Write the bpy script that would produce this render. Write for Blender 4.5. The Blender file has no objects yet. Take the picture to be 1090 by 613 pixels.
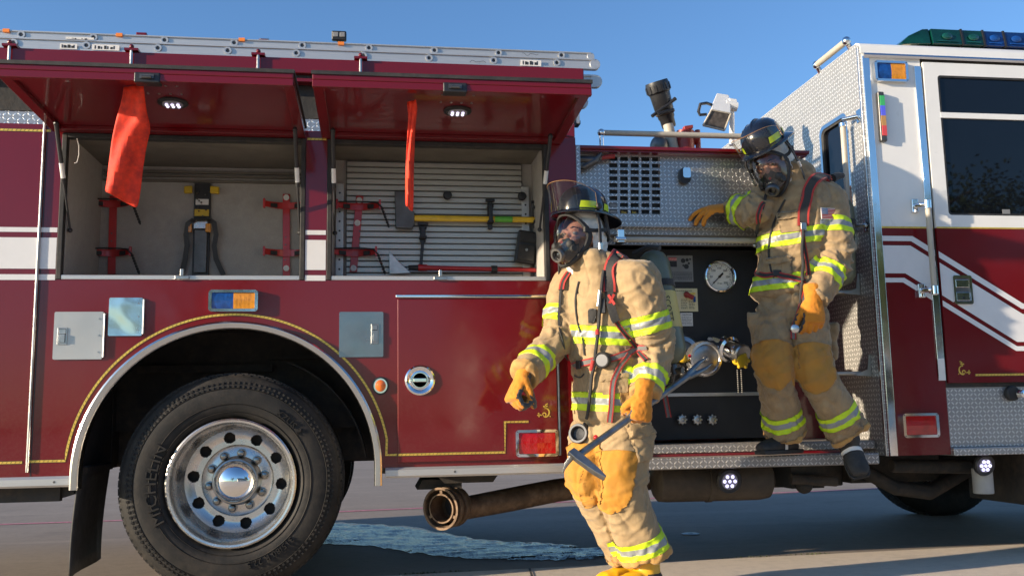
import bpy, bmesh, math, random
import numpy as np
from mathutils import Vector, Matrix, noise
random.seed(7)
rad = math.radians
PI = math.pi
scene = bpy.context.scene
COL = scene.collection

# ------------------------------------------------------------------ camera
CF, CCX, CCY = 994.4, 545.0, 306.5
YAW, PIT, ROL = rad(8.307), rad(7.784), rad(-1.03)
CPOS = Vector((0, -4.92, .85))
cF = Vector((math.sin(YAW)*math.cos(PIT), math.cos(YAW)*math.cos(PIT), math.sin(PIT)))
_r = Vector((math.cos(YAW), -math.sin(YAW), 0)); _u = _r.cross(cF)
cR = _r*math.cos(ROL) + _u*math.sin(ROL)
cU = -_r*math.sin(ROL) + _u*math.cos(ROL)
def A(px, py, y=0.0):
    """measured picture point -> point of the vertical plane at depth y"""
    d = cF*CF + cR*(px-CCX) - cU*(py-CCY)
    return CPOS + d*((y-CPOS.y)/d.y)
def AX(px, py, x):
    """same on a plane of constant x"""
    d = cF*CF + cR*(px-CCX) - cU*(py-CCY)
    return CPOS + d*((x-CPOS.x)/d.x)
cam = bpy.data.cameras.new('camera'); co = bpy.data.objects.new('camera', cam); COL.objects.link(co)
co.location = CPOS
M3 = Matrix((cR, cU, -cF)).transposed()
co.rotation_euler = M3.to_euler()
cam.sensor_width = 36; cam.lens = CF/1090*36
cam.clip_start = .05; cam.clip_end = 3000
cam.dof.use_dof = True; cam.dof.focus_distance = 4.55; cam.dof.aperture_fstop = 5.0
scene.camera = co

# ------------------------------------------------------------------ node helper
class E:
    """tiny expression wrapper around math nodes"""
    def __init__(s, nt, sock): s.nt = nt; s.k = sock
    def _m(s, op, *a, clamp=False):
        n = s.nt.nodes.new('ShaderNodeMath'); n.operation = op; n.use_clamp = clamp
        for i, v in enumerate((s,)+a):
            if isinstance(v, E): s.nt.links.new(v.k, n.inputs[i])
            else: n.inputs[i].default_value = v
        return E(s.nt, n.outputs[0])
    def __add__(s, o): return s._m('ADD', o)
    def __sub__(s, o): return s._m('SUBTRACT', o)
    def __mul__(s, o): return s._m('MULTIPLY', o)
    def __truediv__(s, o): return s._m('DIVIDE', o)
    def floor(s): return s._m('FLOOR')
    def fract(s): return s._m('FRACT')
    def abs(s): return s._m('ABSOLUTE')
    def mod(s, o): return s._m('FLOORED_MODULO', o)
    def gt(s, o): return s._m('GREATER_THAN', o)
    def lt(s, o): return s._m('LESS_THAN', o)
    def max(s, o): return s._m('MAXIMUM', o)
    def min(s, o): return s._m('MINIMUM', o)
    def clamp(s): return s._m('ADD', 0.0, clamp=True)
    def sin(s): return s._m('SINE')
class NT:
    def __init__(s, name):
        s.m = bpy.data.materials.new(name); s.m.use_nodes = True
        s.nt = s.m.node_tree; s.b = s.nt.nodes['Principled BSDF']; s.o = None
    def coord(s):
        if s.o is None: s.o = s.nt.nodes.new('ShaderNodeTexCoord').outputs['Object']
        return s.o
    def xyz(s, src=None):
        n = s.nt.nodes.new('ShaderNodeSeparateXYZ'); s.nt.links.new(src or s.coord(), n.inputs[0])
        return [E(s.nt, o) for o in n.outputs]
    def vec(s, a, b, c):
        n = s.nt.nodes.new('ShaderNodeCombineXYZ')
        for i, v in enumerate((a, b, c)):
            if isinstance(v, E): s.nt.links.new(v.k, n.inputs[i])
            else: n.inputs[i].default_value = v
        return n.outputs[0]
    def noise(s, scale, detail=3, rough=.55, vec=None, stretch=None, dist=0):
        n = s.nt.nodes.new('ShaderNodeTexNoise'); n.inputs['Scale'].default_value = scale
        n.inputs['Detail'].default_value = detail; n.inputs['Roughness'].default_value = rough
        n.inputs['Distortion'].default_value = dist
        v = vec or s.coord()
        if stretch:
            mp = s.nt.nodes.new('ShaderNodeMapping'); mp.inputs['Scale'].default_value = stretch
            s.nt.links.new(v, mp.inputs[0]); v = mp.outputs[0]
        s.nt.links.new(v, n.inputs['Vector']); return E(s.nt, n.outputs['Fac'])
    def ramp(s, e, stops):
        n = s.nt.nodes.new('ShaderNodeValToRGB'); s.nt.links.new(e.k, n.inputs[0])
        el = n.color_ramp.elements
        while len(el) < len(stops): el.new(1)
        for i, (p, c) in enumerate(stops):
            el[i].position = p; el[i].color = (c, c, c, 1) if isinstance(c, (int, float)) else (*c, 1)
        return n.outputs[0]
    def mix(s, fac, a, b):
        n = s.nt.nodes.new('ShaderNodeMix'); n.data_type = 'RGBA'
        def put(i, v):
            if isinstance(v, E): s.nt.links.new(v.k, n.inputs[i])
            elif isinstance(v, tuple): n.inputs[i].default_value = (*v, 1)
            elif isinstance(v, (int, float)): n.inputs[i].default_value = v
            else: s.nt.links.new(v, n.inputs[i])
        put(0, fac); put(6, a); put(7, b); return n.outputs[2]
    def set(s, name, v):
        if isinstance(v, E): s.nt.links.new(v.k, s.b.inputs[name])
        elif isinstance(v, tuple): s.b.inputs[name].default_value = (*v, 1) if len(v) == 3 else v
        elif isinstance(v, (int, float)): s.b.inputs[name].default_value = v
        else: s.nt.links.new(v, s.b.inputs[name])
    def bump(s, e, dist=.002, strength=1.0, prev=None):
        n = s.nt.nodes.new('ShaderNodeBump'); n.inputs['Distance'].default_value = dist
        n.inputs['Strength'].default_value = strength
        s.nt.links.new(e.k if isinstance(e, E) else e, n.inputs['Height'])
        if prev is not None: s.nt.links.new(prev, n.inputs['Normal'])
        s.nt.links.new(n.outputs[0], s.b.inputs['Normal']); return n.outputs[0]

def mat(name, base, rough=.5, metal=0.0, coat=0.0, var=.12, vs=6.0, bump=0.0, bs=60.0, dirt=None, rv=.12, spec=None, trans=0.0, emit=None, es=0.0, stretch=None, fine=0.0):
    m = NT(name)
    m.set('Metallic', metal); m.set('Coat Weight', coat)
    if coat: m.set('Coat Roughness', .03)
    n1 = m.noise(vs, 4, .6, stretch=stretch)
    lo = tuple(max(0, c*(1-var)) for c in base); hi = tuple(min(1, c*(1+var)) for c in base)
    c = m.mix(m.ramp(n1, [(.3, 0.0), (.7, 1.0)]), lo, hi)
    if dirt:
        dc, amt = dirt
        d = m.noise(3.1, 6, .68)
        d2 = m.noise(23, 4, .6)
        f = m.ramp(d*d2*1.0, [(.2, 0.0), (.42, 1.0)])
        fe = E(m.nt, f)*amt
        c = m.mix(fe, c, dc)
    if fine:
        nf = m.noise(420, 2, .5)
        c = m.mix((nf-.35)*fine*3.0, c, tuple(x*.55 for x in base))
    m.set('Base Color', c)
    nr = m.noise(vs*2.3, 3)
    m.set('Roughness', (nr-.5)*(rv*2)+rough)
    if bump: m.bump(m.noise(bs, 3, .6, stretch=stretch), bump)
    if spec is not None: m.set('Specular IOR Level', spec)
    if trans: m.set('Transmission Weight', trans)
    if emit: m.set('Emission Color', emit); m.set('Emission Strength', es)
    return m.m

M = {}
def red_paint(name, base, var=.1):
    m = NT(name)
    n1 = m.noise(2.2, 3)
    c = m.mix(n1, tuple(x*(1-var) for x in base), tuple(x*(1+var) for x in base))
    z = m.xyz()[2]
    dust = m.noise(5, 6, .7)*m.noise(60, 3)      # road film, thicker on the lower body
    f = (dust-.19)*1.1*((z*-1.0+1.25).clamp())
    c = m.mix(f.clamp(), c, (.16, .10, .075))
    m.set('Base Color', c); m.set('Roughness', .30); m.set('Coat Weight', .85); m.set('Specular IOR Level', .15)
    m.set('Coat Roughness', (m.noise(9, 4)-.4)*.25+.06)
    m.bump(m.noise(2.6, 2, .5), .006, .35)
    return m.m
M['red'] = red_paint('red_paint', (.132, .0033, .0064))
M['red_dark'] = red_paint('red_paint_shelf', (.15, .006, .012))
M['white'] = mat('white_paint', (.74, .73, .70), .32, coat=.6, var=.03, bump=.0008, bs=4)
M['stripe_white'] = mat('white_reflective_tape', (.66, .66, .66), .42, var=.05)
M['gold'] = mat('gold_leaf', (.78, .52, .10), .38, metal=.55, var=.18, vs=40)
M['gold_dark'] = mat('gold_outline', (.03, .02, .01), .5)
def brushed(name, base, rough, streak=(1, 60, 60), amt=.2, metal=.62, bs=8):
    m = NT(name); n = m.noise(bs, 4, .6, stretch=streak)
    m.set('Base Color', m.mix(n, tuple(x*.72 for x in base), base))
    m.set('Metallic', metal); m.set('Roughness', (n-.5)*amt+rough); m.bump(n, .0006, .6)
    return m.m
M['alu'] = brushed('brushed_aluminium', (.62, .61, .59), .36)
M['alu_wheel'] = mat('polished_aluminium', (.62, .60, .57), .25, metal=.9, var=.1, vs=10, bump=.0003, bs=14)
M['chrome'] = mat('chrome', (.80, .80, .80), .06, metal=1, var=.03, rv=.05)
M['steel'] = mat('worn_steel', (.42, .41, .39), .34, metal=1, var=.22, vs=14, bump=.0006, bs=50)
M['dark_steel'] = mat('dark_steel', (.13, .125, .12), .42, metal=.8, var=.3, vs=12, bump=.001)
M['blued_steel'] = mat('bar_steel', (.22, .23, .235), .38, metal=.9, var=.3, vs=18, bump=.001, bs=60)
M['black'] = mat('black_plastic', (.016, .016, .018), .42, var=.3, bump=.0004, bs=300)
M['black_panel'] = mat('black_textured_panel', (.012, .012, .014), .55, var=.35, vs=4, bump=.0008, bs=500)
M['rubber'] = mat('black_rubber', (.018, .018, .018), .68, var=.3, vs=9, bump=.0008, bs=160, dirt=((.07, .06, .05), .5))
M['tyre'] = mat('tyre_rubber', (.014, .0135, .013), .66, var=.3, vs=6, bump=.0009, bs=90, dirt=((.045, .037, .03), .6), spec=.3)
M['under'] = mat('chassis_grime', (.022, .02, .018), .75, var=.5, vs=5, bump=.002, bs=40, dirt=((.07, .05, .035), .8))
M['rust'] = mat('heat_stained_exhaust', (.11, .07, .043), .6, metal=.5, var=.35, vs=9, bump=.001, bs=70, dirt=((.28, .19, .12), .7))
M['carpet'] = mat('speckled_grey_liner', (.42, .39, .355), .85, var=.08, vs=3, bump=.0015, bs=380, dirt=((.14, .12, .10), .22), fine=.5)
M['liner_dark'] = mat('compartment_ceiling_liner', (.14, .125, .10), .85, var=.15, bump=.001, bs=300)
M['slat'] = brushed('slatted_wall_metal', (.58, .56, .51), .42, metal=.7)
M['orange_cloth'] = mat('orange_flag_cloth', (.95, .042, .006), .7, var=.12, vs=9, bump=.0012, bs=260, dirt=((.36, .010, .004), .85))
M['yellow_wood'] = mat('yellow_fibreglass', (.80, .50, .03), .42, coat=.2, var=.12, dirt=((.35, .22, .04), .5))
M['green_tape'] = mat('green_tape', (.12, .42, .05), .5)
M['red_bar'] = mat('red_enamel', (.46, .018, .018), .4, coat=.4, var=.2)
M['glass_dark'] = mat('tinted_glass', (.004, .005, .008), .02, var=.1, rv=.01, spec=.42)
M['blue_lens'] = mat('blue_lens', (.006, .055, .24), .18, coat=.5, var=.4, vs=25, bump=.002, bs=90)
M['amber_lens'] = mat('amber_lens', (.60, .23, .008), .18, coat=.5, var=.25, vs=25, bump=.002, bs=90)
M['red_lens'] = mat('red_lens', (.40, .004, .006), .14, coat=1, var=.25, vs=16, bump=.0006, bs=60)
M['green_bar'] = mat('green_bar_lens', (.001, .030, .022), .10, coat=.5, var=.6, vs=10, bump=.0006, bs=20)
M['blue_bar'] = mat('blue_bar_lens', (.002, .022, .11), .10, coat=.5, var=.6, vs=10, bump=.0006, bs=20)
M['nut'] = mat('plated_nut', (.30, .29, .27), .22, metal=1, var=.2)
M['polish'] = mat('polished_trim', (.60, .585, .55), .17, metal=1, var=.08, vs=5, bump=.001, bs=6, rv=.05)
M['green_lens'] = mat('green_lens', (.004, .055, .040), .14, coat=.6, var=.5, vs=14, bump=.001, bs=30)
M['clear_lens'] = mat('clear_lens', (.22, .22, .26), .12, coat=1, var=.1)
M['led'] = mat('lit_led', (.9, .9, 1), .3, emit=(.62, .58, 1.0), es=.9)
M['led_dim'] = mat('lit_led_dim', (.9, .9, 1), .3, emit=(.74, .66, .95), es=.8)
M['lever_yellow'] = mat('yellow_grip', (.62, .40, .02), .45, var=.15)
M['label_grey'] = mat('grey_placard', (.22, .22, .22), .45, var=.15)
M['label_cream'] = mat('cream_placard', (.66, .58, .34), .45, var=.08)
M['paper'] = mat('white_label', (.72, .70, .66), .5, var=.08)
M['ink'] = mat('black_ink', (.02, .02, .02), .5)
M['ink_red'] = mat('red_ink', (.55, .02, .02), .5)
M['red_paint_cast'] = mat('red_cast_paint', (.32, .02, .015), .45, var=.3, vs=15, dirt=((.12, .05, .04), .7))

def diamond(name, ax, pitch=.024, base=(.60, .60, .60), rough=.30, metal=.6):
    m = NT(name); c = m.xyz(); u = c['xyz'.index(ax[0])]; v = c['xyz'.index(ax[1])]
    U = u/pitch; V = v/pitch
    par = (U.floor()+V.floor()).mod(2.0)           # 0 / 1 checker
    s = par*2.0-1.0
    fu = U.fract()-.5; fv = V.fract()-.5
    a = (fu+fv*s)*.7071; b = (fu-fv*s)*.7071
    h = ((a/.48)*(a/.48) + (b/.155)*(b/.155))*-1.0 + 1.0
    h = h.clamp()
    hs = (h*3.0).clamp()
    n = m.noise(5, 5, .6)
    flat = m.mix(n, tuple(x*.48 for x in base), tuple(x*.72 for x in base))
    m.set('Base Color', m.mix(hs, flat, tuple(min(1, x*1.3) for x in base)))
    m.set('Metallic', metal); m.set('Roughness', hs*(-.06)+(m.noise(30, 3)*.16+rough+.03))
    m.bump(hs, .0022, 1.0)
    return m.m
M['dia_xz'] = diamond('tread_plate_side', 'xz', metal=.85)
M['dia_yz'] = diamond('tread_plate_back', 'yz', .027, (.66, .65, .62), .34)
M['dia_xy'] = diamond('tread_plate_top', 'xy')
M['dia_step'] = diamond('tread_plate_step', 'xz', .024, (.50, .47, .44), .36)

# ------------------------------------------------------------------ mesh helper
def tag(o, label=None, cat=None, group=None, kind=None):
    if label: o['label'] = label
    if cat: o['category'] = cat
    if group: o['group'] = group
    if kind: o['kind'] = kind
    return o
def empty(name, loc, label=None, cat=None, group=None):
    o = bpy.data.objects.new(name, None); COL.objects.link(o); o.location = loc; o.empty_display_size = .1
    return tag(o, label, cat, group)
def basis(d):
    d = Vector(d).normalized()
    a = Vector((0, 0, 1)) if abs(d.z) < .9 else Vector((1, 0, 0))
    u = d.cross(a).normalized(); v = d.cross(u).normalized()
    return d, u, v
def wloc(o):
    l = Vector((0, 0, 0))
    while o is not None: l += o.location; o = o.parent
    return l
class MB:
    def __init__(s): s.v = []; s.f = []; s.mi = []; s.cur = 0
    def mat(s, i): s.cur = i; return s
    def add(s, vs, fs):
        b = len(s.v); s.v += [tuple(p) for p in vs]
        for f in fs: s.f.append([b+i for i in f]); s.mi.append(s.cur)
        return s
    def box(s, x0, x1, y0, y1, z0, z1):
        return s.add([(x, y, z) for z in (z0, z1) for y in (y0, y1) for x in (x0, x1)],
            [(0, 2, 3, 1), (4, 5, 7, 6), (0, 1, 5, 4), (2, 6, 7, 3), (0, 4, 6, 2), (1, 3, 7, 5)])
    def obox(s, c, ex, ey, ez):
        """box from centre and three half-extent vectors"""
        c, ex, ey, ez = map(Vector, (c, ex, ey, ez))
        if ex.cross(ey).dot(ez) < 0: ez = -ez
        return s.add([c+ex*i+ey*j+ez*k for k in (-1, 1) for j in (-1, 1) for i in (-1, 1)],
            [(0, 2, 3, 1), (4, 5, 7, 6), (0, 1, 5, 4), (2, 6, 7, 3), (0, 4, 6, 2), (1, 3, 7, 5)])
    def rings(s, rings, cap=True, close=False):
        n = len(rings[0]); vs = [p for r in rings for p in r]; fs = []
        m = len(rings)
        for i in range(m if close else m-1):
            for j in range(n):
                a = i*n+j; b = i*n+(j+1) % n; k = (i+1) % m
                fs.append((a, b, k*n+(j+1) % n, k*n+j))
        if cap and not close:
            fs.append(tuple(range(n))[::-1]); fs.append(tuple((m-1)*n+j for j in range(n)))
        return s.add(vs, fs)
    def cyl(s, p0, p1, r0, r1=None, n=20, cap=True):
        r1 = r0 if r1 is None else r1
        p0, p1 = Vector(p0), Vector(p1); d, u, v = basis(p1-p0)
        return s.rings([[p+(u*math.cos(t)+v*math.sin(t))*r for t in [2*PI*k/n for k in range(n)]] for p, r in ((p0, r0), (p1, r1))], cap)
    def lathe(s, c, axis, prof, n=32, cap=True, ell=1.0):
        """prof: list of (along axis, radius)"""
        c = Vector(c); d, u, v = basis(axis)
        return s.rings([[c+d*h+(u*math.cos(t)+v*math.sin(t)*ell)*max(r, 1e-4) for t in [2*PI*k/n for k in range(n)]] for h, r in prof], cap)
    def tube(s, pts, r, n=8, cap=True, flat=None):
        """round tube through points; r number or list; flat=(normal vector, ratio) gives a strap"""
        pts = [Vector(p) for p in pts]; R = r if isinstance(r, (list, tuple)) else [r]*len(pts)
        rings = []; u = None
        for i, p in enumerate(pts):
            d = (pts[min(i+1, len(pts)-1)]-pts[max(i-1, 0)]).normalized()
            if u is None: _, u, v = basis(d)
            u = (u-d*u.dot(d)).normalized(); v = d.cross(u)
            rings.append([p+(u*math.cos(t)+v*math.sin(t))*R[i] for t in [2*PI*k/n for k in range(n)]])
        return s.rings(rings, cap)
    def strap(s, pts, nrm, w, t=.003):
        """flat band through points; nrm list or one vector = face normal; w half width"""
        pts = [Vector(p) for p in pts]; rings = []
        for i, p in enumerate(pts):
            d = (pts[min(i+1, len(pts)-1)]-pts[max(i-1, 0)]).normalized()
            nn = Vector(nrm[i] if isinstance(nrm, list) else nrm); nn = (nn-d*nn.dot(d)).normalized()
            sd = d.cross(nn); ww = w[i] if isinstance(w, list) else w
            rings.append([p+sd*ww-nn*t, p+sd*ww+nn*t, p-sd*ww+nn*t, p-sd*ww-nn*t])
        return s.rings(rings, True)
    def sphere(s, c, r, n=16, m=10, sc=(1, 1, 1)):
        c = Vector(c)
        rr = []
        for i in range(m+1):
            a = PI*i/m; q = max(math.sin(a), 1e-3)
            rr.append([c+Vector((q*math.cos(2*PI*k/n)*sc[0]*r, q*math.sin(2*PI*k/n)*sc[1]*r, -math.cos(a)*sc[2]*r)) for k in range(n)])
        return s.rings(rr, True)
    def prism(s, poly, o, ux, uy, thick):
        """poly 2d list; placed at o with axes ux, uy; extruded along thick vector"""
        o, ux, uy, th = map(Vector, (o, ux, uy, thick)); n = len(poly)
        a = [o+ux*x+uy*y for x, y in poly]; b = [p+th for p in a]
        return s.add(a+b, [tuple(range(n)), tuple(range(n, 2*n))[::-1]]+[(i, i+n, (i+1) % n+n, (i+1) % n) for i in range(n)])
    def build(s, name, mats, parent=None, smooth=True, bevel=0, seg=2, angle=35, origin=None, sub=0, split=False):
        if not s.v: return None
        if split:      # every loose piece becomes a mesh of its own
            par = list(range(len(s.v)))
            def fd(a):
                while par[a] != a: par[a] = par[par[a]]; a = par[a]
                return a
            for f in s.f:
                for q in f[1:]: par[fd(q)] = fd(f[0])
            out = {}
            for f, m_ in zip(s.f, s.mi): out.setdefault(fd(f[0]), []).append((f, m_))
            res = []
            for fl in out.values():
                ids = sorted({i for f, _ in fl for i in f}); mp = {i: k for k, i in enumerate(ids)}
                g = MB(); g.v = [s.v[i] for i in ids]; g.f = [[mp[i] for i in f] for f, _ in fl]; g.mi = [m_ for _, m_ in fl]
                res.append(g.build(name, mats, parent, smooth, bevel, seg, angle, origin, sub))
            return res[0]
        me = bpy.data.meshes.new(name)
        off = wloc(parent) if parent is not None else Vector(origin or (0, 0, 0))
        v = np.array(s.v, dtype=float)-np.array(off)
        me.from_pydata(v.tolist(), [], s.f)
        if not isinstance(mats, (list, tuple)): mats = [mats]
        for m_ in mats: me.materials.append(M[m_] if isinstance(m_, str) else m_)
        me.polygons.foreach_set('material_index', s.mi)
        bm = bmesh.new(); bm.from_mesh(me); bmesh.ops.recalc_face_normals(bm, faces=bm.faces); bm.to_mesh(me); bm.free()
        if smooth:
            me.polygons.foreach_set('use_smooth', [True]*len(me.polygons)); me.set_sharp_from_angle(angle=rad(angle))
        o = bpy.data.objects.new(name, me); COL.objects.link(o)
        if parent is not None: o.parent = parent
        else: o.location = off
        if bevel:
            b = o.modifiers.new('bevel', 'BEVEL'); b.width = bevel; b.segments = seg; b.limit_method = 'ANGLE'; b.angle_limit = rad(30); b.harden_normals = smooth
        if sub:
            b = o.modifiers.new('sub', 'SUBSURF'); b.levels = b.render_levels = sub
        return o

def plate(outer, holes, y0, y1):
    """2-D outline in (x,z) with holes, extruded between y0 and y1 -> MB"""
    cu = bpy.data.curves.new('tmp', 'CURVE'); cu.dimensions = '2D'; cu.fill_mode = 'BOTH'; cu.extrude = abs(y1-y0)/2
    for pl in [outer]+holes:
        sp = cu.splines.new('POLY'); sp.points.add(len(pl)-1)
        for p, q in zip(sp.points, pl): p.co = (q[0], q[1], 0, 1)
        sp.use_cyclic_u = True
    ob = bpy.data.objects.new('tmp', cu)
    me = ob.to_mesh(); ym = (y0+y1)/2
    mb = MB(); mb.add([(v.co.x, ym-v.co.z, v.co.y) for v in me.vertices], [tuple(p.vertices) for p in me.polygons])
    ob.to_mesh_clear(); bpy.data.objects.remove(ob); bpy.data.curves.remove(cu)
    return mb
def text(mb, body, o, ux, uy, size, thick=.001, align='CENTER', bend=None, spacing=1.0, sx=1.0):
    """add lettering to MB; bend=(centre, radius, start_angle) curls it round a circle in plane ux,uy"""
    cu = bpy.data.curves.new('tmp', 'FONT'); cu.body = body; cu.size = size; cu.extrude = thick/2; cu.resolution_u = 2
    cu.align_x = align; cu.space_character = spacing
    ob = bpy.data.objects.new('tmp', cu); me = ob.to_mesh()
    o, ux, uy = Vector(o), Vector(ux).normalized(), Vector(uy).normalized(); nz = ux.cross(uy)
    vs = []
    for v in me.vertices:
        x, y, z = v.co; x *= sx
        if bend:
            R, a0 = bend; a = a0-x/R; rr = R+y
            vs.append(o+ux*(math.cos(a)*rr)+uy*(math.sin(a)*rr)+nz*z)
        else: vs.append(o+ux*x+uy*y+nz*z)
    mb.add(vs, [tuple(p.vertices) for p in me.polygons])
    ob.to_mesh_clear(); bpy.data.objects.remove(ob); bpy.data.curves.remove(cu)
    return mb
def arc(cx, cz, r, a0, a1, n=40):
    return [(cx+r*math.cos(a0+(a1-a0)*i/n), cz+r*math.sin(a0+(a1-a0)*i/n)) for i in range(n+1)]
def rrect(x0, x1, z0, z1, r, n=5):
    p = []
    for cx, cz, a in ((x1-r, z1-r, 0), (x0+r, z1-r, 90), (x0+r, z0+r, 180), (x1-r, z0+r, 270)):
        p += [(cx+r*math.cos(rad(a+90*i/n)), cz+r*math.sin(rad(a+90*i/n))) for i in range(n+1)]
    return p

# ------------------------------------------------------------------ light
SUN = Vector((1, .26, -.225)).normalized()      # travel direction: late sun from the left rear
sl = bpy.data.lights.new('sun', 'SUN'); so = bpy.data.objects.new('sun', sl); COL.objects.link(so)
so.rotation_euler = (-SUN).to_track_quat('Z', 'Y').to_euler(); so.location = (-20, -8, 12)
sl.energy = 4.6; sl.angle = rad(.8); sl.color = (1.0, .83, .62)
w = bpy.data.worlds.new('World'); scene.world = w; w.use_nodes = True
wn = w.node_tree; bg = wn.nodes['Background']
sky = wn.nodes.new('ShaderNodeTexSky'); sky.sky_type = 'NISHITA'; sky.sun_disc = False
sky.sun_elevation = math.asin(-SUN.z); sky.sun_rotation = math.atan2(-SUN.x, -SUN.y)
sky.air_density = 1.0; sky.dust_density = .6; sky.ozone_density = 2.0
tn = wn.nodes.new('ShaderNodeMix'); tn.data_type = 'RGBA'; tn.blend_type = 'MULTIPLY'; tn.inputs[0].default_value = 1; tn.inputs[7].default_value = (.68, .92, 1.20, 1)
wn.links.new(sky.outputs[0], tn.inputs[6]); wn.links.new(tn.outputs[2], bg.inputs[0]); bg.inputs[1].default_value = .098
scene.view_settings.view_transform = 'Standard'; scene.view_settings.look = 'None'
scene.view_settings.exposure = 1.05; scene.view_settings.gamma = 1
scene.cycles.max_bounces = 7; scene.cycles.transparent_max_bounces = 8
# ------------------------------------------------------------------ ground
def ground_mat(name, c0, c1, stain):
    m = NT(name)
    n1 = m.noise(.5, 5, .6); n2 = m.noise(14, 5, .65); n3 = m.noise(170, 3, .6)
    c = m.mix(m.ramp(n1, [(.3, 0.0), (.7, 1.0)]), c0, c1)
    c = m.mix((n2-.45)*1.5, c, stain)
    c = m.mix(((n3-.5)*1.6).clamp(), c, tuple(x*.45 for x in c0))
    n4 = m.noise(1.7, 6, .62, stretch=(1, 1.6, 1)); c = m.mix(((n4-.56)*5.0).clamp()*.45, c, tuple(x*.45 for x in c0))
    n5 = m.noise(.9, 3, .5, stretch=(.25, 3, 1), dist=.6); c = m.mix(((n5-.55)*6.0).clamp()*.25, c, tuple(min(1, x*1.5) for x in c1))
    m.set('Base Color', c); m.set('Roughness', .82)
    v = m.nt.nodes.new('ShaderNodeTexVoronoi'); v.inputs['Scale'].default_value = 130
    m.nt.links.new(m.coord(), v.inputs['Vector'])
    b = m.bump(m.noise(3, 5, .7), .006, .5)
    m.bump(n3*.6+E(m.nt, v.outputs['Distance'])*.4, .003, .8, b)
    return m.m
M['concrete'] = ground_mat('broomed_concrete', (.58, .49, .39), (.66, .56, .45), (.40, .33, .26))
M['apron'] = ground_mat('road_concrete', (.21, .168, .134), (.27, .22, .178), (.14, .112, .09))
M['grass'] = mat('dry_grass', (.10, .12, .03), .9, var=.4, vs=2, bump=.02, bs=20)
M['kerb_red'] = mat('red_kerb_paint', (.42, .05, .04), .7, var=.2)
EDGE0, EDGE1 = Vector((-7, .46-7*.02)), Vector((12, .46+12*.06))
def edge_y(x): return .40+.045*x
g = MB(); g.add([(-900, -900, -.03), (900, -900, -.03), (900, 900, -.03), (-900, 900, -.03)], [(0, 1, 2, 3)])
tag(g.build('ground', 'grass'), kind='structure')
g = MB()
g.prism([(-60, -70), (60, -70), (60, edge_y(60)-.012), (30, edge_y(30)-.012), (-30, edge_y(-30)-.012), (-60, edge_y(-60)-.012)], (0, 0, -.2), (1, 0, 0), (0, 1, 0), (0, 0, .2))
tag(g.build('pavement', 'concrete', smooth=False), kind='structure')
g = MB()
g.prism([(-60, edge_y(-60)+.006), (-30, edge_y(-30)+.006), (30, edge_y(30)+.006), (60, edge_y(60)+.006), (60, 16), (-60, 16)], (0, 0, -.2), (1, 0, 0), (0, 1, 0), (0, 0, .196))
tag(g.build('road', 'apron', smooth=False), kind='structure')
# joints in the pavement (dark filler strips flush with the slab), 4 mm above it
g = MB(); random.seed(3)
for x in (-3.1, .80, 4.75, 8.7):
    pts = []
    for i in range(41):
        y = edge_y(x)-.02-i*.2; pts.append((x+random.uniform(-.002, .002)+(y)*.12, y))
    L = [(a-.0045-random.random()*.003, b) for a, b in pts]; R = [(a+.0045+random.random()*.003, b) for a, b in pts]
    n = len(pts); g.add([(a, b, .004) for a, b in L+R], [(i, i+1, n+i+1, n+i) for i in range(n-1)])
tag(g.build('pavement_joint', 'under', smooth=False), kind='structure')
# tufts of moss along the slab edge
M['moss'] = mat('moss', (.045, .055, .018), .9, var=.5, vs=40)
g = MB(); random.seed(5)
for cx0, wd in ((.35, .16), (.2, .1), (2.25, .2), (2.6, .1), (-.5, .1)):
    for i in range(38):
        x = cx0+random.gauss(0, wd*.5); y = edge_y(x)+random.gauss(0, .008); h = random.uniform(.004, .014); a = random.random()*PI
        dx, dy = math.cos(a)*.004, math.sin(a)*.004
        g.add([(x-dx, y-dy, 0), (x+dx, y+dy, 0), (x+random.uniform(-.006, .006), y+random.uniform(-.006, .006), h)], [(0, 1, 2)])
tag(g.build('moss', 'moss', smooth=False), 'green moss in the joint between pavement and road', 'moss', kind='stuff')
# pink marking line sprayed on the road behind the truck
M['pink'] = mat('pink_marking_paint', (.50, .16, .22), .8, var=.35, vs=30)
g = MB(); pts = [(x, 3.93+(x+1.8)*.115 if x > -1.8 else 3.93) for x in [i*.25 for i in range(-60, 80)]]
L = [(x, y-.035+random.uniform(-.006, .006)) for x, y in pts]; R = [(x, y+.035+random.uniform(-.006, .006)) for x, y in pts]; n = len(pts)
g.add([(a, b, 0.0) for a, b in L+R], [(i, i+1, n+i+1, n+i) for i in range(n-1)])
tag(g.build('road_marking', 'pink', smooth=False), kind='structure')
# far kerb and verge
g = MB(); g.box(-60, 60, 16, 16.3, -.1, .15)
tag(g.build('kerb', 'kerb_red', bevel=.02), kind='structure')
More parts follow.
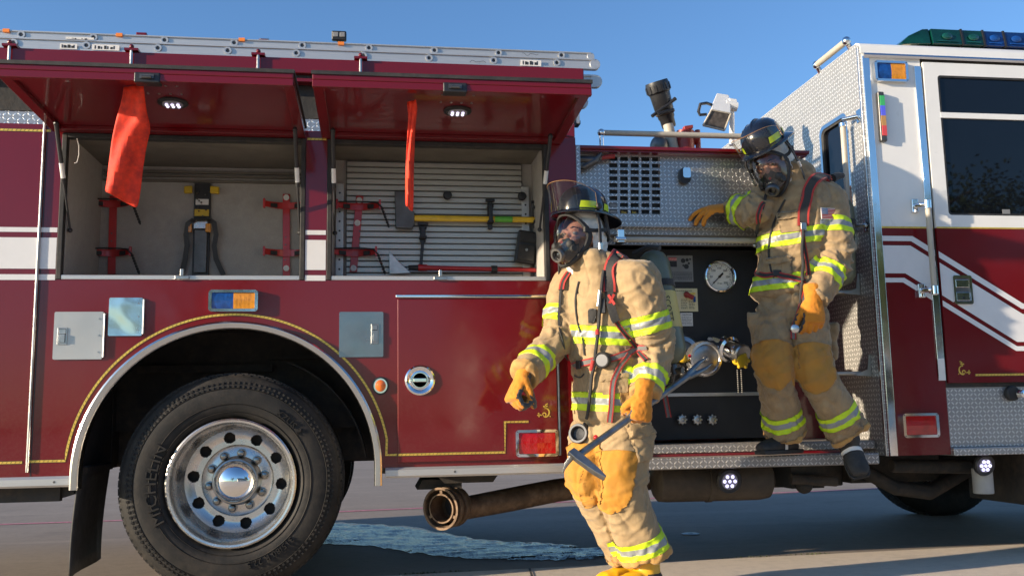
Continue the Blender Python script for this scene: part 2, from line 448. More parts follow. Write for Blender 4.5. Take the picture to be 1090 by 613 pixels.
# water running out from under the truck
m = NT('running_water'); m.set('Base Color', (.035, .035, .035)); m.set('Roughness', .10); m.set('Specular IOR Level', .16)
n1 = m.noise(7, 4, .6, stretch=(1.0, 3.2, 1), dist=1.5); n2 = m.noise(26, 3, .6, stretch=(1.0, 2.5, 1), dist=1)
m.bump(n1*.6+n2*.4, .012, .8)
M['water'] = m.m
random.seed(11)
top = [A(372, 555), A(372, 555)]
def G(px, py):
    d = cF*CF + cR*(px-CCX) - cU*(py-CCY); t = -CPOS.z/d.z; return CPOS+d*t
up = [(150, 556), (330, 554), (362, 556), (402, 558), (440, 560), (470, 567), (520, 575), (560, 577), (600, 579), (640, 583), (655, 584)]
lo = [(655, 591), (620, 595), (580, 596), (540, 595), (500, 594), (460, 590), (425, 586), (400, 581), (365, 579), (330, 579), (150, 580)]
def rag(pl):
    out = []
    for (a, b) in zip(pl[:-1], pl[1:]):
        for i in range(20):
            t = i/20; x = a[0]+(b[0]-a[0])*t; y = a[1]+(b[1]-a[1])*t
            out.append((x, y+noise.noise(Vector((x*.09, y*.05, 2)))*2.2+noise.noise(Vector((x*.35, y*.2, 5)))*.8))
    out.append(pl[-1]); return out
U = [G(*p) for p in rag(up)]; Lw = [G(*p) for p in rag(lo)][::-1]
K = 40; vs = []; n = len(U)
for a, b in zip(U, Lw):
    for k in range(K+1):
        p = a.lerp(b, k/K); s = math.sin(PI*k/K)
        vs.append((p.x, p.y, .001+min(1, s*2.5)*(.008+.008*noise.noise(Vector((p.x*5+p.y*3, p.y*13, 1)))+.0035*noise.noise(Vector((p.x*12+p.y*9, p.y*30, 4))))))
def wet(i, k):
    t = i/n; p = vs[i*(K+1)+k]; s = math.sin(PI*(k+.5)/K)
    v = noise.noise(Vector((p[0]*3.2+p[1]*2, p[1]*15, 3)))+.5*noise.noise(Vector((p[0]*9, p[1]*40, 8)))
    return v > -.55+max(0, t-.45)*1.35-s*.55
g = MB(); g.add(vs, [(i*(K+1)+k, (i+1)*(K+1)+k, (i+1)*(K+1)+k+1, i*(K+1)+k+1) for i in range(n-1) for k in range(K) if wet(i, k)])
tag(g.build('puddle', 'water'), kind='structure')
# survey disc in the road
d = G(735, 568); g = MB(); g.lathe((d.x, d.y, -.004), (0, 0, 1), [(0, .065), (.006, .065), (.010, .05), (.010, .02), (.012, .018), (.012, 0)], 32)
tag(g.build('road_disc', 'dark_steel', origin=(d.x, d.y, -.004)), 'small round metal disc set in the shaded road under the truck', 'disc')

# ------------------------------------------------------------------ things behind the camera that the paint and glass reflect
b = empty('building', (16, -34, 0), 'white low building with a pitched grey roof', 'building')
g = MB(); g.box(4, 34, -42, -32, 0, 4.2); g.add([(4, -42, 4.2), (4, -32, 4.2), (4, -37, 7.5), (34, -42, 4.2), (34, -32, 4.2), (34, -37, 7.5)], [(0, 1, 2), (3, 5, 4)])
g.build('wall', mat('pale_render', (.62, .60, .55), .8), b, smooth=False)
g = MB(); g.prism([(-5.6, 4.0-4.2+4.1), (0, 7.72), (5.6, 3.9), (5.6, 4.05), (0, 7.9), (-5.6, 4.05)], (3.5, -37, 0), (0, 1, 0), (0, 0, 1), (31, 0, 0))
g.build('roof', mat('grey_roof', (.16, .15, .15), .8), b, smooth=False)
for i in range(6):
    g = MB(); x = 6.5+i*4.7; g.box(x, x+1.6, -32, -31.94, 1.1, 2.6); g.build('window', 'glass_dark', b, smooth=False)
def tree(x, y, h, r, seed, label):
    random.seed(seed)
    t = empty('tree', (x, y, 0), label, 'tree', 'trees across the street')
    g = MB(); pts = [(x, y, 0), (x+.1, y, h*.25), (x-.1, y+.1, h*.5), (x, y, h*.8)]
    g.tube(pts, [.22, .17, .12, .04], 10)
    tips = []
    for i in range(22):
        a = random.random()*2*PI; z = h*random.uniform(.28, .75); L = r*random.uniform(.6, 1.0)
        e = Vector((x+math.cos(a)*L, y+math.sin(a)*L, z+L*random.uniform(.3, .8)))
        p0 = Vector((x, y, z)); md = p0.lerp(e, .5)+Vector((0, 0, .15))
        g.tube([p0, md, e], [.06, .04, .012], 6); tips += [e, md, p0.lerp(e, .75)]
    g.build('trunk', mat('bark', (.10, .075, .055), .9, bump=.01, bs=20), t)
    c = MB(); vs = []; fs = []
    for k in range(13000):
        q = random.choice(tips); p = q+Vector((random.gauss(0, 1), random.gauss(0, 1), random.gauss(0, .8)))*r*.13
        d = Vector((random.gauss(0, 1), random.gauss(0, 1), random.gauss(0, 1))).normalized()*.05; e = d.orthogonal().normalized()*.022
        i = len(vs); vs += [p-d, p+e, p+d, p-e]; fs.append((i, i+1, i+2, i+3))
    c.add(vs, fs); c.build('crown', mat('tree_leaves', (.055, .085, .025), .7, var=.5, vs=1.5), t, smooth=False)
tree(9.5, -11, 5.2, 2.2, 1, 'taller leafy tree standing near the street')
tree(15.5, -13, 4.6, 1.9, 2, 'shorter leafy tree in front of the white building')
tree(-6, -26, 7.0, 3.0, 4, 'large tree standing alone far across the street')
# ------------------------------------------------------------------ fire truck
T = empty('fire_truck', (-1, 1.25, 0), 'maroon fire truck with white cab stripes and its side compartments open', 'fire truck')
def P(mb, name, mats, parent=T, **k): return mb.build(name, mats, parent, **k)
WX, WZ, WR = -.725, .54, .550
# --- side skin with its openings
ax0, az0, ar = -.725, .60, .735
archpts = [(ax0-ar, .50)]+arc(ax0, az0, ar, PI, 0, 48)+[(ax0+ar, .50)]
CL = (-1.598, -.373, 1.568, 2.33); CR = (-.262, .93, 1.568, 2.33)
outer = [(-3.7, .596), (ax0-ar, .596)]+[p for p in arc(ax0, az0, ar, PI, 0, 48)]+[(ax0+ar, .596), (1.088, .596), (1.088, 2.372), (-3.7, 2.372)]
sk = plate(outer, [[(c[0], c[2]), (c[1], c[2]), (c[1], c[3]), (c[0], c[3])] for c in (CL, CR)], 0, .03)
P(sk, 'body_side', 'red', smooth=False)
b = MB()
fo = [(-3.7, .596), (ax0-ar, .596)]+arc(ax0, az0, ar, PI, 0, 32)+[(ax0+ar, .596), (1.088, .596), (1.088, 2.372), (-3.7, 2.372)]
P(plate(fo, [], 2.46, 2.5), 'body_side', 'red', smooth=False)
b = MB(); b.box(-3.7, -3.66, .031, 2.459, .58, 2.37); b.box(1.05, 1.087, .031, 2.459, 1.45, 2.37); P(b, 'body_end', 'red', split=True)
b = MB(); b.box(-3.66, 1.05, .032, 2.458, 2.31+.025, 2.37)
b.box(-3.65, -1.475, .032, 2.458, .60, .63); b.box(.025, 1.05, .032, 2.458, .60, .63)
b.box(-1.49, .04, .7, 1.8, 1.36, 1.39); b.box(-1.5, -1.47, .66, 2.45, .63, 1.39); b.box(.03, .05, .66, 2.45, .95, 1.39)
b.box(-1.49, .04, .03, .7, 1.36, 1.39); b.box(-1.505, -1.475, .031, .66, .63, 1.40); b.box(.022, .045, .031, .66, .80, 1.40)
P(b, 'body_floor', 'under', smooth=False, split=True)
b = MB(); b.box(-1.47, .02, .72, .74, .80, 1.36); P(b, 'wheel_well_blocker', 'under', smooth=False)  # dark plate added to block the bright sky seen through the open arch
b = MB(); b.box(-3.64, 1.07, .05, 2.44, 2.372, 2.455); P(b, 'top_plate', 'dia_xz', bevel=.006)
b = MB(); b.box(-3.6, 1.0, .35, 2.1, 2.457, 2.60); P(b, 'hose_bed_cover', mat('grey_hose_bed', (.30, .31, .33), .6))
# --- compartments
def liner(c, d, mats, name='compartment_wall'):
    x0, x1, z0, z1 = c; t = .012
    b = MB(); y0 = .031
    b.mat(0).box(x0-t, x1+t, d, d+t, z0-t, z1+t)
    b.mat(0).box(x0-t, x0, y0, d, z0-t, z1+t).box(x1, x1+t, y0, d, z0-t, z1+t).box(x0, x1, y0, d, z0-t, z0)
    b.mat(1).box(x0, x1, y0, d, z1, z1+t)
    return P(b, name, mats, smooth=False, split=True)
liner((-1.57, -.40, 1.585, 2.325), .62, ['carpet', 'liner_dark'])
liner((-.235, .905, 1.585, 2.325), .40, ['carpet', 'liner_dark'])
for c in (CL, CR):      # rubber seal round the opening
    x0, x1, z0, z1 = c; b = MB(); w_ = .026
    b.box(x0+.001, x0+w_, -.006, .045, z0+.001, z1-.001).box(x1-w_, x1-.001, -.006, .045, z0+.001, z1-.001).box(x0+w_, x1-w_, -.005, .044, z1-w_, z1-.001)
    P(b, 'door_seal', 'rubber', bevel=.004)
    b = MB(); b.box(x0+w_, x1-w_, -.004, .05, z0+.001, z0+.024); P(b, 'door_sill', 'alu', bevel=.003)
    xm = (x0+x1)/2; b = MB(); b.box(xm-.035, xm+.035, -.016, -.005, z0+.002, z0+.02); b.box(xm-.008, xm+.008, -.02, .01, z0+.02, z0+.055); P(b, 'striker', 'steel', bevel=.002)
b = MB()
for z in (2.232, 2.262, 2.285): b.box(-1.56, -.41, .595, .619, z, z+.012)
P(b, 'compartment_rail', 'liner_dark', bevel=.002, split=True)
# slatted back wall, right compartment
b = MB()
for i in range(21):
    z = 1.60+i*.0342
    b.rings([[(x, .385, z), (x, .376, z+.003), (x, .376, z+.027), (x, .385, z+.0305), (x, .389, z+.0305), (x, .389, z)] for x in (-.17, .84)])
P(b, 'wall_slat', 'slat', smooth=False, split=True)
b = MB(); b.box(-.175, .845, .3895, .3995, 1.59, 2.32); P(b, 'slat_backing', 'dark_steel', smooth=False)
b = MB()
for x in (-.21, .86):
    b.box(x-.022, x+.022, .365, .39, 1.59, 2.18)
P(b, 'slat_track', 'alu', bevel=.002, split=True)
b = MB()
for x in (-.21, .86):
    for i in range(10): b.cyl((x, .366, 1.63+i*.055), (x, .3635, 1.63+i*.055), .006, n=8)
P(b, 'track_hole', 'black', split=True)

# --- lift-up doors
def lift_door(x0, x1):
    hz, hy = 2.350, -.012
    D = Vector((0, -.75, .028)).normalized(); N = Vector((0, D.z, -D.y)); N = -N if N.z > 0 else N   # N points down
    def q(x, s, n): return Vector((x, hy, hz))+D*s+N*n
    def bx(b, xa, xb, s0, s1, n0, n1):
        c = q((xa+xb)/2, (s0+s1)/2, (n0+n1)/2); b.obox(c, (abs(xb-xa)/2, 0, 0), D*(s1-s0)/2, N*abs(n1-n0)/2); return b
    L = .752
    d = P(bx(MB(), x0, x1, 0, L, -.03, .0), 'compartment_door', 'red', bevel=.005)
    b = MB()
    bx(b, x0, x1, L-.028, L, .0, .034); bx(b, x0, x0+.05, .0, L-.028, .0, .022); bx(b, x1-.05, x1, .0, L-.028, .0, .022)
    bx(b, x0+.05, x1-.05, 0, .05, 0, .022); bx(b, x0+.05, x1-.05, L-.075, L-.028, 0, .022)
    b.build('door_frame', 'red', d, bevel=.003)
    b = MB(); bx(b, x0-.004, x1+.004, L-.004, L+.007, -.041, -.024); bx(b, x1-.008, x1+.006, 0, L, -.041, -.031); bx(b, x0-.006, x0+.008, 0, L, -.041, -.031)
    b.build('door_edge_seal', 'rubber', d)
    xm = (x0+x1)/2-.0
    b = MB(); bx(b, xm-.055, xm+.055, L-.05, L+.006, -.006, .042); b.build('latch', 'black', d, bevel=.006)
    b = MB(); bx(b, xm-.03, xm+.03, L-.02, L+.012, .006, .026); b.cyl(q(xm-.02, L+.012, .02), q(xm+.02, L+.012, .02), .007); b.build('latch_bolt', 'dark_steel', d)
    c = q(xm+.04, L*.55, .012)
    b = MB(); b.lathe(c-N*.012, N, [(0, .070), (.008, .070), (.012, .062), (.013, .05)], 28); b.build('lamp_rim', 'black', d)
    b = MB(); b.lathe(c+N*.0, N, [(.0, .050), (.004, .048), (.006, .02), (.006, 0)], 24); b.build('lamp_lens', 'clear_lens', d)
    b = MB()
    for i in range(3):
        for j in range(2): b.sphere(c+N*.006+Vector(((i-1)*.026, (j-.5)*.028, 0)), .008, 8, 6)
    b.build('lamp_diode', 'led_dim', d, split=True)
    b = MB()
    for i in range(-1, 3):
        for s in (.52, .62): b.cyl(q(xm+i*.05, s, 0), q(xm+i*.05, s, .004), .006, n=8)
    b.build('screw', 'steel', d, split=True)
    return d
dl = lift_door(-1.64, -.376); dr = lift_door(-.292, 1.006)
def strut(a, b_):
    a, b_ = Vector(a), Vector(b_); d = (b_-a); g = MB()
    g.cyl(a, a+d*.55, .011, n=10).cyl(a+d*.55, b_, .006, n=8).sphere(a, .014, 8, 6).sphere(b_, .013, 8, 6)
    o = P(g, 'gas_strut', 'black')
    g = MB(); g.cyl(a+d*.36, a+d*.5, .0118, n=10); g.build('strut_label', 'paper', o)
for a, b_ in (((-1.555, .05, 1.83), (-1.565, -.20, 2.315)), ((-.405, .05, 1.83), (-.415, -.20, 2.315)), ((-.222, .05, 1.83), (-.225, -.20, 2.315)), ((.885, .05, 1.86), (.91, -.20, 2.315))): strut(b_, a)
g = MB(); g.tube([A(82, 148, -.1), A(84, 155, -.05), A(84, 165, -.03), A(82, 173, -.02), A(79, 174, -.02)], .0022, 6); P(g, 'tether_cord', 'paper')

# --- extinguisher brackets
def ext_bracket(x, xb, z0, z1, y, arms, knobs, wings=.115, dangle=True):
    g = MB()
    g.prism([(-.021, 0), (.021, 0), (.021, 1), (-.021, 1)], (xb, y-.012, z0), (1, 0, 0), ((x-xb), 0, (z1-z0)), (0, .010, 0))
    o = P(g, 'extinguisher_bracket', 'red_bar', bevel=.002)
    for za in arms:
        t = (za-z0)/(z1-z0); xc = xb+(x-xb)*t
        g = MB(); pl = []
        for k in range(9):
            u = (k-4)/4; yy = y-.014-abs(u)**2.0*.06; pl.append((xc+u*wings, yy))
        g.rings([[(px, py, za-.021+abs(i-4)*.001), (px, py-.006, za-.021+abs(i-4)*.001), (px, py-.006, za+.021-abs(i-4)*.001), (px, py, za+.021-abs(i-4)*.001)] for i, (px, py) in enumerate(pl)])
        for s in (-1, 1): g.obox((xc+s*(wings+.004), y-.082, za), (.006, 0, 0), (0, .012, 0), (0, 0, .027))
        g.build('clamp_arm', 'red_bar', o, bevel=.0015)
        g = MB()
        for s in (-1, 1): g.obox((xc+s*wings*.58, y-.046, za-.004), (.018, s*-.008, 0), (0, .005, 0), (0, 0, .012))
        if dangle:
            g.tube([(xc-wings, y-.09, za+.012), (xc-.03, y-.055, za+.022), (xc+.05, y-.05, za+.022), (xc+wings*.9, y-.09, za+.01), (xc+wings+.012, y-.095, za-.015)], .0045, 6)
            pts = [Vector((xc+wings+.012, y-.095, za-.012)), Vector((xc+wings+.03, y-.085, za-.06)), Vector((xc+wings+.055, y-.075, za-.13))]
            g.tube(pts, .0048, 6)
            for k in range(7):
                p = pts[0].lerp(pts[2], (k+1)/8); g.sphere(p, .0085, 7, 5)
        g.build('rubber_strap', 'rubber', o)
    g = MB()
    for zk in knobs:
        t = (zk-z0)/(z1-z0); g.lathe((xb+(x-xb)*t, y-.012, zk), (0, -1, 0), [(0, .017), (.008, .017), (.008, .007), (.004, .006), (.004, 0)], 18)
    g.build('bumper_washer', 'paper', o, split=True)
    g = MB()
    for k in range(4): g.cyl((x, y-.012, z0+.10+.045*k), (x, y-.015, z0+.10+.045*k), .0045, n=8)
    g.build('bolt', 'dark_steel', o, split=True)
def z_at(px, py, y): return A(px, py, y).z
yb = .618
ext_bracket(A(121, 213, yb).x, A(119, 294, yb).x, z_at(120, 292, yb), z_at(120, 209, yb), yb, [z_at(120, 218, yb), z_at(120, 270, yb)], [])
ext_bracket(A(305, 207, yb).x, A(305, 294, yb).x, z_at(305, 295, yb), z_at(305, 207, yb), yb, [z_at(305, 220, yb), z_at(305, 270, yb)], [z_at(305, 211, yb), z_at(305, 286, yb)], dangle=False)
ext_bracket(A(383, 210, .37).x, A(376, 292, .37).x, z_at(376, 290, .37), z_at(383, 209, .37), .37, [z_at(381, 221, .37), z_at(377, 270, .37)], [z_at(383, 214, .37), z_at(381, 238, .37), z_at(376, 286, .37)])
# --- breathing-set bracket in the left compartment
X0, X1 = A(206.5, 240, yb).x, A(224, 240, yb).x; zt, zb = z_at(215, 196, yb), z_at(215, 294, yb)
def bz(py): return z_at(215, py, yb)
g = MB(); g.box(X0, X1, yb-.02, yb, zb, zt); o = P(g, 'pack_bracket', 'black', bevel=.003)
g = MB(); g.box(X0+.012, X1-.012, yb-.036, yb-.02, bz(291), bz(246)); 
for k in range(26): g.cyl((random.uniform(X0+.012, X1-.012), yb-.02, random.uniform(bz(290), bz(200))), (0, 0, 0), 0) if False else g.sphere((random.uniform(X0+.014, X1-.014), yb-.03, random.uniform(bz(290), bz(200))), random.uniform(.004, .007), 7, 5)
g.build('clamp_plate', 'dark_steel', o, bevel=.002, split=True)
g = MB()
for s, xx in ((-1, X0-.028), (1, X1+.028)): g.obox((xx, yb-.05, bz(204.5)), (.024, s*.008, 0), (0, .014, 0), (0, 0, .021))
g.build('grip_paw', 'lever_yellow', o, bevel=.006, split=True)
g = MB(); g.box(X0+.01, X1-.01, yb-.025, yb-.0205, bz(219), bz(213)); g.build('paper_label', 'paper', o)
g = MB(); g.box(X0+.006, X1-.006, yb-.027, yb-.0205, bz(231), bz(224)); g.build('yellow_label', 'lever_yellow', o)
g = MB(); g.box(X0+.006, X1-.008, yb-.045, yb-.0205, bz(245), bz(236)); g.build('metal_plate', 'alu_wheel', o, bevel=.003)
g = MB(); g.box(X1-.018, X1+.012, yb-.062, yb-.045, bz(249), bz(240)); g.box(X0-.022, X0-.004, yb-.05, yb-.03, bz(249), bz(240)); g.build('release_tab', 'amber_lens', o, bevel=.003)
g = MB()
for s, pts in ((-1, [(206, 234), (200, 238), (198, 250), (199, 262), (197, 276), (193, 294)]), (1, [(223, 234), (228, 237), (230, 250), (228, 262), (230, 276), (238, 293)])):
    g.strap([A(px, py, yb-.06+.01*i) for i, (px, py) in enumerate(pts)], (0, -1, 0), .014, .002)
g.build('strap', 'black', o, split=True)
g = MB(); g.tube([A(203, 236, yb-.05), A(209, 233, yb-.07), A(220, 233, yb-.07), A(226, 236, yb-.05)], .008, 8); g.build('strap_loop', 'rubber', o)
# spots and scuffs
# --- tools of the right compartment (things of their own)
ys = .355
g = MB()
def bar_clip(px, py0, py1, wpx):
    c = A(px, (py0+py1)/2, ys-.01); hh = (z_at(px, py0, ys)-z_at(px, py1, ys))/2; g = MB()
    g.obox(c, (wpx, 0, 0), (0, .008, 0), (0, 0, hh)); g.obox(c+Vector((0, -.02, hh*.55)), (wpx*1.3, 0, 0), (0, .022, 0), (0, 0, .008)); g.obox(c+Vector((0, -.02, -hh*.55)), (wpx*1.3, 0, 0), (0, .022, 0), (0, 0, .008))
    g.obox(c+Vector((0, -.045, 0)), (wpx*.8, 0, 0), (0, .006, 0), (0, 0, hh*.62)); g.obox(c+Vector((0, -.012, hh)), (wpx*1.9, 0, 0), (0, .01, 0), (0, 0, .008))
    P(g, 'tool_clip', 'black', bevel=.003)
bar_clip(521.5, 214, 244, .014); bar_clip(570, 216, 243, .014); bar_clip(450, 239, 258, .016)
g = MB(); g.strap([A(450, 256, ys-.03), A(449, 270, ys-.03), A(448, 282, ys-.03)], (0, -1, 0), .009, .003); P(g, 'hanging_strap', 'black')
for px, py in ((476, 209), (555, 210)):
    c = A(px, py, ys); g = MB(); g.lathe(c, (0, -1, 0), [(0, .022), (.02, .02), (.028, .026), (.035, .02), (.036, 0)], 14); P(g, 'slat_knob', 'black')
yt = ys-.03
L = A(438, 232, yt); R = A(600, 234.5, yt)
ax = empty('axe', ((L.x+R.x)/2, yt, L.z-.05), 'axe with yellow handle clipped to the slatted compartment wall', 'axe')
g = MB()
secs = [(0, .017), (.1, .018), (.5, .0165), (.85, .0175), (1, .019)]
g.rings([[L.lerp(R, t)+Vector((0, .011*math.cos(a), r*math.sin(a))) for a in [2*PI*k/12 for k in range(12)]] for t, r in secs])
g.build('handle', 'yellow_wood', ax)
G0, G1 = A(523, 0, yt).x, A(541, 0, yt).x; mz = L.lerp(R, .55).z
g = MB(); g.cyl((G0, yt, mz), (G1, yt, mz), .0178, n=14); g.build('tape_band', 'green_tape', ax)
g = MB(); a = A(420, 204, yt); c = A(438, 204, yt); d = A(439, 244, yt); e = A(421, 243, yt)
def pr(pts, y0, th): return MB().prism([(p.x, p.z) for p in pts], (0, y0, 0), (1, 0, 0), (0, 0, 1), (0, th, 0))
g = pr([a, c, A(438.5, 224, yt), A(441, 226, yt), A(441, 240, yt), d, e], yt-.018, .036); g.build('head', 'dark_steel', ax, bevel=.005)
# red handled tool with triangular blade
L = A(449, 285, ys-.05); R = A(592, 288, ys-.05)
ax = empty('pry_axe', ((L.x+R.x)/2, ys-.05, L.z-.03), 'red handled prying axe with triangular blade below the yellow handle', 'pry axe')
g = MB(); g.cyl(L, L.lerp(R, .5), .0145, .013, 12).cyl(L.lerp(R, .5), R, .013, .012, 12); g.cyl(L-Vector((.02, 0, 0)), L+Vector((.03, 0, 0)), .019, n=12); g.build('handle', 'red_bar', ax)
g = MB(); c = L.lerp(R, .53); g.cyl(c-Vector((.014, 0, 0)), c+Vector((.02, 0, 0)), .021, n=12); g.cyl(L-Vector((.075, 0, 0)), L, .014, .017, 12); g.build('collar', 'rubber', ax)
g = pr([A(414, 267, ys-.04), A(424, 278, ys-.04), A(438, 291, ys-.04), A(414.5, 292, ys-.04)], ys-.05, .012); g.build('blade', 'steel', ax, bevel=.003)
# black pouch leaning against the wall
c = A(560, 263.5, ys-.04); o = empty('tool_pouch', c-Vector((0, 0, .1)), 'black rigid pouch tilted under the yellow axe handle', 'pouch')
rt = Matrix.Rotation(rad(9), 3, 'Y'); ex, ez = rt@Vector((1, 0, 0)), rt@Vector((0, 0, 1))
g = MB(); g.obox(c, ex*.058, (0, .026, 0), ez*.094); g.build('case', 'black', o, bevel=.01, seg=3)
g = MB(); g.obox(c+Vector((0, -.028, 0))+ez*.055, ex*.050, (0, .006, 0), ez*.03); g.obox(c+Vector((0, -.03, 0))+ez*-.035, ex*.048, (0, .006, 0), ez*.045); g.build('flap', 'rubber', o, bevel=.004)
g = MB(); g.cyl(c+Vector((0, -.036, 0))-ez*.02, c+Vector((0, -.042, 0))-ez*.02, .008, n=12); g.build('snap', 'steel', o)

# --- orange flags tied to the doors
def flag(name_label, rows, y0, sway):
    n = len(rows); mbv = []; K = 8; g = MB()
    for i, (lx, ly, rx, ry) in enumerate(rows):
        t = i/(n-1)
        a = A(lx, ly, y0+sway*t); b_ = A(rx, ry, y0+sway*t+.05*math.sin(t*3))
        for k in range(K+1):
            u = k/K; p = a.lerp(b_, u); p.y += .022*math.sin(u*5+t*4)*(.4+t)+.008*math.sin(u*11+t*9); mbv.append(p)
    g.add(mbv, [(i*(K+1)+k, i*(K+1)+k+1, (i+1)*(K+1)+k+1, (i+1)*(K+1)+k) for i in range(n-1) for k in range(K)])
    o = g.build('warning_flag', 'orange_cloth', origin=tuple(A(rows[0][0], rows[0][1], y0)), sub=1)
    s = o.modifiers.new('t', 'SOLIDIFY'); s.thickness = .003
    return tag(o, name_label, 'flag', 'orange cloth flags tied under the raised doors')
flag('wide orange cloth flag in front of the grey compartment with brackets', [(131, 92, 154, 91), (130, 100, 155, 105), (128, 107, 156, 122), (127, 112, 161, 137), (124, 122, 157, 146), (121, 135, 155, 156), (118, 150, 153, 168), (117, 163, 151, 182), (115, 180, 149, 198), (115, 193, 147, 212), (113, 205, 145, 221)], -.62, .06)
flag('narrow orange cloth flag seen edge on above the yellow axe', [(433, 108, 443, 107), (434, 116, 444, 117), (435, 126, 442, 130), (434, 140, 441, 144), (433, 152, 441, 156), (432, 170, 440, 176), (432, 190, 440, 196), (432, 208, 440, 214), (432, 221, 440, 224)], -.62, .03)

# --- stripes on the body side
def flat_x(x0, x1, z0, z1, y, name, m_, d=.002):
    g = MB(); g.box(x0, x1, y-d, y+.001, z0, z1); return P(g, name, m_, smooth=False)
for (pa, pb) in ((242, 247), (252.8, 286), (292, 298)):
    za, zb_ = A(25, pa).z, A(25, pb).z
    g = MB(); g.box(-3.69, -1.60, -.002, .001, zb_, za); g.box(-.371, -.266, -.002, .001, zb_, za); P(g, 'side_stripe', 'stripe_white', smooth=False, split=True)
def ropeline(pts, w_=.0055, name='gold_pinstripe', closed=False, y=-.0025):
    """rope-pattern gold line: gold strip on a darker outline with slanted twists"""
    g = MB(); pts = [Vector((p[0], y, p[1])) for p in pts]
    def band(ww, yy):
        vs = []
        for i, p in enumerate(pts):
            d = (pts[min(i+1, len(pts)-1)]-pts[max(i-1, 0)]).normalized(); nn = Vector((-d.z, 0, d.x))
            if 0 < i < len(pts)-1:
                d1 = (pts[i]-pts[i-1]).normalized(); cc = max(.5, Vector((-d1.z, 0, d1.x)).dot(nn)); nn = nn/cc
            vs += [Vector((p.x, yy, p.z))+nn*ww, Vector((p.x, yy, p.z))-nn*ww]
        g.add(vs, [(2*i, 2*i+1, 2*i+3, 2*i+2) for i in range(len(pts)-1)])
    g.mat(1); band(w_+.002, y+.0012); g.mat(0); band(w_, y)
    g.mat(1); acc = 0
    for p, q in zip(pts[:-1], pts[1:]):
        Ld = (q-p).length; d = (q-p).normalized() if Ld > 0 else Vector((1, 0, 0)); nn = Vector((-d.z, 0, d.x)); s = (-acc) % .020
        while s < Ld:
            c = p+d*s; c.y = y-.0006; e1 = (d*.6+nn).normalized()*w_*.95; e2 = d*.0011
            g.add([c-e1-e2, c-e1+e2, c+e1+e2, c+e1-e2], [(0, 1, 2, 3)]); s += .020
        acc += Ld
    return P(g, name, ['gold', 'gold_dark'], smooth=False)
zl = A(35, 491).z
rr = .79
x_c1, z_c1 = A(412, 484).x, A(412, 484).z
arcp = arc(ax0, az0, rr, PI-math.asin((zl-az0)/rr), .18, 60)
ropeline([(-1.69, zl)]+arcp+[(x_c1-.004, z_c1), (.105, z_c1)])
ropeline([(.109, z_c1), (A(537, 479.5).x, z_c1), (A(537, 449).x, A(537, 449).z), (A(562, 446.5).x, A(537, 449).z)], y=-.0185)
ropeline([(-3.6, zl-.003), (-1.71, zl-.003)])
ropeline([(-3.6, A(30, 139).z), (-1.655, A(30, 139).z)]); ropeline([(-.368, A(340, 148.5).z), (-.268, A(340, 148.5).z)])
def scroll(cx, cz, s, name='gold_scroll', fx=1, y=-.003):
    g = MB()
    def ln(pts, w0):
        P_ = [Vector((cx+fx*x*s, y, cz+z*s)) for x, z in pts]; n = len(P_); vs = []
        for i, p in enumerate(P_):
            d = (P_[min(i+1, n-1)]-P_[max(i-1, 0)]).normalized(); nn = Vector((-d.z, 0, d.x)); ww = w0*s*math.sin(PI*(i+.6)/(n+.2))**.6; vs += [p+nn*ww, p-nn*ww]
        g.add(vs, [(2*i, 2*i+1, 2*i+3, 2*i+2) for i in range(n-1)])
    ln([(math.cos(a)*.5*(1-.3*t), math.sin(a)*.5) for t, a in [(k/14, rad(95-250*k/14)) for k in range(15)]], .09)
    ln([(-.15+.2*math.cos(a), -.22+.2*math.sin(a)) for a in [rad(200-300*k/10) for k in range(11)]], .07)
    ln([(-.05, .45), (.05, .7), (.02, .95)], .08); ln([(.02, .66), (.25, .8)], .09); ln([(.02, .66), (-.25, .74)], .09); ln([(.05, .95), (.3, 1.05)], .07)
    ln([(-.45, -.3), (-.75, -.22), (-1.0, -.3)], .08); ln([(-.75, -.25), (-.85, 0)], .09); ln([(-.75, -.25), (-.8, -.5)], .09)
    g.sphere((cx+fx*.55*s, y, cz-.45*s), .07*s, 8, 6)
    return P(g, name, 'gold', smooth=False)
c = A(580, 439); scroll(c.x, c.z, .045, y=-.0185)
c = A(1023, 394); scroll(c.x, c.z, .048, fx=-1, y=-.0145)
# --- hinge strips, seams, lower locker door
def piano(x, z0, z1, y=-.003):
    g = MB(); g.cyl((x, y-.004, z0), (x, y-.004, z1), .0065, n=10)
    z = z0+.01
    while z < z1: g.cyl((x, y-.004, z), (x, y-.004, z+.028), .0074, n=10); z += .032
    return P(g, 'piano_hinge', 'steel')
piano(-1.684, .62, 2.378); piano(.957, .64, 1.45)
g = MB(); g.box(-1.672, -1.668, -.0015, .001, .60, 2.37); g.box(-3.0, -2.996, -.0015, .001, .60, 2.37); P(g, 'panel_seam', 'black', smooth=False, split=True)
g = MB(); g.box(-1.70, -3.0, -.012, -.0005, .63, 2.365)
g = MB(); g.box(.107, .950, -.016, -.0005, .622, 1.468); P(g, 'locker_door', 'red', bevel=.005)
g = MB(); g.box(.098, 1.07, -.022, -.0005, 1.474, 1.492); P(g, 'drip_moulding', 'chrome', bevel=.005)
# chrome turn latch
c = A(447, 404.5, -.017); g = MB()
g.lathe(c, (0, -1, 0), [(0, .078), (.006, .078), (.011, .070), (.009, .060), (.002, .050), (.003, .044), (.008, .040)], 40); o = P(g, 'turn_latch', 'chrome')
g = MB(); g.lathe(c, (0, -1, 0), [(.008, .040), (.002, .036), (.001, 0)], 32); g.obox(c+Vector((0, -.012, 0)), (.034, 0, 0), (0, .010, 0), (0, 0, .010)); g.build('latch_grip', 'chrome', o, bevel=.003)
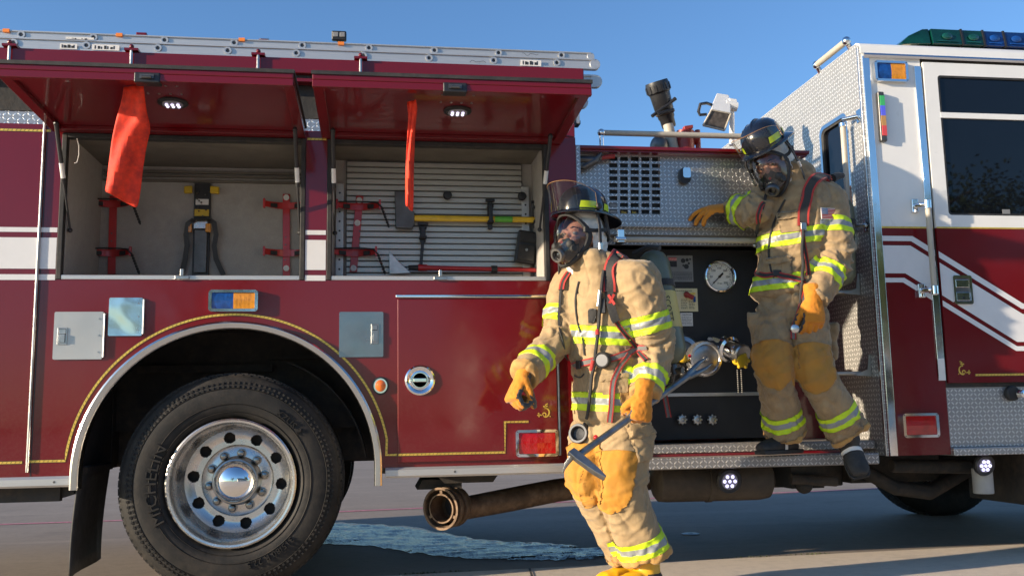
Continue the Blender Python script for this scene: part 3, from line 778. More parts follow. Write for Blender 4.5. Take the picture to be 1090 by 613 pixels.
# small side hatches
def hatch(pts, m_, latch=None, hinge=None, name='filler_hatch', th=.008):
    q = [A(*p) for p in pts]; x0 = (q[0].x+q[3].x)/2; x1 = (q[1].x+q[2].x)/2; z1 = (q[0].z+q[1].z)/2; z0 = (q[2].z+q[3].z)/2
    g = plate(rrect(x0, x1, z0, z1, .008), [], -th, -.0005); o = P(g, name, m_, smooth=True, bevel=.002)
    if latch:
        a, b_ = A(latch[0], latch[1]), A(latch[2], latch[3])
        g = MB(); g.box(a.x, b_.x, -th-.004, -th, b_.z, a.z); l = g.build('latch_plate', 'steel', o, bevel=.002)
        g = MB(); g.box(a.x+.010, b_.x-.010, -th-.012, -th-.0045, b_.z+.012, b_.z+.052); g.box(a.x+.008, b_.x-.008, -th-.0055, -th-.0045, a.z-.03, a.z-.008); g.mat(1); g.box(a.x+.006, b_.x-.006, -th-.0050, -th-.004, a.z-.034, a.z-.006); g.build('latch_lever', ['steel', 'black'], o, bevel=.0015)
    if hinge:
        xx = x1 if hinge > 0 else x0
        g = MB(); g.cyl((xx+hinge*.006, -th, z0+.01), (xx+hinge*.006, -th, z1-.01), .006, n=8)
        for t in (.15, .5, .85): g.cyl((xx-hinge*.02, -th-.003, z0+(z1-z0)*t), (xx-hinge*.02, -th, z0+(z1-z0)*t), .004, n=8)
        g.build('hinge', 'steel', o)
    return o
M['hatch'] = mat('satin_aluminium_hatch', (.50, .49, .46), .42, metal=.75, var=.08, vs=3)
M['hatch2'] = mat('polished_hatch', (.72, .70, .66), .10, metal=1, var=.02, vs=4, bump=.02, bs=1.6, rv=.02)
M['hatch3'] = mat('grey_steel_hatch', (.27, .29, .30), .22, metal=.85, var=.15, vs=6, bump=.001, bs=6)
hatch([(58, 332), (110, 332), (110, 383), (57, 382)], 'hatch', (62, 349, 72, 367), 1)
hatch([(116, 317), (152, 317), (152, 358), (116, 357)], 'hatch2', None, 1, 'vent_hatch')
hatch([(361, 332), (408, 332), (408, 380), (361, 380)], 'hatch3', (395, 345, 403, 366), None, 'filler_hatch')
# --- lamps
def marker(c0, c1, lensmats, y=0.0, name='marker_light', proud=.028):
    a, b_ = A(c0[0], c0[1], y), A(c1[0], c1[1], y)
    x0, x1, z0, z1 = a.x, b_.x, b_.z, a.z
    g = plate(rrect(x0, x1, z0, z1, .018), [rrect(x0+.016, x1-.016, z0+.014, z1-.014, .008)], y-proud, y-.0005); o = P(g, name, 'chrome', bevel=.005)
    n = len(lensmats); W_ = (x1-x0-.034)/n
    for i, lm in enumerate(lensmats):
        g = MB(); xa = x0+.017+W_*i; xb = xa+W_
        K = 10; vs = []
        for k in range(K+1):
            for j in range(5): u, v = k/K, j/4; vs.append((xa+(xb-xa)*u, y-proud*.75-.004*math.sin(PI*v)-.0003*(k % 2), z0+.015+(z1-z0-.03)*v))
        g.add(vs, [(k*5+j, (k+1)*5+j, (k+1)*5+j+1, k*5+j+1) for k in range(K) for j in range(4)])
        g.build('lens', lm, o, smooth=False)
    g = MB(); g.box(x0+.0165, x1-.0165, y-.010, y-.003, z0+.0145, z1-.0145); g.build('reflector', 'chrome', o)
    g = MB()
    for xx in (x0+.010, x1-.010): g.cyl((xx, y-proud-.002, z0+.009), (xx, y-proud, z0+.009), .0035, n=8); g.cyl((xx, y-proud-.002, z1-.009), (xx, y-proud, z1-.009), .0035, n=8)
    g.build('screw', 'dark_steel', o, split=True); return o
marker((223, 309), (275, 332), ['blue_lens', 'amber_lens'])
marker((548, 457.5), (594, 485), ['red_lens'], y=-.016)
marker((958, 440), (998, 465), ['red_lens'])
marker((928, 66), (965, 89), ['blue_lens', 'amber_lens'])
c = A(405, 410.5); g = MB(); g.lathe(c, (0, -1, 0), [(0, .043), (.006, .043), (.008, .038)], 28, ell=1.1); o = P(g, 'side_reflector', 'black')
g = MB(); g.lathe(c, (0, -1, 0), [(.004, .037), (.012, .035), (.012, .030)], 28, ell=1.1); g.build('rim', 'chrome', o)
g = MB(); g.lathe(c, (0, -1, 0), [(.006, .030), (.018, .026), (.024, .014), (.026, 0)], 24, ell=1.1); g.build('lens', mat('orange_lens', (.75, .16, .01), .2, coat=1, bump=.002, bs=120), o)
# --- sills
for x0, x1 in ((-3.69, ax0-ar-.012), (ax0+ar+.035, 1.10)):
    g = MB(); g.rings([[(x, .028, .546), (x, -.012, .546), (x, -.022, .556), (x, -.022, .586), (x, -.012, .598), (x, .0, .5985), (x, .0, .5955), (x, .028, .5955)] for x in (x0, x1)]); o = P(g, 'rub_rail', 'alu', smooth=False)
    g = MB(); x = x1-.08
    while x > x0: g.lathe((x, -.022, .571), (0, -1, 0), [(0, .006), (.002, .005), (.0025, 0)], 10); x -= .62
    g.build('rivet', 'dark_steel', o)
# --- wheel arch trim
g = MB(); rings = []
prof = [(0, .03), (0, -.034), (.006, -.042), (.030, -.046), (.040, -.040), (.042, -.008), (.042, -.001)]
path = [((ax0-ar, z), PI) for z in (.53, .56)]+[((ax0+ar*math.cos(a), az0+ar*math.sin(a)), a) for a in [PI-PI*i/56 for i in range(57)]]+[((ax0+ar, z), 0) for z in (.56, .51)]
for (x, z), a in path: rings.append([(x+(r-.022)*math.cos(a), y, z+(r-.022)*math.sin(a)) for r, y in prof])
g.rings(rings); P(g, 'arch_trim', 'polish', bevel=.0015)

g = MB(); g.rings([[(ax0+math.cos(a)*r_, y, .54+math.sin(a)*r_) for r_, y in ((.665, .44), (.675, .44), (.675, .70), (.665, .70))] for a in [rad(8+62*k/24) for k in range(25)]]); P(g, 'inner_fender', 'under')
g = MB(); g.box(-.62, -.10, .66, .70, 1.20, 1.225); P(g, 'inner_brace', 'under'); g = MB(); g.box(-1.35, -.60, .66, .70, 1.13, 1.17); P(g, 'inner_brace', 'under')
# --- wheels
def wheel(cx, yf, cz, side=-1, dual=True, letters=True):
    """yf outer tyre face; side=-1 faces the camera"""
    s = side
    g = MB(); c = Vector((cx, yf, cz)); ax_ = Vector((0, -s, 0)); R = WR   # lathe runs inward from face
    prof = [(.045, .325), (.012, .345), (.002, .385), (.000, .43), (.004, .462), (.012, .490), (.022, .512), (.030, .528), (.040, .540), (.060, .5455), (.090, R), (.155, R+.002), (.22, R), (.25, .5455), (.27, .536), (.29, .50), (.30, .43), (.29, .36), (.26, .325)]
    g.lathe(c, ax_, prof, 96, cap=False); ty = P(g, 'wheel', 'tyre', angle=50)
    g = MB()     # tread blocks
    N_ = 84
    for k in range(N_):
        for row, (h0, h1, r0, r1) in enumerate(((.018, .050, .506, .5505), (.056, .088, .545, .5555), (.096, .128, .548, .5575), (.135, .175, .549, .558), (.182, .214, .548, .5575), (.222, .256, .541, .5545))):
            a0 = 2*PI*(k+(row % 2)*.4)/N_; wd = 2*PI/N_*(.80 if row else .74)
            q = []
            for hh, r_ in ((h0, r0 if row == 0 else r1), (h1, r1)):
                for aa in (a0, a0+wd):
                    for dr in (-.02, 0): q.append(Vector((cx+math.cos(aa)*(r_+dr), yf-s*hh, cz+math.sin(aa)*(r_+dr))))
            g.add(q, [(0, 1, 3, 2), (4, 6, 7, 5), (0, 4, 5, 1), (2, 3, 7, 6), (1, 5, 7, 3), (0, 2, 6, 4)])
    g.build('tread', 'tyre', ty, smooth=False)
    # shoulder ribs on the sidewall
    g = MB()
    for rr_, hh in ((.475, .0075), (.395, .001), (.355, .009)):
        g.rings([[(cx+math.cos(a)*(rr_+dx), yf-s*(hh+dy), cz+math.sin(a)*(rr_+dx)) for dx, dy in ((-.004, .003), (0, -.0035), (.004, .003))] for a in [2*PI*k/90 for k in range(90)]], cap=False, close=True)
    for k in range(120):
        a = 2*PI*k/120; r0_, r1_ = .484, .502
        d = Vector((math.cos(a), 0, math.sin(a))); t_ = Vector((-math.sin(a), 0, math.cos(a)))*.006
        for rr_, hh, hl in ((.484, .008, .004), (.503, .015, .004)):
            p = Vector((cx, yf-s*hh, cz))+d*rr_; g.obox(p, t_, d*.006, (0, .0035, 0))
    if letters:
        for body, a0, size, rr_ in (('MICHELIN', 180, .082, .360), ('XZUS 2', 47, .046, .400), ('315/80 R 22.5', -60, .042, .400), ('MICHELIN', 25-48, .001, .40)):
            if size < .01: continue
            wd = len(body)*size*.62
            text(g, body, Vector((cx, yf-.004, cz)), (1, 0, 0), (0, 0, 1), size, .0065, 'CENTER', bend=(rr_, rad(a0) if a0 != -60 else rad(-60)), spacing=1.05) if a0 > 0 else text(g, body, Vector((cx, yf-.004, cz)), (1, 0, 0), (0, 0, 1), size, .009, 'CENTER', bend=(rr_, rad(a0)), spacing=1.05)
    g.build('sidewall_marking', 'tyre', ty, smooth=False)
    # rim
    dd = .235 if dual else .05
    hand = 10
    g = MB()
    g.lathe(c, ax_, [(.030, .316), (.012, .322), (.006, .314), (.008, .304), (.020, .298), (.055, .290), (.085, .284), (.12, .282), (dd-.04, .276), (dd-.012, .266)], 72, cap=False)
    # disc with hand holes: ring of quads leaving gaps
    rin, r1, r2, rout = .150, .187, .233, .252
    n = 160; rings_r = [.0, .150, .172, .187, .199, .210, .221, .233, .252]
    def inhole(r_, a):
        k = round(a/(2*PI/hand)); da = a-k*2*PI/hand
        return ((r_-.226)/.029)**2+((da*r_)/.031)**2 < 1
    n = 240; rs = [.185+.082*i/28 for i in range(29)]
    def yy_(r_): return dd+.010-.025*max(0, (r_-.215)/.052)**1.5
    vs = [Vector((cx+math.cos(2*PI*k/n)*r_, yf-s*yy_(r_), cz+math.sin(2*PI*k/n)*r_)) for r_ in rs for k in range(n)]
    fs = []
    for i in range(28):
        for k in range(n):
            rm = (rs[i]+rs[i+1])/2; am = 2*PI*(k+.5)/n
            if not inhole(rm, (am+PI/hand*.35) % (2*PI)): fs.append((i*n+k, i*n+(k+1) % n, (i+1)*n+(k+1) % n, (i+1)*n+k))
    g.add(vs, fs)
    g.lathe(c, ax_, [(dd+.010, .186), (dd-.002, .182), (dd-.006, .176), (dd-.006, .09), (dd-.006, .0)], 64, cap=False)
    ri = g.build('rim', 'alu_wheel', ty, angle=40)
    g = MB(); g.lathe(c, ax_, [(dd+.05, .268), (dd+.06, .1), (dd+.06, 0)], 40, cap=False); g.build('brake_drum', 'under', ty)
    for k in range(10):
        a = 2*PI*(k+.28)/10; p = Vector((cx+math.cos(a)*.143, yf-s*(dd-.006), cz+math.sin(a)*.143))
        g = MB(); g.lathe(p, (0, s, 0), [(0, .025), (.006, .025), (.007, .0195), (.032, .019), (.039, .015), (.042, .007), (.042, 0)], 12); g.build('lug_nut', 'nut', ty)
    g = MB(); g.lathe(c-Vector((0, s*(dd-.006), 0)), (0, s, 0), [(0, .128), (.010, .126), (.024, .120), (.050, .118), (.078, .117), (.088, .113), (.090, .106)], 48, cap=False); g.build('hub', 'steel', ty)
    g = MB(); g.lathe(c-Vector((0, s*(dd-.006), 0)), (0, s, 0), [(.070, .106)]+[(.088+.066*math.sin(t), .105*math.cos(t)) for t in [PI/2*k/14 for k in range(15)]], 64, cap=False); g.build('hub_cap', 'chrome', ty, angle=60)
    return ty
wheel(WX, .018, WZ, -1)
wheel(WX, 2.48, WZ, 1, letters=False)
wheel(4.52, 2.46, WZ, 1, dual=False, letters=False); wheel(4.52, .04, WZ, -1, dual=False, letters=False)
for y in (.36, 1.86):   # inner duals
    g = MB(); g.lathe((WX, y, WZ), (0, 1, 0), [(.03, .30), (0, .40), (.02, .50), (.05, .545), (.25, .545), (.28, .50), (.30, .40), (.27, .30)], 64); P(g, 'inner_wheel', 'tyre')
g = MB(); g.cyl((WX, .25, WZ), (WX, 2.25, WZ), .09, n=16).sphere((WX, 1.25, WZ), .24, 16, 10); g.cyl((4.52, .3, .5), (4.52, 2.2, .5), .06, n=12); P(g, 'axle', 'under')
# mudflap
g = MB(); vs = []; K = 8
for i in range(K+1):
    t = i/K; z = .64-.53*t
    for j in range(6):
        u = j/5; vs.append((-1.455-.035*math.sin(t*2.2)+.008*math.sin(u*6+t*3)-.012*t*u, .035+.54*u, z+.012*u*t))
g.add(vs, [(i*6+j, i*6+j+1, (i+1)*6+j+1, (i+1)*6+j) for i in range(K) for j in range(5)])
o = P(g, 'mudflap', 'rubber'); s = o.modifiers.new('t', 'SOLIDIFY'); s.thickness = .010
g = MB(); g.box(-1.475, -1.44, .03, .58, .60, .63); P(g, 'mudflap_bracket', 'under')

# --- underbody
g = MB()
for y in (.80, 1.62): g.box(-3.6, 5.6, y, y+.08, .60, .86)
for x in (-2.6, -1.7, .3, 1.2, 2.2, 3.3): g.box(x, x+.1, .4, 2.1, .64, .72)
P(g, 'chassis_rail', 'under', bevel=.01, split=True)
g = MB(); g.box(-3.4, -1.56, .10, .14, .47, .60); g.prism([(-3.4, .60), (-1.50, .60), (-1.50, .50), (-1.60, .47), (-1.72, .485), (-3.4, .53)], (0, .12, 0), (1, 0, 0), (0, 0, 1), (0, .03, 0)); P(g, 'skirt_bracket', 'under')
g = MB(); g.prism([(.02, .56), (.30, .56), (.36, .50), (.62, .50), (.66, .555), (1.1, .555), (1.1, .59), (.02, .59)], (0, .16, 0), (1, 0, 0), (0, 0, 1), (0, .03, 0)); P(g, 'skirt_bracket', 'under')
# red mud guard seen past the tyre
g = MB(); g.box(.0, .03, 1.9, 2.4, .42, .60); P(g, 'far_mudguard', 'red')
g = MB(); c0 = A(492, 541, .30); g.tube([c0, A(540, 532, .38), A(590, 522, .5), A(650, 514, .7), A(720, 508, .9)], [.062, .066, .066, .064, .06], 20); ex_ = P(g, 'exhaust_pipe', 'rust')
c1 = A(470, 541, .16); d_ = (c0-c1).normalized(); d_ = Vector((.62, .78, .05)).normalized()
g = MB(); g.lathe(c1, d_, [(.0, .108), (-.012, .112), (-.012, .100), (.0, .096), (.08, .094), (.082, .108), (.11, .112), (.14, .10), (.15, .06)], 36, cap=False); g.build('exhaust_diffuser', 'rust', ex_)
g = MB(); g.lathe(c1, d_, [(-.004, .070), (-.004, .078), (.10, .078), (.10, .066), (-.004, .066)], 32, cap=False); g.lathe(c1, d_, [(.02, .094), (.02, .109), (.035, .111), (.05, .109), (.05, .094)], 36, cap=False)
for k in range(3):
    a = 2*PI*k/3+.5; _, u_, v_ = basis(d_); r_ = u_*math.cos(a)+v_*math.sin(a); g.obox(c1+r_*.087+d_*.01, r_*.012, d_*.008, r_.cross(d_)*.008)
g.build('diffuser_ring', 'rust', ex_)
g = MB(); g.lathe(c1, d_, [(.12, .06), (.121, 0)], 20); g.build('pipe_bore', 'black', ex_)
g = MB(); g.prism([(0, 0), (.24, 0), (.24, .05), (.03, .05)], A(444, 521, .2), (1, 0, 0), (0, 0, 1), (0, .3, 0)); P(g, 'exhaust_hanger', 'under')
M['tank'] = mat('grimy_brown_tank', (.05, .038, .028), .6, var=.4, bump=.001, bs=60, dirt=((.10, .075, .05), .6))
# tank behind the pump step
ca, cb = A(700, 512, .40), A(830, 509, .40)
g = MB(); g.lathe(ca, cb-ca, [(-.03, .02), (-.02, .09), (0, .115), (.05, .12), (.28, .12), (.283, .126), (.31, .126), (.313, .12), (.60, .12), (.66, .11), (.69, .06), (.70, .01)], 28); P(g, 'air_tank', 'tank')
g = MB(); g.box(cb.x+.05, cb.x+.25, .35, .6, .40, .56).sphere((cb.x+.12, .34, .42), .05).cyl((cb.x+.02, .3, .46), (cb.x+.3, .3, .44), .03); P(g, 'valve_block', 'under')
def under_lamp(c, n_, r=.052):
    g = MB(); g.lathe(c, (0, -1, -.25), [(0, r*1.35), (.02, r*1.4), (.03, r*1.25), (.026, r)], 24); o = P(g, 'ground_light', 'black')
    d, u, v = basis((0, -1, -.25)); g = MB(); g.lathe(c+d*.018, d, [(0, r*.98), (.008, r*.9), (.01, 0)], 20); g.build('lens', 'clear_lens', o)
    g = MB()
    for k in range(6):
        a = 2*PI*k/6; g.sphere(c+d*.028+(u*math.cos(a)+v*math.sin(a))*r*.58, .010, 8, 6)
    g.sphere(c+d*.028, .009, 8, 6); g.build('diode', 'led', o, split=True)
under_lamp(A(775, 510.5, .16), 6); under_lamp(A(1046, 494, .10), 6, .045)
c = A(1045, 498, .18); g = MB(); g.cyl(c, c-Vector((0, 0, .145)), .056, n=24); P(g, 'drain_canister', mat('grey_canister', (.36, .35, .33), .5, var=.15), bevel=.005)
g = MB(); random.seed(9)
g.tube([(2.9, .5, .50), (3.1, .45, .38), (3.35, .5, .34), (3.6, .6, .42), (3.9, .6, .56)], .045, 12)
g.box(2.9, 3.5, .6, .78, .40, .60).cyl((3.0, .3, .52), (3.5, .3, .5), .04).box(3.75, 4.1, .15, .7, .28, .58).cyl((3.9, .1, .42), (3.9, .6, .42), .07).box(2.3, 2.9, .7, 1.4, .38, .7)
P(g, 'suspension', 'under', bevel=.01)
# ------------------------------------------------------------------ front column, ladder rack, ladders
g = MB(); g.box(.985, 1.086, -.004, .10, 2.373, 2.675); P(g, 'corner_post', 'red', bevel=.004)
g = MB(); g.box(1.0885, 1.115, .002, .09, .60, 2.33); P(g, 'corner_trim', 'dia_xz', bevel=.003)
g = MB(); g.box(-3.65, 1.14, -.035, .055, 2.677, 2.762); ld = P(g, 'ladder_beam', 'red', bevel=.006)
g = MB(); g.box(-3.65, 1.10, -.010, .05, 2.640, 2.660); g.build('beam_flange', 'red', ld, bevel=.002)
g = MB(); g.box(-3.65, 1.09, -.006, .05, 2.6605, 2.6765); g.build('beam_seal', 'rubber', ld)
g = MB(); g.box(-3.6, 1.02, .06, .07, 2.46, 2.66); g.build('beam_web', 'under', ld)
for px in (10, 140, 275, 384):
    g = MB(); c = A(px, 62, -.04); x = c.x
    g.mat(0).box(x-.035, x+.035, -.055, .0, 2.764, 2.776).box(x-.018, x+.018, -.052, -.036, 2.66, 2.676)
    g.mat(1).cyl((x, -.046, 2.655), (x, -.046, 2.79), .008, n=10)
    g.mat(0).sphere((x, -.046, 2.665), .016, 10, 6).sphere((x, -.046, 2.785), .013, 8, 6)
    g.build('beam_clamp', ['red', 'steel'], ld)
M['tape_orange'] = mat('orange_tape', (.80, .22, .03), .5)
def ladder(x0, x1, y0, y1, z, hh, name, label, cat='ladder', stick=True, rung0=-1.86, tapes=(), z2=None):
    o = empty(name, ((x0+x1)/2, (y0+y1)/2, z-hh), label, cat)
    for sec in range(2 if z2 else 1):
        zz = (z, z2)[sec] if z2 else z; yy0 = y0+.012*sec; yy1 = y1-.012*sec; h_ = hh if sec == 0 else hh*.72
        for yy, sgn in ((yy0, 1), (yy1, -1)):
            g = MB()
            pf = [(0, -h_), (0, -h_*.72), (.008*sgn, -h_*.66), (.008*sgn, h_*.66), (0, h_*.72), (0, h_), (.032*sgn, h_), (.032*sgn, -h_)]
            xe = x1-.02*sec
            g.rings([[(x, yy+a, zz+b) for a, b in pf] for x in (x0, xe)]); g.build('side_rail', 'alu', o, smooth=False)
            g = MB(); g.cyl((xe, yy+.002, zz), (xe, yy+.034*sgn, zz), h_*1.02, n=20); g.build('rail_cap', 'alu', o, bevel=.003)
        x = rung0+.03*sec
        while x < x1-.06:
            g = MB(); g.mat(0).cyl((x, yy0+.004, zz), (x, yy1-.004, zz), .016, n=12)
            g.mat(1).cyl((x, yy0+.0035, zz), (x, yy0+.005, zz), .0095, n=12)
            g.mat(0).lathe((x, yy0+.005, zz), (0, -1, 0), [(0, .021), (.004, .020), (.004, .012), (0, .011)], 16, cap=False)
            x += .357; g.build('rung', ['alu', 'black'], o)
    return o
l1 = ladder(-3.6, 1.215, .0, .46, 2.803, .030, 'extension_ladder', 'long aluminium extension ladder lying on top of the red roof beam', z2=2.853)
for i, (a, b_, py0, py1) in enumerate(((70, 100, 39.5, 43.0), (64, 82, 46.5, 53), (98, 127, 47.5, 54.5), (554, 576, 64, 71))):
    p, q = A(a, py0, -.001), A(b_, py1, -.001)
    g = MB(); g.mat(0).box(p.x, q.x, -.0035, -.001, q.z, p.z)
    g.mat(1)
    for k in range(7):
        xx = p.x+(q.x-p.x)*(.1+.8*k/7); g.box(xx, xx+.006+.006*(k % 2), -.0042, -.0036, q.z+.006, p.z-.006-.003*(k % 3))
    g.build('ladder_label', ['paper', 'ink'], l1, smooth=False)
g = MB()
for px in (5, 126, 257, 363):
    c = A(px, 42, 0); g.box(c.x-.016, c.x+.016, .0085, .048, 2.862, 2.8795)
g.build('marking_tape', 'tape_orange', l1, smooth=False, split=True)
g = MB()
def scribble(px, py, w_, seed):
    random.seed(seed); c = A(px, py, -.002); pts = [c+Vector((w_*k/8, -.001, random.uniform(-.007, .007))) for k in range(9)]; g.tube(pts, .0012, 4)
scribble(500, 65.5, .09, 1); scribble(556, 58, .09, 2); g.build('pen_mark', 'ink', l1)
ladder(-2.6, 1.225, .03, .42, 2.715, .036, 'roof_ladder', 'shorter aluminium ladder just below the extension ladder', rung0=-1.72)
ladder(-3.3, .98, .09, .40, 2.53, .036, 'attic_ladder', 'narrow ladder stored behind the raised doors just above the body roof', rung0=-1.5)
# small items along the top of the rack
c = A(152, 35, .1); g = MB(); g.mat(0).box(c.x-.025, c.x+.03, .06, .14, 2.87, 2.91); g.mat(1).tube([(c.x+.03, .1, 2.90), (c.x+.08, .1, 2.895), (c.x+.11, .1, 2.885)], .009, 8); P(g, 'ladder_lock', ['red', 'steel'], bevel=.004)
c = A(281, 40, .1); g = MB(); g.mat(0).box(c.x-.025, c.x+.025, .06, .14, 2.86, 2.90); g.mat(1).box(c.x-.02, c.x+.03, .08, .12, 2.90, 2.912); P(g, 'ladder_lock', ['red', 'steel'], bevel=.004)
c = A(361, 39, .08); o = empty('work_light', (c.x, .08, 2.87), 'small black twin work light standing on top of the ladder rack', 'work light')
g = MB(); g.obox(c, (.040, 0, 0), (0, .022, .004), (0, -.004, .026)); g.build('housing', 'black', o, bevel=.007, seg=3)
g = MB()
for s in (-1, 1): g.obox(c+Vector((s*.018, -.023, .002)), (.014, 0, 0), (0, .002, 0), (0, 0, .014))
g.build('lens', 'label_grey', o, bevel=.002)
g = MB(); g.cyl((c.x, .08, 2.86), c, .012, n=10); g.build('stalk', 'black', o)
# scene lamp on the corner post
c = A(615.5, 121, .0); g = MB(); g.obox(c+Vector((.0, .05, 0)), (.012, 0, 0), (0, .04, 0), (0, 0, .055)); o = P(g, 'corner_lamp', 'paper', bevel=.008)
g = MB(); g.obox(c+Vector((.002, .05, -.045)), (.013, 0, 0), (0, .035, 0), (0, 0, .01)); g.build('lamp_base', 'black', o)

# ------------------------------------------------------------------ pump house
PY = .30
PX1 = 2.46
g = MB(); g.box(1.12, 2.32, PY, PY+.02, .70, 1.80); P(g, 'pump_panel', 'black_panel', smooth=False)
g = MB(); g.box(1.09, 2.815, .66, .70, .62, 1.86); g.box(2.32, 2.35, PY, .66, .70, 1.86); P(g, 'pump_bulkhead', 'red_dark', smooth=False)
zt = 2.305; z0_ = 1.87; zb = A(690, 235, .10).z
gx0 = A(648.5, 170, .10).x; 
cols = [(648.5, 657.3), (659.9, 668.5), (671.2, 680), (682.6, 691.4), (693.9, 702.7)]
holes = []
for a, b_ in cols:
    for r in range(9):
        py = 169.2+r*7.0+(a-648)*.012; p, q = A(a, py-2.3, .10), A(b_, py+2.3, .10)
        holes.append([(p.x, q.z), (q.x, q.z), (q.x, p.z), (p.x, p.z)])
g = plate([(1.09, zb), (PX1, zb), (PX1, zt), (1.09, zt)], holes, .100, .112)
P(g, 'upper_panel', 'dia_xz', smooth=False)
g = MB(); h0 = A(646, 165, .1); h1 = A(705, 229, .1); g.box(h0.x, h1.x, .15, .16, h1.z, h0.z); lo = P(g, 'louvre', 'black', smooth=False)
g = MB()
for r in range(40):
    x = h0.x+(h1.x-h0.x)*r/40; g.box(x, x+.002, .118, .15, h1.z, h0.z)
g.build('louvre_fin', 'dark_steel', lo, smooth=False)
g = MB()
for i in (0, 1):
    for r in (7, 8):
        if i == 0: a = holes[r]; g.box(a[0][0]+.006, a[1][0]-.002, .104, .11, a[0][1]+.004, a[2][1]-.004)
P(g, 'grille_label', 'label_grey')
g = MB(); a = holes[1*9+8]; b_ = holes[2*9+8]
for hh, tx in ((a, 'Vac'), (b_, 'Inc.')):
    text(g, tx, ((hh[0][0]+hh[1][0])/2, .106, hh[0][1]+.003), (1, 0, 0), (0, 0, 1), .022, .002)
P(g, 'grille_lettering', 'gold', smooth=False)
g = MB(); g.box(1.09, PX1, .03, 2.44, zt, zt+.008); g.box(PX1-.02, PX1, .113, 2.44, z0_, zt-.001); P(g, 'pump_roof', 'red_dark', smooth=False)
g = MB(); g.box(1.088, PX1+.01, .012, .105, zt+.009, zt+.030); g.box(PX1-.03, PX1+.011, .106, 2.4, zt+.0085, zt+.029); P(g, 'top_rail_cap', 'red', bevel=.005)
g = MB(); z0 = A(690, 242, .085).z; g.box(1.10, PX1, .082, .115, z0, zb-.002); P(g, 'panel_lip', 'dia_xz', bevel=.004)
g = MB(); g.box(1.10, PX1, .116, .66, 1.80+.05, z0+.012); g.box(1.10, PX1, .16, .18, 1.80, 1.849); P(g, 'panel_underside', 'dia_step', smooth=False)
# grab tube below the lip
zr = A(700, 255.3, .03).z; g = MB(); g.cyl((1.30, .03, zr), (2.30, .03, zr), .0165, n=14)
M['grip'] = mat('ribbed_cream_grip', (.42, .38, .31), .5, var=.1, bump=.001, bs=200)
o = P(g, 'grab_rail', 'grip')
for x in (1.335, 2.28):
    g = MB(); g.box(x-.02, x+.02, .012, .10, zr-.02, zr+.055); g.cyl((x-.03, .03, zr), (x+.03, .03, zr), .021, n=14)
    g.build('rail_bracket', 'chrome', o, bevel=.005)
# chrome lamp on the diamond panel
c0, c1 = A(721.5, 180, .10), A(733.5, 197, .10)
g = plate(rrect(c0.x, c1.x, c1.z, c0.z, .028), [], .065, .099); o = P(g, 'pump_lamp', 'black', bevel=.006)
g = plate(rrect(c0.x+.014, c1.x-.004, c1.z+.03, c0.z-.004, .012), [], .050, .064); g.build('shade', 'chrome', o, bevel=.006)
# gauge
c = A(764.8, 295, PY-.002); g = MB(); R_ = .098
g.lathe(c, (0, -1, 0), [(0, R_), (.030, R_), (.038, R_*.95), (.040, R_*.88), (.026, R_*.80)], 48, cap=False); ga = P(g, 'pressure_gauge', 'chrome')
g = MB(); g.lathe(c, (0, -1, 0), [(.014, R_*.82), (.015, 0)], 40); g.build('dial', 'paper', ga)
g = MB(); yd = c.y-.0165
for k in range(28):
    a = rad(225-270*k/27); d = Vector((math.cos(a), 0, math.sin(a))); big = k % 3 == 0
    g.obox(Vector((c.x, yd, c.z))+d*(.068 if big else .071), d*(.0065 if big else .0035), (0, .0006, 0), Vector((-d.z, 0, d.x))*(.0013 if big else .0007))
for k, t_ in enumerate(('0', '50', '100', '150', '200', '250', '300')):
    a = rad(225-270*k/6); text(g, t_, (c.x+math.cos(a)*.051, yd, c.z+math.sin(a)*.051-.006), (1, 0, 0), (0, 0, 1), .018, .001)
text(g, 'P S I', (c.x, yd, c.z-.045), (1, 0, 0), (0, 0, 1), .015, .001)
g.build('dial_marking', 'ink', ga, smooth=False)
g = MB(); dn = Vector((-.72, 0, -.69)); g.obox(Vector((c.x, yd-.003, c.z))+dn*.018, dn*.040, (0, .001, 0), Vector((-dn.z, 0, dn.x))*.0025); g.obox(Vector((c.x, yd-.003, c.z))-dn*.014, dn*.016, (0, .001, 0), Vector((-dn.z, 0, dn.x))*.0055); g.cyl((c.x, yd-.006, c.z), (c.x, yd, c.z), .008, n=14); g.build('needle', 'ink', ga)
# placards
def placard(a, b_, m_, name='placard'):
    p, q = A(a[0], a[1], PY), A(b_[0], b_[1], PY); g = MB(); g.box(p.x, q.x, PY-.004, PY-.0005, q.z, p.z); return P(g, name, m_, smooth=False), p, q
def lines(o, p, q, rows, m_='ink', y=PY-.0052, name='small_print', seed=1, h=.003):
    random.seed(seed); g = MB()
    for (u0, u1, v0, v1, n) in rows:
        for k in range(n):
            z = q.z+(p.z-q.z)*(v0+(v1-v0)*(k+.5)/n); x = p.x+(q.x-p.x)*u0; xe = p.x+(q.x-p.x)*u1
            while x < xe-.004:
                l_ = random.uniform(.004, .014); g.box(x, min(x+l_, xe), y, y+.0008, z-h/2, z+h/2); x += l_+.003
    return g.build(name, m_, o, smooth=False)
o, p, q = placard((710, 272), (738, 300), 'label_grey'); 
g = MB(); g.box(p.x+.006, p.x+.056, PY-.0052, PY-.0042, p.z-.030, p.z-.014); g.build('danger_header', 'ink_red', o, smooth=False)
g = MB(); text(g, 'DANGER', (p.x+.031, PY-.006, p.z-.027), (1, 0, 0), (0, 0, 1), .013, .0006); g.build('danger_word', 'paper', o, smooth=False)
g = MB(); g.box(p.x+.006, p.x+.056, PY-.0052, PY-.0042, p.z-.068, p.z-.034)
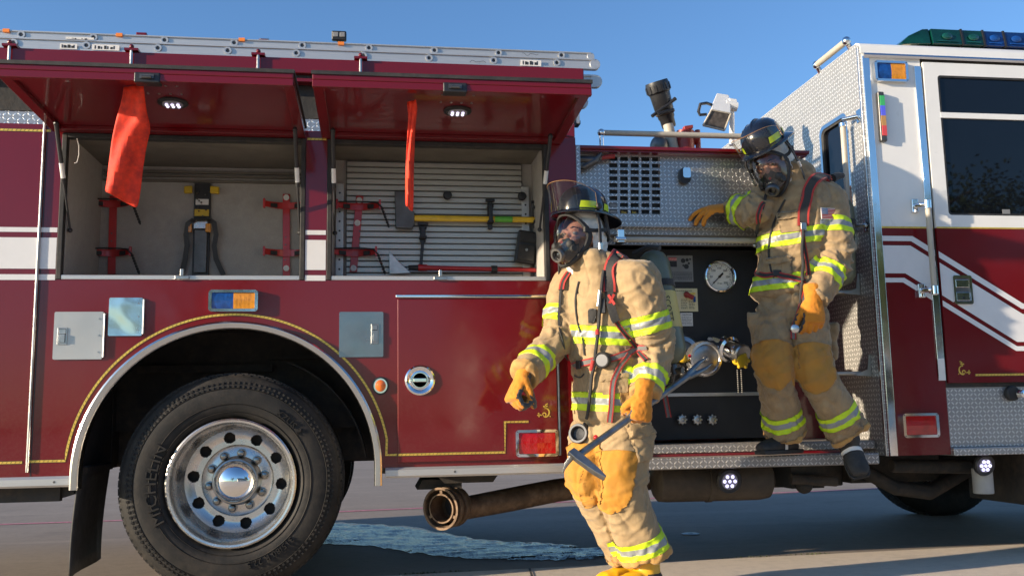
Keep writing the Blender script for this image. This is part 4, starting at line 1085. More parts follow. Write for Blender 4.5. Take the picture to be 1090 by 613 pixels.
for (u, v, r_) in ((.62, .80, .014), (.78, .83, .010), (.74, .58, .015), (.84, .70, .007), (.62, .62, .006), (.9, .86, .006)):
    g.cyl((p.x+(q.x-p.x)*u, PY-.0052, q.z+(p.z-q.z)*v), (p.x+(q.x-p.x)*u, PY-.0042, q.z+(p.z-q.z)*v), r_, n=12)
g.build('hazard_drawing', 'black', o, smooth=False); lines(o, p, q, [(.06, .94, .06, .38, 6)], seed=2)
o, p, q = placard((712, 307), (743, 331.5), 'label_cream'); lines(o, p, q, [(.40, .62, .10, .55, 6), (.68, .88, .10, .50, 6), (.1, .8, .86, .93, 1)], seed=3)
g = MB(); c = A(731, 314, PY-.02); g.cyl(c+Vector((0, .018, 0)), c, .018, n=16); g.build('switch_boss', 'chrome', o)
g = MB(); g.obox(c+Vector((.012, -.01, -.006)), (.024, 0, -.012), (0, .012, 0), (.005, 0, .011)); g.sphere(c+Vector((-.004, -.008, .002)), .018, 12, 8); g.build('toggle_knob', 'red_paint_cast', o, bevel=.004)
g = MB(); a = A(739, 318, PY); g.box(a.x-.008, a.x+.006, PY-.008, PY-.0045, a.z-.02, a.z+.012); g.build('blue_switch', 'blue_lens', o)
g = MB(); a = A(735, 313, PY); g.box(a.x-.004, a.x+.028, PY-.0055, PY-.0045, a.z-.004, a.z+.008); a = A(718, 313, PY); g.box(a.x, a.x+.006, PY-.0055, PY-.0045, a.z-.01, a.z+.01); g.build('yellow_tab', 'gold', o, smooth=False)
g = MB(); a = A(713.5, 311, PY); g.cyl((a.x, PY-.016, a.z), (a.x, PY, a.z), .012, n=14); g.build('push_knob', 'black', o)
o, p, q = placard((724, 333), (737.5, 347), 'paper'); lines(o, p, q, [(.08, .9, .08, .72, 6)], 'ink', seed=4, h=.002)
g = MB(); text(g, 'CAUTION', ((p.x+q.x)/2, PY-.0052, p.z-.016), (1, 0, 0), (0, 0, 1), .013, .0006); g.build('caution_word', 'ink', o, smooth=False)
# intakes
def cap_intake(c, r, tilt, nm='intake_cap'):
    d = Vector(tilt).normalized(); g = MB()
    g.lathe(c, d, [(-.20, r*.62), (-.12, r*.66), (-.10, r*.9), (-.05, r*.95), (-.045, r*1.04), (.0, r*1.06), (.016, r), (.018, r*.86), (.010, r*.80)], 48, cap=False); o = P(g, nm, 'alu_wheel')
    g = MB(); g.lathe(c, d, [(.008, r*.81), (.012, r*.74), (.010, r*.2), (.018, r*.16), (.018, 0)], 40); g.build('cap_plate', 'steel', o)
    _, u, v = basis(d); g = MB()
    for k in range(2):
        a = PI*k+.6; g.obox(c+(u*math.cos(a)+v*math.sin(a))*r*1.1-d*.02, (u*math.cos(a)+v*math.sin(a))*.016, d*.02, (v*math.cos(a)-u*math.sin(a))*.014)
    g.lathe(c, d, [(.018, .010), (.034, .009), (.034, 0)], 12); g.obox(c+d*.018+u*.02, u*.018, v*.004, d*.004)
    g.build('lug', 'alu_wheel', o, bevel=.003); return o
cap_intake(A(750.5, 382, .12), .096, (.12, -1, -.06))
g = MB(); c = A(728, 374, .22); g.lathe(c, (-.5, -1, 0), [(-.08, .05), (-.03, .085), (.0, .09), (.02, .083), (.03, .06)], 32, cap=False); P(g, 'intake_elbow', 'steel')
g = MB(); c = A(722, 368, .22); g.lathe(c, (-.3, -1, .1), [(-.06, .07), (.0, .082), (.01, .07)], 24); P(g, 'intake_flange', 'dark_steel')
g = MB(); random.seed(12)
for px, py in ((716, 384), (712, 390), (719, 391), (724, 398), (708, 380)):
    c = A(px, py, .2); g.cyl(c, c+Vector((random.uniform(-.03, .03), -.07, random.uniform(-.02, .04))), .018, n=10).sphere(c+Vector((0, -.05, 0)), .02, 10, 6)
P(g, 'valve_cluster', 'dark_steel')
g = MB(); g.sphere(A(727, 381, .07), .026, 18, 12); g.cyl(A(727, 381, .07), A(722, 386, .2), .008, n=8); P(g, 'drain_knob', 'lever_yellow')
g = MB(); g.sphere(A(734.5, 379, .1), .011, 12, 8); P(g, 'indicator', 'red_lens')
c = A(777, 372, .14); g = MB(); g.lathe(c, (.35, -1, -.35), [(-.14, .062), (-.04, .064), (-.03, .074), (.0, .074), (.01, .060), (.06, .056), (.08, .05)], 32, cap=False); o = P(g, 'discharge_outlet', 'chrome')
d_ = Vector((.35, -1, -.35)).normalized(); g = MB(); g.lathe(c+d_*.08, d_, [(0, .05), (.0, .058), (.028, .058), (.036, .05), (.036, 0)], 12); g.build('discharge_cap', 'steel', o)
c2 = A(789, 384, .05); g = MB(); g.lathe(c2, (.3, -1, -.1), [(-.05, .024), (.0, .030), (.006, .038), (.018, .038), (.024, .02), (.024, 0)], 10)
for k in range(6):
    a = 2*PI*k/6; g.sphere(c2+Vector((math.cos(a)*.038, -.012, math.sin(a)*.038)), .011, 8, 6)
P(g, 'hand_wheel', 'lever_yellow')
g = MB(); c = A(774, 361, .16); g.box(c.x-.03, c.x+.03, .14, .18, c.z-.014, c.z+.016); P(g, 'outlet_tag', 'chrome', bevel=.004)
g = MB()
for s in (0, .022):
    for k in range(12): g.sphere(A(785, 394, .08)+Vector((s, 0, -.011*k)), .0048, 6, 5)
P(g, 'retaining_chain', 'steel')
zs = A(760, 419.5, PY-.01).z; g = MB(); g.box(1.15, 2.30, PY-.012, PY-.0005, zs-.010, zs+.010); P(g, 'panel_strip', 'alu', bevel=.002)
def star_knob(px, py):
    c = A(px, py, PY-.03); g = MB(); g.lathe(c, (0, -1, 0), [(-.03, .012), (-.004, .012), (-.004, .022), (.010, .022), (.012, .012), (.004, .010), (.004, 0)], 20)
    for k in range(8):
        a = 2*PI*k/8; g.sphere(c+Vector((math.cos(a)*.0245, -.003, math.sin(a)*.0245)), .0075, 8, 6)
    P(g, 'drain_wheel', 'steel')
for px in (726, 742, 758): star_knob(px, 446.5)
# running steps
z1 = A(690, 473.5, .12).z; z2 = A(690, 483, .12).z
g = MB(); g.box(1.12, 2.80, .10, .66, z2, z1); P(g, 'upper_step', 'dia_step', bevel=.008)
z3 = A(690, 488, -.03).z; z4 = A(690, 500.5, -.03).z
g = MB(); g.box(1.13, A(936.5, 490, -.03).x, -.03, .34, z4, z3); P(g, 'lower_step', 'dia_step', bevel=.008)
g = MB(); g.box(1.15, 2.7, .11, .5, z3+.001, z2-.002); P(g, 'step_riser', 'red_dark', smooth=False)
# tool lying on the pump house edge
o = empty('bolt_cutter', tuple(A(632, 176, .06)), 'worn bolt cutter with dark jaws hanging beside the grille', 'bolt cutter')
g = MB(); g.tube([A(607, 172, .07), A(618, 170, .05), A(630, 171, .05), A(640, 168, .05)], [.014, .022, .026, .012], 10); g.tube([A(608, 177, .07), A(622, 178, .05), A(634, 171, .04), A(640, 163, .04)], [.010, .018, .022, .008], 10)
g.tube([A(614, 181, .07), A(618, 176, .05), A(628, 170, .05)], .014, 8); g.build('jaw', 'dark_steel', o)
g = MB(); g.tube([A(640, 168.5, .05), A(647, 167, .05), A(654, 166.5, .05)], [.010, .014, .013], 10); g.tube([A(610, 178, .07), A(613, 185, .07)], .014, 8); g.build('grip', 'red_paint_cast', o)
# rail over the pump house
g = MB(); pA, pB = A(640, 141.5, .15), A(792, 147.5, .15); pB = Vector((pA.x+(pB.x-pA.x), .15, pA.z)); g.cyl(pA, (2.38, .15, pA.z), .0165, n=14); o = P(g, 'top_rail', 'grip')
for x in (pA.x, 2.36):
    g = MB(); g.cyl((x, .15, zt), (x, .15, pA.z), .013, n=12).sphere((x, .15, pA.z), .023, 12, 8).cyl((x, .15, zt+.005), (x, .15, zt+.02), .028, n=14); g.build('rail_post', 'chrome', o)
# deck gun
yg = .75
o = None
p0, p1, p2, p3_ = A(697, 89, yg), A(705, 110, yg), A(712, 136, yg), A(719, 156, yg)
p0 = p0+Vector((0, -.03, 0))
ax_ = (p1-p0).normalized()
g = MB(); L_ = (p2-p0).length
g.lathe(p0, ax_, [(.04, .050), (-.0, .062), (.0, .073), (.02, .078), (.07, .077), (.08, .068), (.10, .066), (.19, .062), (.20, .056), (.24, .054), (.25, .048), (.30, .046), (.31, .040), (L_, .038)], 32, cap=False); dg = P(g, 'deck_gun', 'black')
g = MB(); g.lathe(p0, ax_, [(.045, .049), (.05, 0)], 24); g.build('nozzle_bore', 'under', dg)
g = MB(); g.lathe(p0, ax_, [(.195, .061), (.20, .064), (.215, .064), (.22, .058)], 32, cap=False); g.build('nozzle_band', 'rust', dg)
g = MB(); _, u_, v_ = basis(ax_)
for k in range(12):
    a = 2*PI*k/12; r_ = u_*math.cos(a)+v_*math.sin(a); g.obox(p0+ax_*.045+r_*.078, ax_*.022, r_*.004, r_.cross(ax_)*.008)
pc = A(709, 113, yg-.05); g.tube([A(694, 124, yg-.06), A(703, 117, yg-.06), A(712, 111, yg-.06), A(719, 105, yg-.06)], [.012, .009, .009, .013], 8); g.tube([A(700, 122, yg-.07), A(709, 119, yg-.06), A(716, 118, yg-.05)], .013, 8); g.build('nozzle_grip', 'black', dg)
g = MB(); g.cyl(p2-ax_*.02, p3_+Vector((0, 0, -.1)), .033, .038, 20); g.build('gun_pipe', 'grip', dg)
g = MB(); c = A(731, 147, yg); g.cyl(c+Vector((-.06, 0, .0)), c+Vector((.07, 0, .0)), .045, n=18); g.cyl(c+Vector((.075, 0, -.09)), c+Vector((.075, 0, .055)), .018, n=12); g.cyl(c+Vector((-.01, 0, -.1)), c+Vector((-.01, 0, .045)), .058, n=18); g.obox(c+Vector((.0, -.03, .058)), (.03, 0, .005), (0, .02, 0), (0, 0, .012)); g.build('gun_elbow', 'red_paint_cast', dg, bevel=.004)
g = MB(); c = A(702, 156, yg); g.sphere(c, .062, 20, 12, (1, 1, 1.15)); g.build('gun_dome', 'dark_steel', dg)
# flood light
yf = .55
g = MB(); f0 = [A(757, 117, yf-.06), A(778, 121, yf-.06), A(771, 139.5, yf-.04), A(747.5, 134, yf-.04)]
bk = [A(763, 99, yf+.06), A(776, 101, yf+.06), A(776, 114, yf+.07), A(761, 112, yf+.07)]
md = [a.lerp(b_, .35)+(a-((f0[0]+f0[2])/2))*.06 for a, b_ in zip(f0, bk)]
g.rings([f0, md, bk]); fl = P(g, 'flood_light', 'white', bevel=.006)
cen = (f0[0]+f0[1]+f0[2]+f0[3])/4; nn = (f0[1]-f0[0]).cross(f0[3]-f0[0]).normalized(); nn = -nn if nn.y > 0 else nn
g = MB(); g.add([cen+(p-cen)*.88+nn*.004 for p in f0], [(0, 1, 2, 3)]); g.build('glass', mat('floodlight_glass', (.10, .085, .075), .15, coat=.8, var=.5, vs=30), fl, smooth=False)
g = MB(); ring = []
for k in range(4):
    a, b_ = f0[k], f0[(k+1) % 4]; g.tube([cen+(a-cen)*.97+nn*.004, cen+(b_-cen)*.97+nn*.004], .006, 6)
g.build('bezel', 'grip', fl)
g = MB(); g.tube([A(758, 112, yf), A(752, 110, yf-.03), A(745.5, 111, yf-.05), A(743.5, 119, yf-.05), A(745, 122.5, yf-.05), A(752, 122, yf-.05)], .010, 8); g.build('handle', 'black', fl)
g = MB(); g.tube([A(779, 143+12, yf+.05), A(779, 124, yf+.05), A(778.5, 118, yf+.05)], .017, 12); g.cyl(A(772, 112, yf+.03), A(784, 114, yf+.03), .032, n=16); g.cyl(A(776, 108, yf+.03), A(783, 109, yf+.03), .020, n=12); g.build('pole', 'white', fl)

# ------------------------------------------------------------------ cab
CX0, CX1 = 2.82, 5.75
zsp = 1.885; zr_ = 2.93
# rear wall with window
def yw(px, py): p = AX(px, py, CX0); return (p.y, p.z)
w0 = yw(879, 190); w1 = yw(903, 121)
wy0, wz1 = w1; wy1 = w0[0]; wz0 = 1.78
def plateYZ(outer, holes, x0, x1):
    m_ = plate(outer, holes, -x1, -x0); vv = [(-y, x, z) for x, y, z in m_.v]; m_.v = vv; return m_
g = plateYZ([(.002, .592), (2.45, .592), (2.45, 3.0), (.05, 3.0), (.018, 2.99), (.0, 2.965)], [rrect(wy0, wy1, wz0, wz1, .05)], CX0-.007, CX0+.02)
P(g, 'cab_rear_wall', 'dia_yz', smooth=False)
g = plateYZ(rrect(wy0+.002, wy1-.002, wz0+.002, wz1-.002, .05), [], CX0+.004, CX0+.012); rw = P(g, 'rear_window', 'glass_dark', smooth=False)
g = plateYZ(rrect(wy0-.012, wy1+.012, wz0-.012, wz1+.012, .055), [rrect(wy0+.012, wy1-.012, wz0+.012, wz1-.012, .045)], CX0-.020, CX0-.0075); g.build('window_frame', 'chrome', rw, bevel=.003)
g = plateYZ(rrect(wy0+.010, wy1-.010, wz0+.010, wz1-.010, .047), [rrect(wy0+.026, wy1-.026, wz0+.026, wz1-.026, .04)], CX0-.012, CX0+.002); g.build('window_seal', 'rubber', rw)
# corner trims
g = MB(); g.box(CX0-.016, CX0-.0075, .002, .020, .592, 2.965); P(g, 'rear_corner_trim', 'alu_wheel', bevel=.002)
g = MB(); g.box(CX0+.003, 2.868, -.012, -.0005, .592, 2.91); P(g, 'side_corner_trim', 'chrome', bevel=.003)
# side skins
DX0, DX1 = 3.205, 4.02
wx0, wx1, wz_0, wz_1 = A(997.5, 81, -.01).x, 3.92, A(1012, 229, -.01).z, A(999, 80.5, -.01).z
whx0 = 4.52-.64
side_u = [(CX0, zsp), (DX0-.012, zsp), (DX0-.012, zr_), (CX0, zr_)]
P(plate(side_u, [], 0, .03), 'cab_side', 'white', smooth=False)
P(plate([(CX0, .592), (DX0-.012, .592), (DX0-.012, zsp-.001), (CX0, zsp-.001)], [], .0, .03), 'cab_lower_side', 'red', smooth=False)
P(plate([(DX0-.011, .965), (DX1+.1, .965), (DX1+.1, zr_), (DX0-.011, zr_)], [rrect(wx0-.03, wx1+.03, wz_0-.03, wz_1+.03, .03)], .006, .03), 'door_jamb', 'under', smooth=False)
P(plate([(DX1+.012, zsp), (CX1, zsp), (CX1, zr_-.5), (CX1-.3, zr_), (DX1+.012, zr_)], [rrect(4.25, 5.2, 1.98, 2.78, .06)], 0, .03), 'cab_side', 'white', smooth=False)
arcF = arc(4.52, .56, .66, PI, 0, 30)
P(plate([(DX1+.012, .60), (4.52-.66, .60)][:0]+[(3.865, .60)]+arcF+[(CX1, .60), (CX1, zsp-.001), (DX1+.012, zsp-.001), (DX1+.012, .99), (3.865, .99)], [], 0, .03), 'cab_lower_side', 'red', smooth=False)
g = MB(); g.box(4.22, 5.23, .012, .02, 1.95, 2.81); P(g, 'front_side_window', 'glass_dark', smooth=False)
g = MB(); g.rings([[(4.52+math.cos(a)*(.655+dr), y, .56+math.sin(a)*(.655+dr)) for y, dr in ((.0, -.02), (-.03, -.02), (-.035, .02), (-.001, .025))] for a in [PI*k/40 for k in range(41)]]); P(g, 'arch_trim', 'alu_wheel')
# body of the cab: roof, front, far side, floor
g = MB(); pr_ = [(0.0, zr_), (0.0, zr_+.035), (.012, zr_+.062), (.04, zr_+.075), (2.46, zr_+.075), (2.488, zr_+.062), (2.5, zr_+.035), (2.5, zr_)]
g.rings([[(x, y-.004, z-(.0 if x < 5.3 else .1)) for y, z in pr_] for x in (CX0+.0205-.023, 5.25, CX1-.2)]); P(g, 'cab_roof', 'white', angle=50)
g = MB(); g.box(CX1-.03, CX1, .03, 2.47, .5, 2.5); g.box(CX0+.022, CX1-.03, 2.47, 2.5, .60, zr_-.01); g.box(CX0+.03, CX1-.03, .05, 2.46, .95, 1.0); P(g, 'cab_shell', 'red_dark', smooth=False)
g = MB(); g.box(CX1-.029, CX1+.004, .15, 2.35, 1.75, 2.45); P(g, 'windscreen', 'glass_dark')
g = MB(); g.box(CX0+.05, CX1-.1, .9, .93, 1.0, zr_-.02); P(g, 'cab_partition', 'under', smooth=False)
# drip rail
g = MB(); g.rings([[(x, -.001, zr_-.026), (x, -.020, zr_-.030), (x, -.026, zr_-.018), (x, -.018, zr_-.004), (x, -.001, zr_-.002)] for x in (CX0+.01, 5.2)]); P(g, 'drip_rail', 'chrome')
g = MB(); g.box(CX0+.05, DX0-.014, -.004, -.0005, zsp-.004, zsp+.006); g.box(DX0+.002, DX1, -.0145, -.0125, zsp-.004, zsp+.005); P(g, 'belt_trim', 'gold', smooth=False)
# --- cab door
P(plate([(DX0, zsp), (DX1, zsp), (DX1, 2.885), (DX0, 2.885)], [rrect(wx0, wx1, wz_0, wz_1, .02)], -.012, .004), 'cab_door_upper', 'white', smooth=False)
g = plate([(DX0, .99), (DX1, .99), (DX1, zsp-.001), (DX0, zsp-.001)], [], -.012, .004); dlw = P(g, 'cab_door_lower', 'red', smooth=False)
g = plate(rrect(wx0-.001, wx1+.001, wz_0-.001, wz_1+.001, .022), [rrect(wx0+.012, wx1-.012, wz_0+.012, wz_1-.012, .015)], -.010, .0045); ws = P(g, 'window_seal', 'rubber')
g = MB(); g.box(wx0-.01, wx1+.01, -.0005, .003, wz_0-.01, wz_1+.01); g.build('window_glass', 'glass_dark', ws, smooth=False)
za, zb_ = A(1045, 121, -.01).z, A(1045, 127, -.01).z
g = MB(); g.box(wx0, wx1, -.013, -.001, zb_, za); g.build('window_bar', 'white', ws, bevel=.002)
g = MB(); c = A(1071, 225.5, -.001); g.box(c.x-.024, c.x+.024, -.0025, -.0008, c.z-.014, c.z+.014); g.build('glass_sticker', 'label_grey', ws, smooth=False)
# polished strip beside the door
g = MB(); g.box(3.150, 3.192, -.010, -.0005, 2.02, 2.86); g.box(3.150, 3.192, -.010, -.0005, 1.02, 1.66); P(g, 'polished_strip', 'chrome', bevel=.002)
g = MB(); g.box(3.150, 3.192, -.011, -.0005, 1.005, 1.13); P(g, 'reflective_patch', 'paper', bevel=.002)
# grab handle by the door
ha, hb = A(987, 217, -.075), A(995, 308, -.075); hx = (ha.x+hb.x)/2+.0
g = MB(); g.cyl((hx, -.075, hb.z), (hx, -.075, ha.z), .016, n=14); o = P(g, 'grab_handle', 'grip')
for z in (ha.z, hb.z):
    g = MB(); g.cyl((hx, -.075, z-.03), (hx, -.075, z+.022), .021, n=16); g.tube([(hx, -.075, z), (hx-.02, -.06, z), (hx-.04, -.02, z)], .015, 10); g.box(hx-.062, hx-.022, -.022, -.0005, z-.04, z+.04)
    g.build('handle_bracket', 'chrome', o, bevel=.004)
# rainbow light strip
a, b_ = A(936, 98, -.02), A(941.5, 151, -.02); xm = (a.x+b_.x)/2
g = MB(); g.box(xm-.020, xm+.020, -.030, -.0005, b_.z, a.z); o = P(g, 'status_light', 'dark_steel', bevel=.008, seg=3)
hh = (a.z-b_.z)*.8/4; z = a.z-(a.z-b_.z)*.09
for cn, cc in (('green_segment', (.05, .42, .12)), ('blue_segment', (.10, .12, .75)), ('brown_segment', (.45, .24, .07)), ('red_segment', (.60, .06, .06))):
    g = MB(); g.box(xm-.011, xm+.017, -.0345, -.0305, z-hh, z); g.build(cn, mat(cn+'_lens', cc, .35, coat=.5, var=.08), o, smooth=False); z -= hh
# stripes on the cab
def stripe(yt, yb_, turn_t, turn_b, end_t, end_b):
    """yt/yb: picture heights of the flat run, turn: where it starts to fall, end: where it levels out again"""
    for xa, xb, yv in ((2.87, DX0-.014, -.0022), (DX0+.002, DX1-.001, -.0142)):
        def edge(y0_, tx, ep):
            p = A(tx, y0_, 0); e_ = A(ep[0], ep[1], 0); pts = [(2.87, p.z), (p.x, p.z), (e_.x, e_.z), (6, e_.z)]
            out = []
            def zat(x):
                if x <= p.x: return p.z
                if x >= e_.x: return e_.z
                return p.z+(e_.z-p.z)*(x-p.x)/(e_.x-p.x)
            xs = sorted(set([xa, xb]+[v for v in (p.x, e_.x) if xa < v < xb]+[xa+(xb-xa)*k/12 for k in range(13)])); return [(x, zat(x)) for x in xs], zat
        tp, _ = edge(yt, turn_t, end_t); _, zb2 = edge(yb_, turn_b, end_b); _, zt2 = edge(yt, turn_t, end_t)
        xs = sorted(set([x for x, _ in tp]+[v for v in (A(turn_b, yb_, 0).x, A(end_b[0], end_b[1], 0).x) if xa < v < xb]))
        g = MB(); vs = []
        for x in xs: vs += [(x, yv, zt2(x)), (x, yv, zb2(x))]
        g.add(vs, [(2*i, 2*i+1, 2*i+3, 2*i+2) for i in range(len(xs)-1)]); P(g, 'cab_stripe', 'stripe_white', smooth=False)
stripe(251.4, 256.8, 971, 969.5, (1087.5, 323.5), (1086, 329))
stripe(261.5, 291, 968.8, 963.5, (1087, 334.5), (1081, 364))
stripe(295.8, 300.6, 962.5, 961, (1081, 368.6), (1080, 373.6))
c0 = A(1038, 399, -.0125); ropeline([(c0.x, c0.z), (DX1-.01, c0.z)], y=-.0145)
# door latch
a, b_ = A(1012.5, 293.5, -.013), A(1035, 324, -.013)
g = plate(rrect(a.x, b_.x, b_.z, a.z, .012), [rrect(a.x+.014, b_.x-.014, b_.z+.014, a.z-.014, .008)], -.028, -.0125); o = P(g, 'door_latch', 'chrome', bevel=.004)
g = MB(); g.box(a.x+.013, b_.x-.013, -.018, -.014, b_.z+.013, a.z-.013); g.build('latch_recess', 'dark_steel', o)
g = MB(); hz = (a.z-b_.z); g.box(a.x+.016, b_.x-.016, -.026, -.018, a.z-hz*.42, a.z-hz*.14); g.box(a.x+.016, b_.x-.016, -.024, -.018, b_.z+hz*.12, b_.z+hz*.42); g.build('paddle', 'chrome', o, bevel=.003)
g = MB(); g.cyl(((a.x+b_.x)/2, -.027, b_.z+hz*.22), ((a.x+b_.x)/2, -.024, b_.z+hz*.22), .006, n=12); g.build('lock', 'black', o)
# rocker under the door
g = MB(); g.box(DX0-.012, 3.86, .012, .03, .632, .985); P(g, 'rocker_plate', 'dia_xz', smooth=False)
g = MB(); g.box(DX0-.012, 3.86, -.03, .20, .585, .630); P(g, 'door_step', 'dia_xz', bevel=.006)
c = A(1077, 418.5, .0); g = MB(); g.lathe(c, (0, -1, 0), [(-.012, .042), (.014, .042), (.02, .034), (.02, 0)], 24); o = P(g, 'air_inlet', 'rubber')
g = MB(); g.lathe(c+Vector((.03, -.02, -.004)), (.3, -1, 0), [(0, .024), (.03, .022), (.034, .016), (.034, 0)], 18); g.build('inlet_fitting', 'chrome', o)
# rear wall hand rail and folding steps
p_t, p_b = AX(896, 128, 2.745), AX(905, 242, 2.745); yy = (p_t.y+p_b.y)/2
g = MB(); g.cyl((2.745, yy, p_b.z+.03), (2.745, yy, p_t.z-.03), .0165, n=14); o = P(g, 'rear_grab_handle', 'grip')
for z, s in ((p_t.z, -1), (p_b.z, 1)):
    g = MB(); g.cyl((2.745, yy, z-.02), (2.745, yy, z+.045*(-s)*-1), .021, n=16); g.tube([(2.745, yy, z), (2.775, yy-.03, z), (CX0-.01, yy-.07, z)], .014, 10); g.box(CX0-.014, CX0-.0085, yy-.11, yy-.05, z-.04, z+.04)
    g.build('handle_bracket', 'chrome', o, bevel=.004)
for (px, py) in ((913, 311), (925, 397)):
    p = AX(px, py, CX0-.01); p.y = max(p.y, .1)
    g = MB(); g.box(CX0-.24, CX0-.02, p.y-.02, p.y+.13, p.z-.010, p.z+.010); o = P(g, 'folding_step', 'steel', bevel=.006)
    g = MB(); g.prism([(0, -.02), (-.10, -.012), (-.025, .02), (-.012, .10), (0, .11)], (CX0-.010, p.y-.03, p.z), (1, 0, 0), (0, 0, 1), (0, .012, 0)); g.build('step_bracket', 'steel', o)
# roof handle
pa, pb_ = Vector((2.79, .16, 3.045)), Vector((2.79, .16, 3.045))
pa = AX(901, 44, 2.80); pb2 = AX(869, 66, 2.80)
g = MB(); g.cyl(pa, Vector((2.80, pb2.y, pa.z)), .020, n=14); o = P(g, 'roof_handle', 'grip')
for y in (pa.y, pb2.y):
    g = MB(); g.sphere((2.80, y, pa.z), .027, 12, 8).tube([(2.80, y, pa.z), (2.825, y+.0, pa.z-.05), (2.84, y, zr_+.07)], .016, 10)
    g.build('handle_bracket', 'chrome', o)
# light bar
yl = .32; pa, pb2 = A(962, 47, yl), A(985, 29, yl)
zb0 = zr_+.09
def lb(x0, x1, m_, nm, z0, z1, slope=0):
    g = MB(); g.rings([[(x, yl, z0), (x, yl+.30, z0), (x, yl+.27, zz), (x, yl+.03, zz)] for x, zz in ((x0, z1-slope), (x1, z1))]); return g, nm, m_
x_a, x_b = pa.x, pb2.x; ztop = pb2.z; zlo = A(985, 46, yl).z
g = MB(); g.rings([[(x, yl+.01, z0_), (x, yl+.30, z0_), (x, yl+.28, z1_), (x, yl+.03, z1_)] for x, z0_, z1_ in ((x_a, zlo-.01, zlo+.01), (x_a+.06, zlo-.005, zlo+.06), (x_b, zlo, ztop), (x_b+.04, zlo, ztop+.003))]); lbo = P(g, 'light_bar', 'green_bar', bevel=.006)
xs = [x_b+.04, A(1025, 40, yl).x, A(1048, 40, yl).x, A(1070, 40, yl).x, A(1094, 40, yl).x, A(1118, 40, yl).x, A(1142, 40, yl).x]
for i, (xa, xb) in enumerate(zip(xs[:-1], xs[1:])):
    g = MB(); g.rings([[(x, yl, zlo), (x, yl+.30, zlo), (x, yl+.28, ztop), (x, yl+.02, ztop)] for x in (xa+.008, xb-.004)]); g.build('lens', 'green_bar' if i < 2 else 'blue_bar', lbo, bevel=.004)
    g = MB(); g.rings([[(x, yl-.004, zlo-.004), (x, yl+.304, zlo-.004), (x, yl+.284, ztop+.005), (x, yl+.016, ztop+.005)] for x in (xb-.004, xb+.008)]); g.build('lens_divider', 'black', lbo)
    g = MB()
    g.box(xa+.03, xb-.03, yl-.0035, yl-.001, zlo+.015, zlo+.022); g.sphere(((xa+xb)/2, yl+.002, (zlo+ztop)/2), .028, 12, 8, (1.3, .2, .8))
    g.build('reflector', 'green_lens' if i < 2 else 'blue_lens', lbo)
g = MB(); g.box(x_b-.03, xs[-1], yl+.03, yl+.27, zr_+.078, zlo-.005); g.build('bar_foot', 'grip', lbo, bevel=.004)
# ------------------------------------------------------------------ people
from mathutils.bvhtree import BVHTree
Z = Vector((0, 0, 1))
def cloth(name, base, dirtc=(.16, .10, .05), weave=900, bumpd=.0012, var=.14, dirt=.55):
    m = NT(name)
    n = m.noise(3.5, 5, .62); n2 = m.noise(16, 4, .6); n3 = m.noise(weave, 2, .5)
    c = m.mix(m.ramp(n, [(.3, 0.0), (.7, 1.0)]), tuple(x*(1-var) for x in base), tuple(min(1, x*(1+var)) for x in base))
    f = ((n*n2-.18)*4.0*dirt).clamp(); c = m.mix(f, c, dirtc)
    c = m.mix((n3-.4)*.5, c, tuple(x*.6 for x in base))
    m.set('Base Color', c); m.set('Roughness', .82); m.set('Sheen Weight', .25); m.set('Sheen Roughness', .4)
    b = m.bump(m.noise(20, 4, .6, dist=.8, stretch=(1, 1, .45)), .007, .5)
    m.bump(n3, bumpd, .7, b)
    return m.m
M['tan'] = cloth('tan_turnout_cloth', (.375, .262, .135))
M['tan2'] = cloth('dusty_tan_turnout_cloth', (.35, .245, .130), dirt=.8)
M['pad_yellow'] = cloth('yellow_leather_patch', (.47, .205, .016), dirtc=(.27, .15, .04), var=.14)
M['pad_amber'] = cloth('amber_leather_patch', (.44, .205, .028), dirtc=(.26, .14, .05))
M['cuff_leather'] = cloth('leather_cuff', (.48, .27, .08))
M['lime'] = mat('lime_reflective_tape', (.55, .74, .012), .6, var=.10, vs=12, dirt=((.40, .45, .06), .35))
M['silver'] = mat('silver_reflective_tape', (.27, .28, .28), .45, var=.12, vs=14, metal=.15)
M['glove'] = cloth('orange_glove_leather', (.60, .215, .012), dirtc=(.30, .10, .02), var=.1, dirt=.35)
M['glove_dark'] = cloth('dark_glove_palm', (.035, .045, .055), dirtc=(.10, .07, .03), var=.3)
M['hood'] = cloth('off_white_hood', (.80, .76, .68), dirtc=(.40, .33, .24), dirt=.3)
M['web_black'] = cloth('black_webbing', (.022, .022, .024), dirtc=(.08, .07, .05), dirt=.3)
M['web_red'] = cloth('red_webbing', (.42, .03, .025), dirtc=(.18, .03, .02), dirt=.3)
M['web_grey'] = cloth('grey_webbing', (.16, .155, .15), dirtc=(.08, .07, .05), dirt=.3)
M['helmet'] = mat('navy_black_helmet', (.004, .006, .013), .20, coat=.55, var=.3, vs=8, bump=.0004, bs=30, dirt=((.03, .028, .025), .15))
M['skin'] = mat('skin', (.55, .27, .17), .5, var=.08, vs=20, bump=.0005, bs=200); M['skin'].node_tree.nodes['Principled BSDF'].inputs['Subsurface Weight'].default_value = .15
M['eye'] = mat('eye_white', (.42, .38, .34), .3); M['iris'] = mat('iris', (.06, .05, .03), .2); M['hair'] = mat('dark_hair', (.03, .018, .010), .5)
M['boot_yellow'] = mat('yellow_rubber', (.80, .42, .01), .4, coat=.3, var=.1, dirt=((.35, .22, .08), .4))
M['cylinder'] = mat('air_cylinder', (.12, .13, .085), .42, coat=.1, var=.25, vs=5)
M['cyl_label'] = mat('cylinder_label', (.55, .44, .15), .6, var=.1)
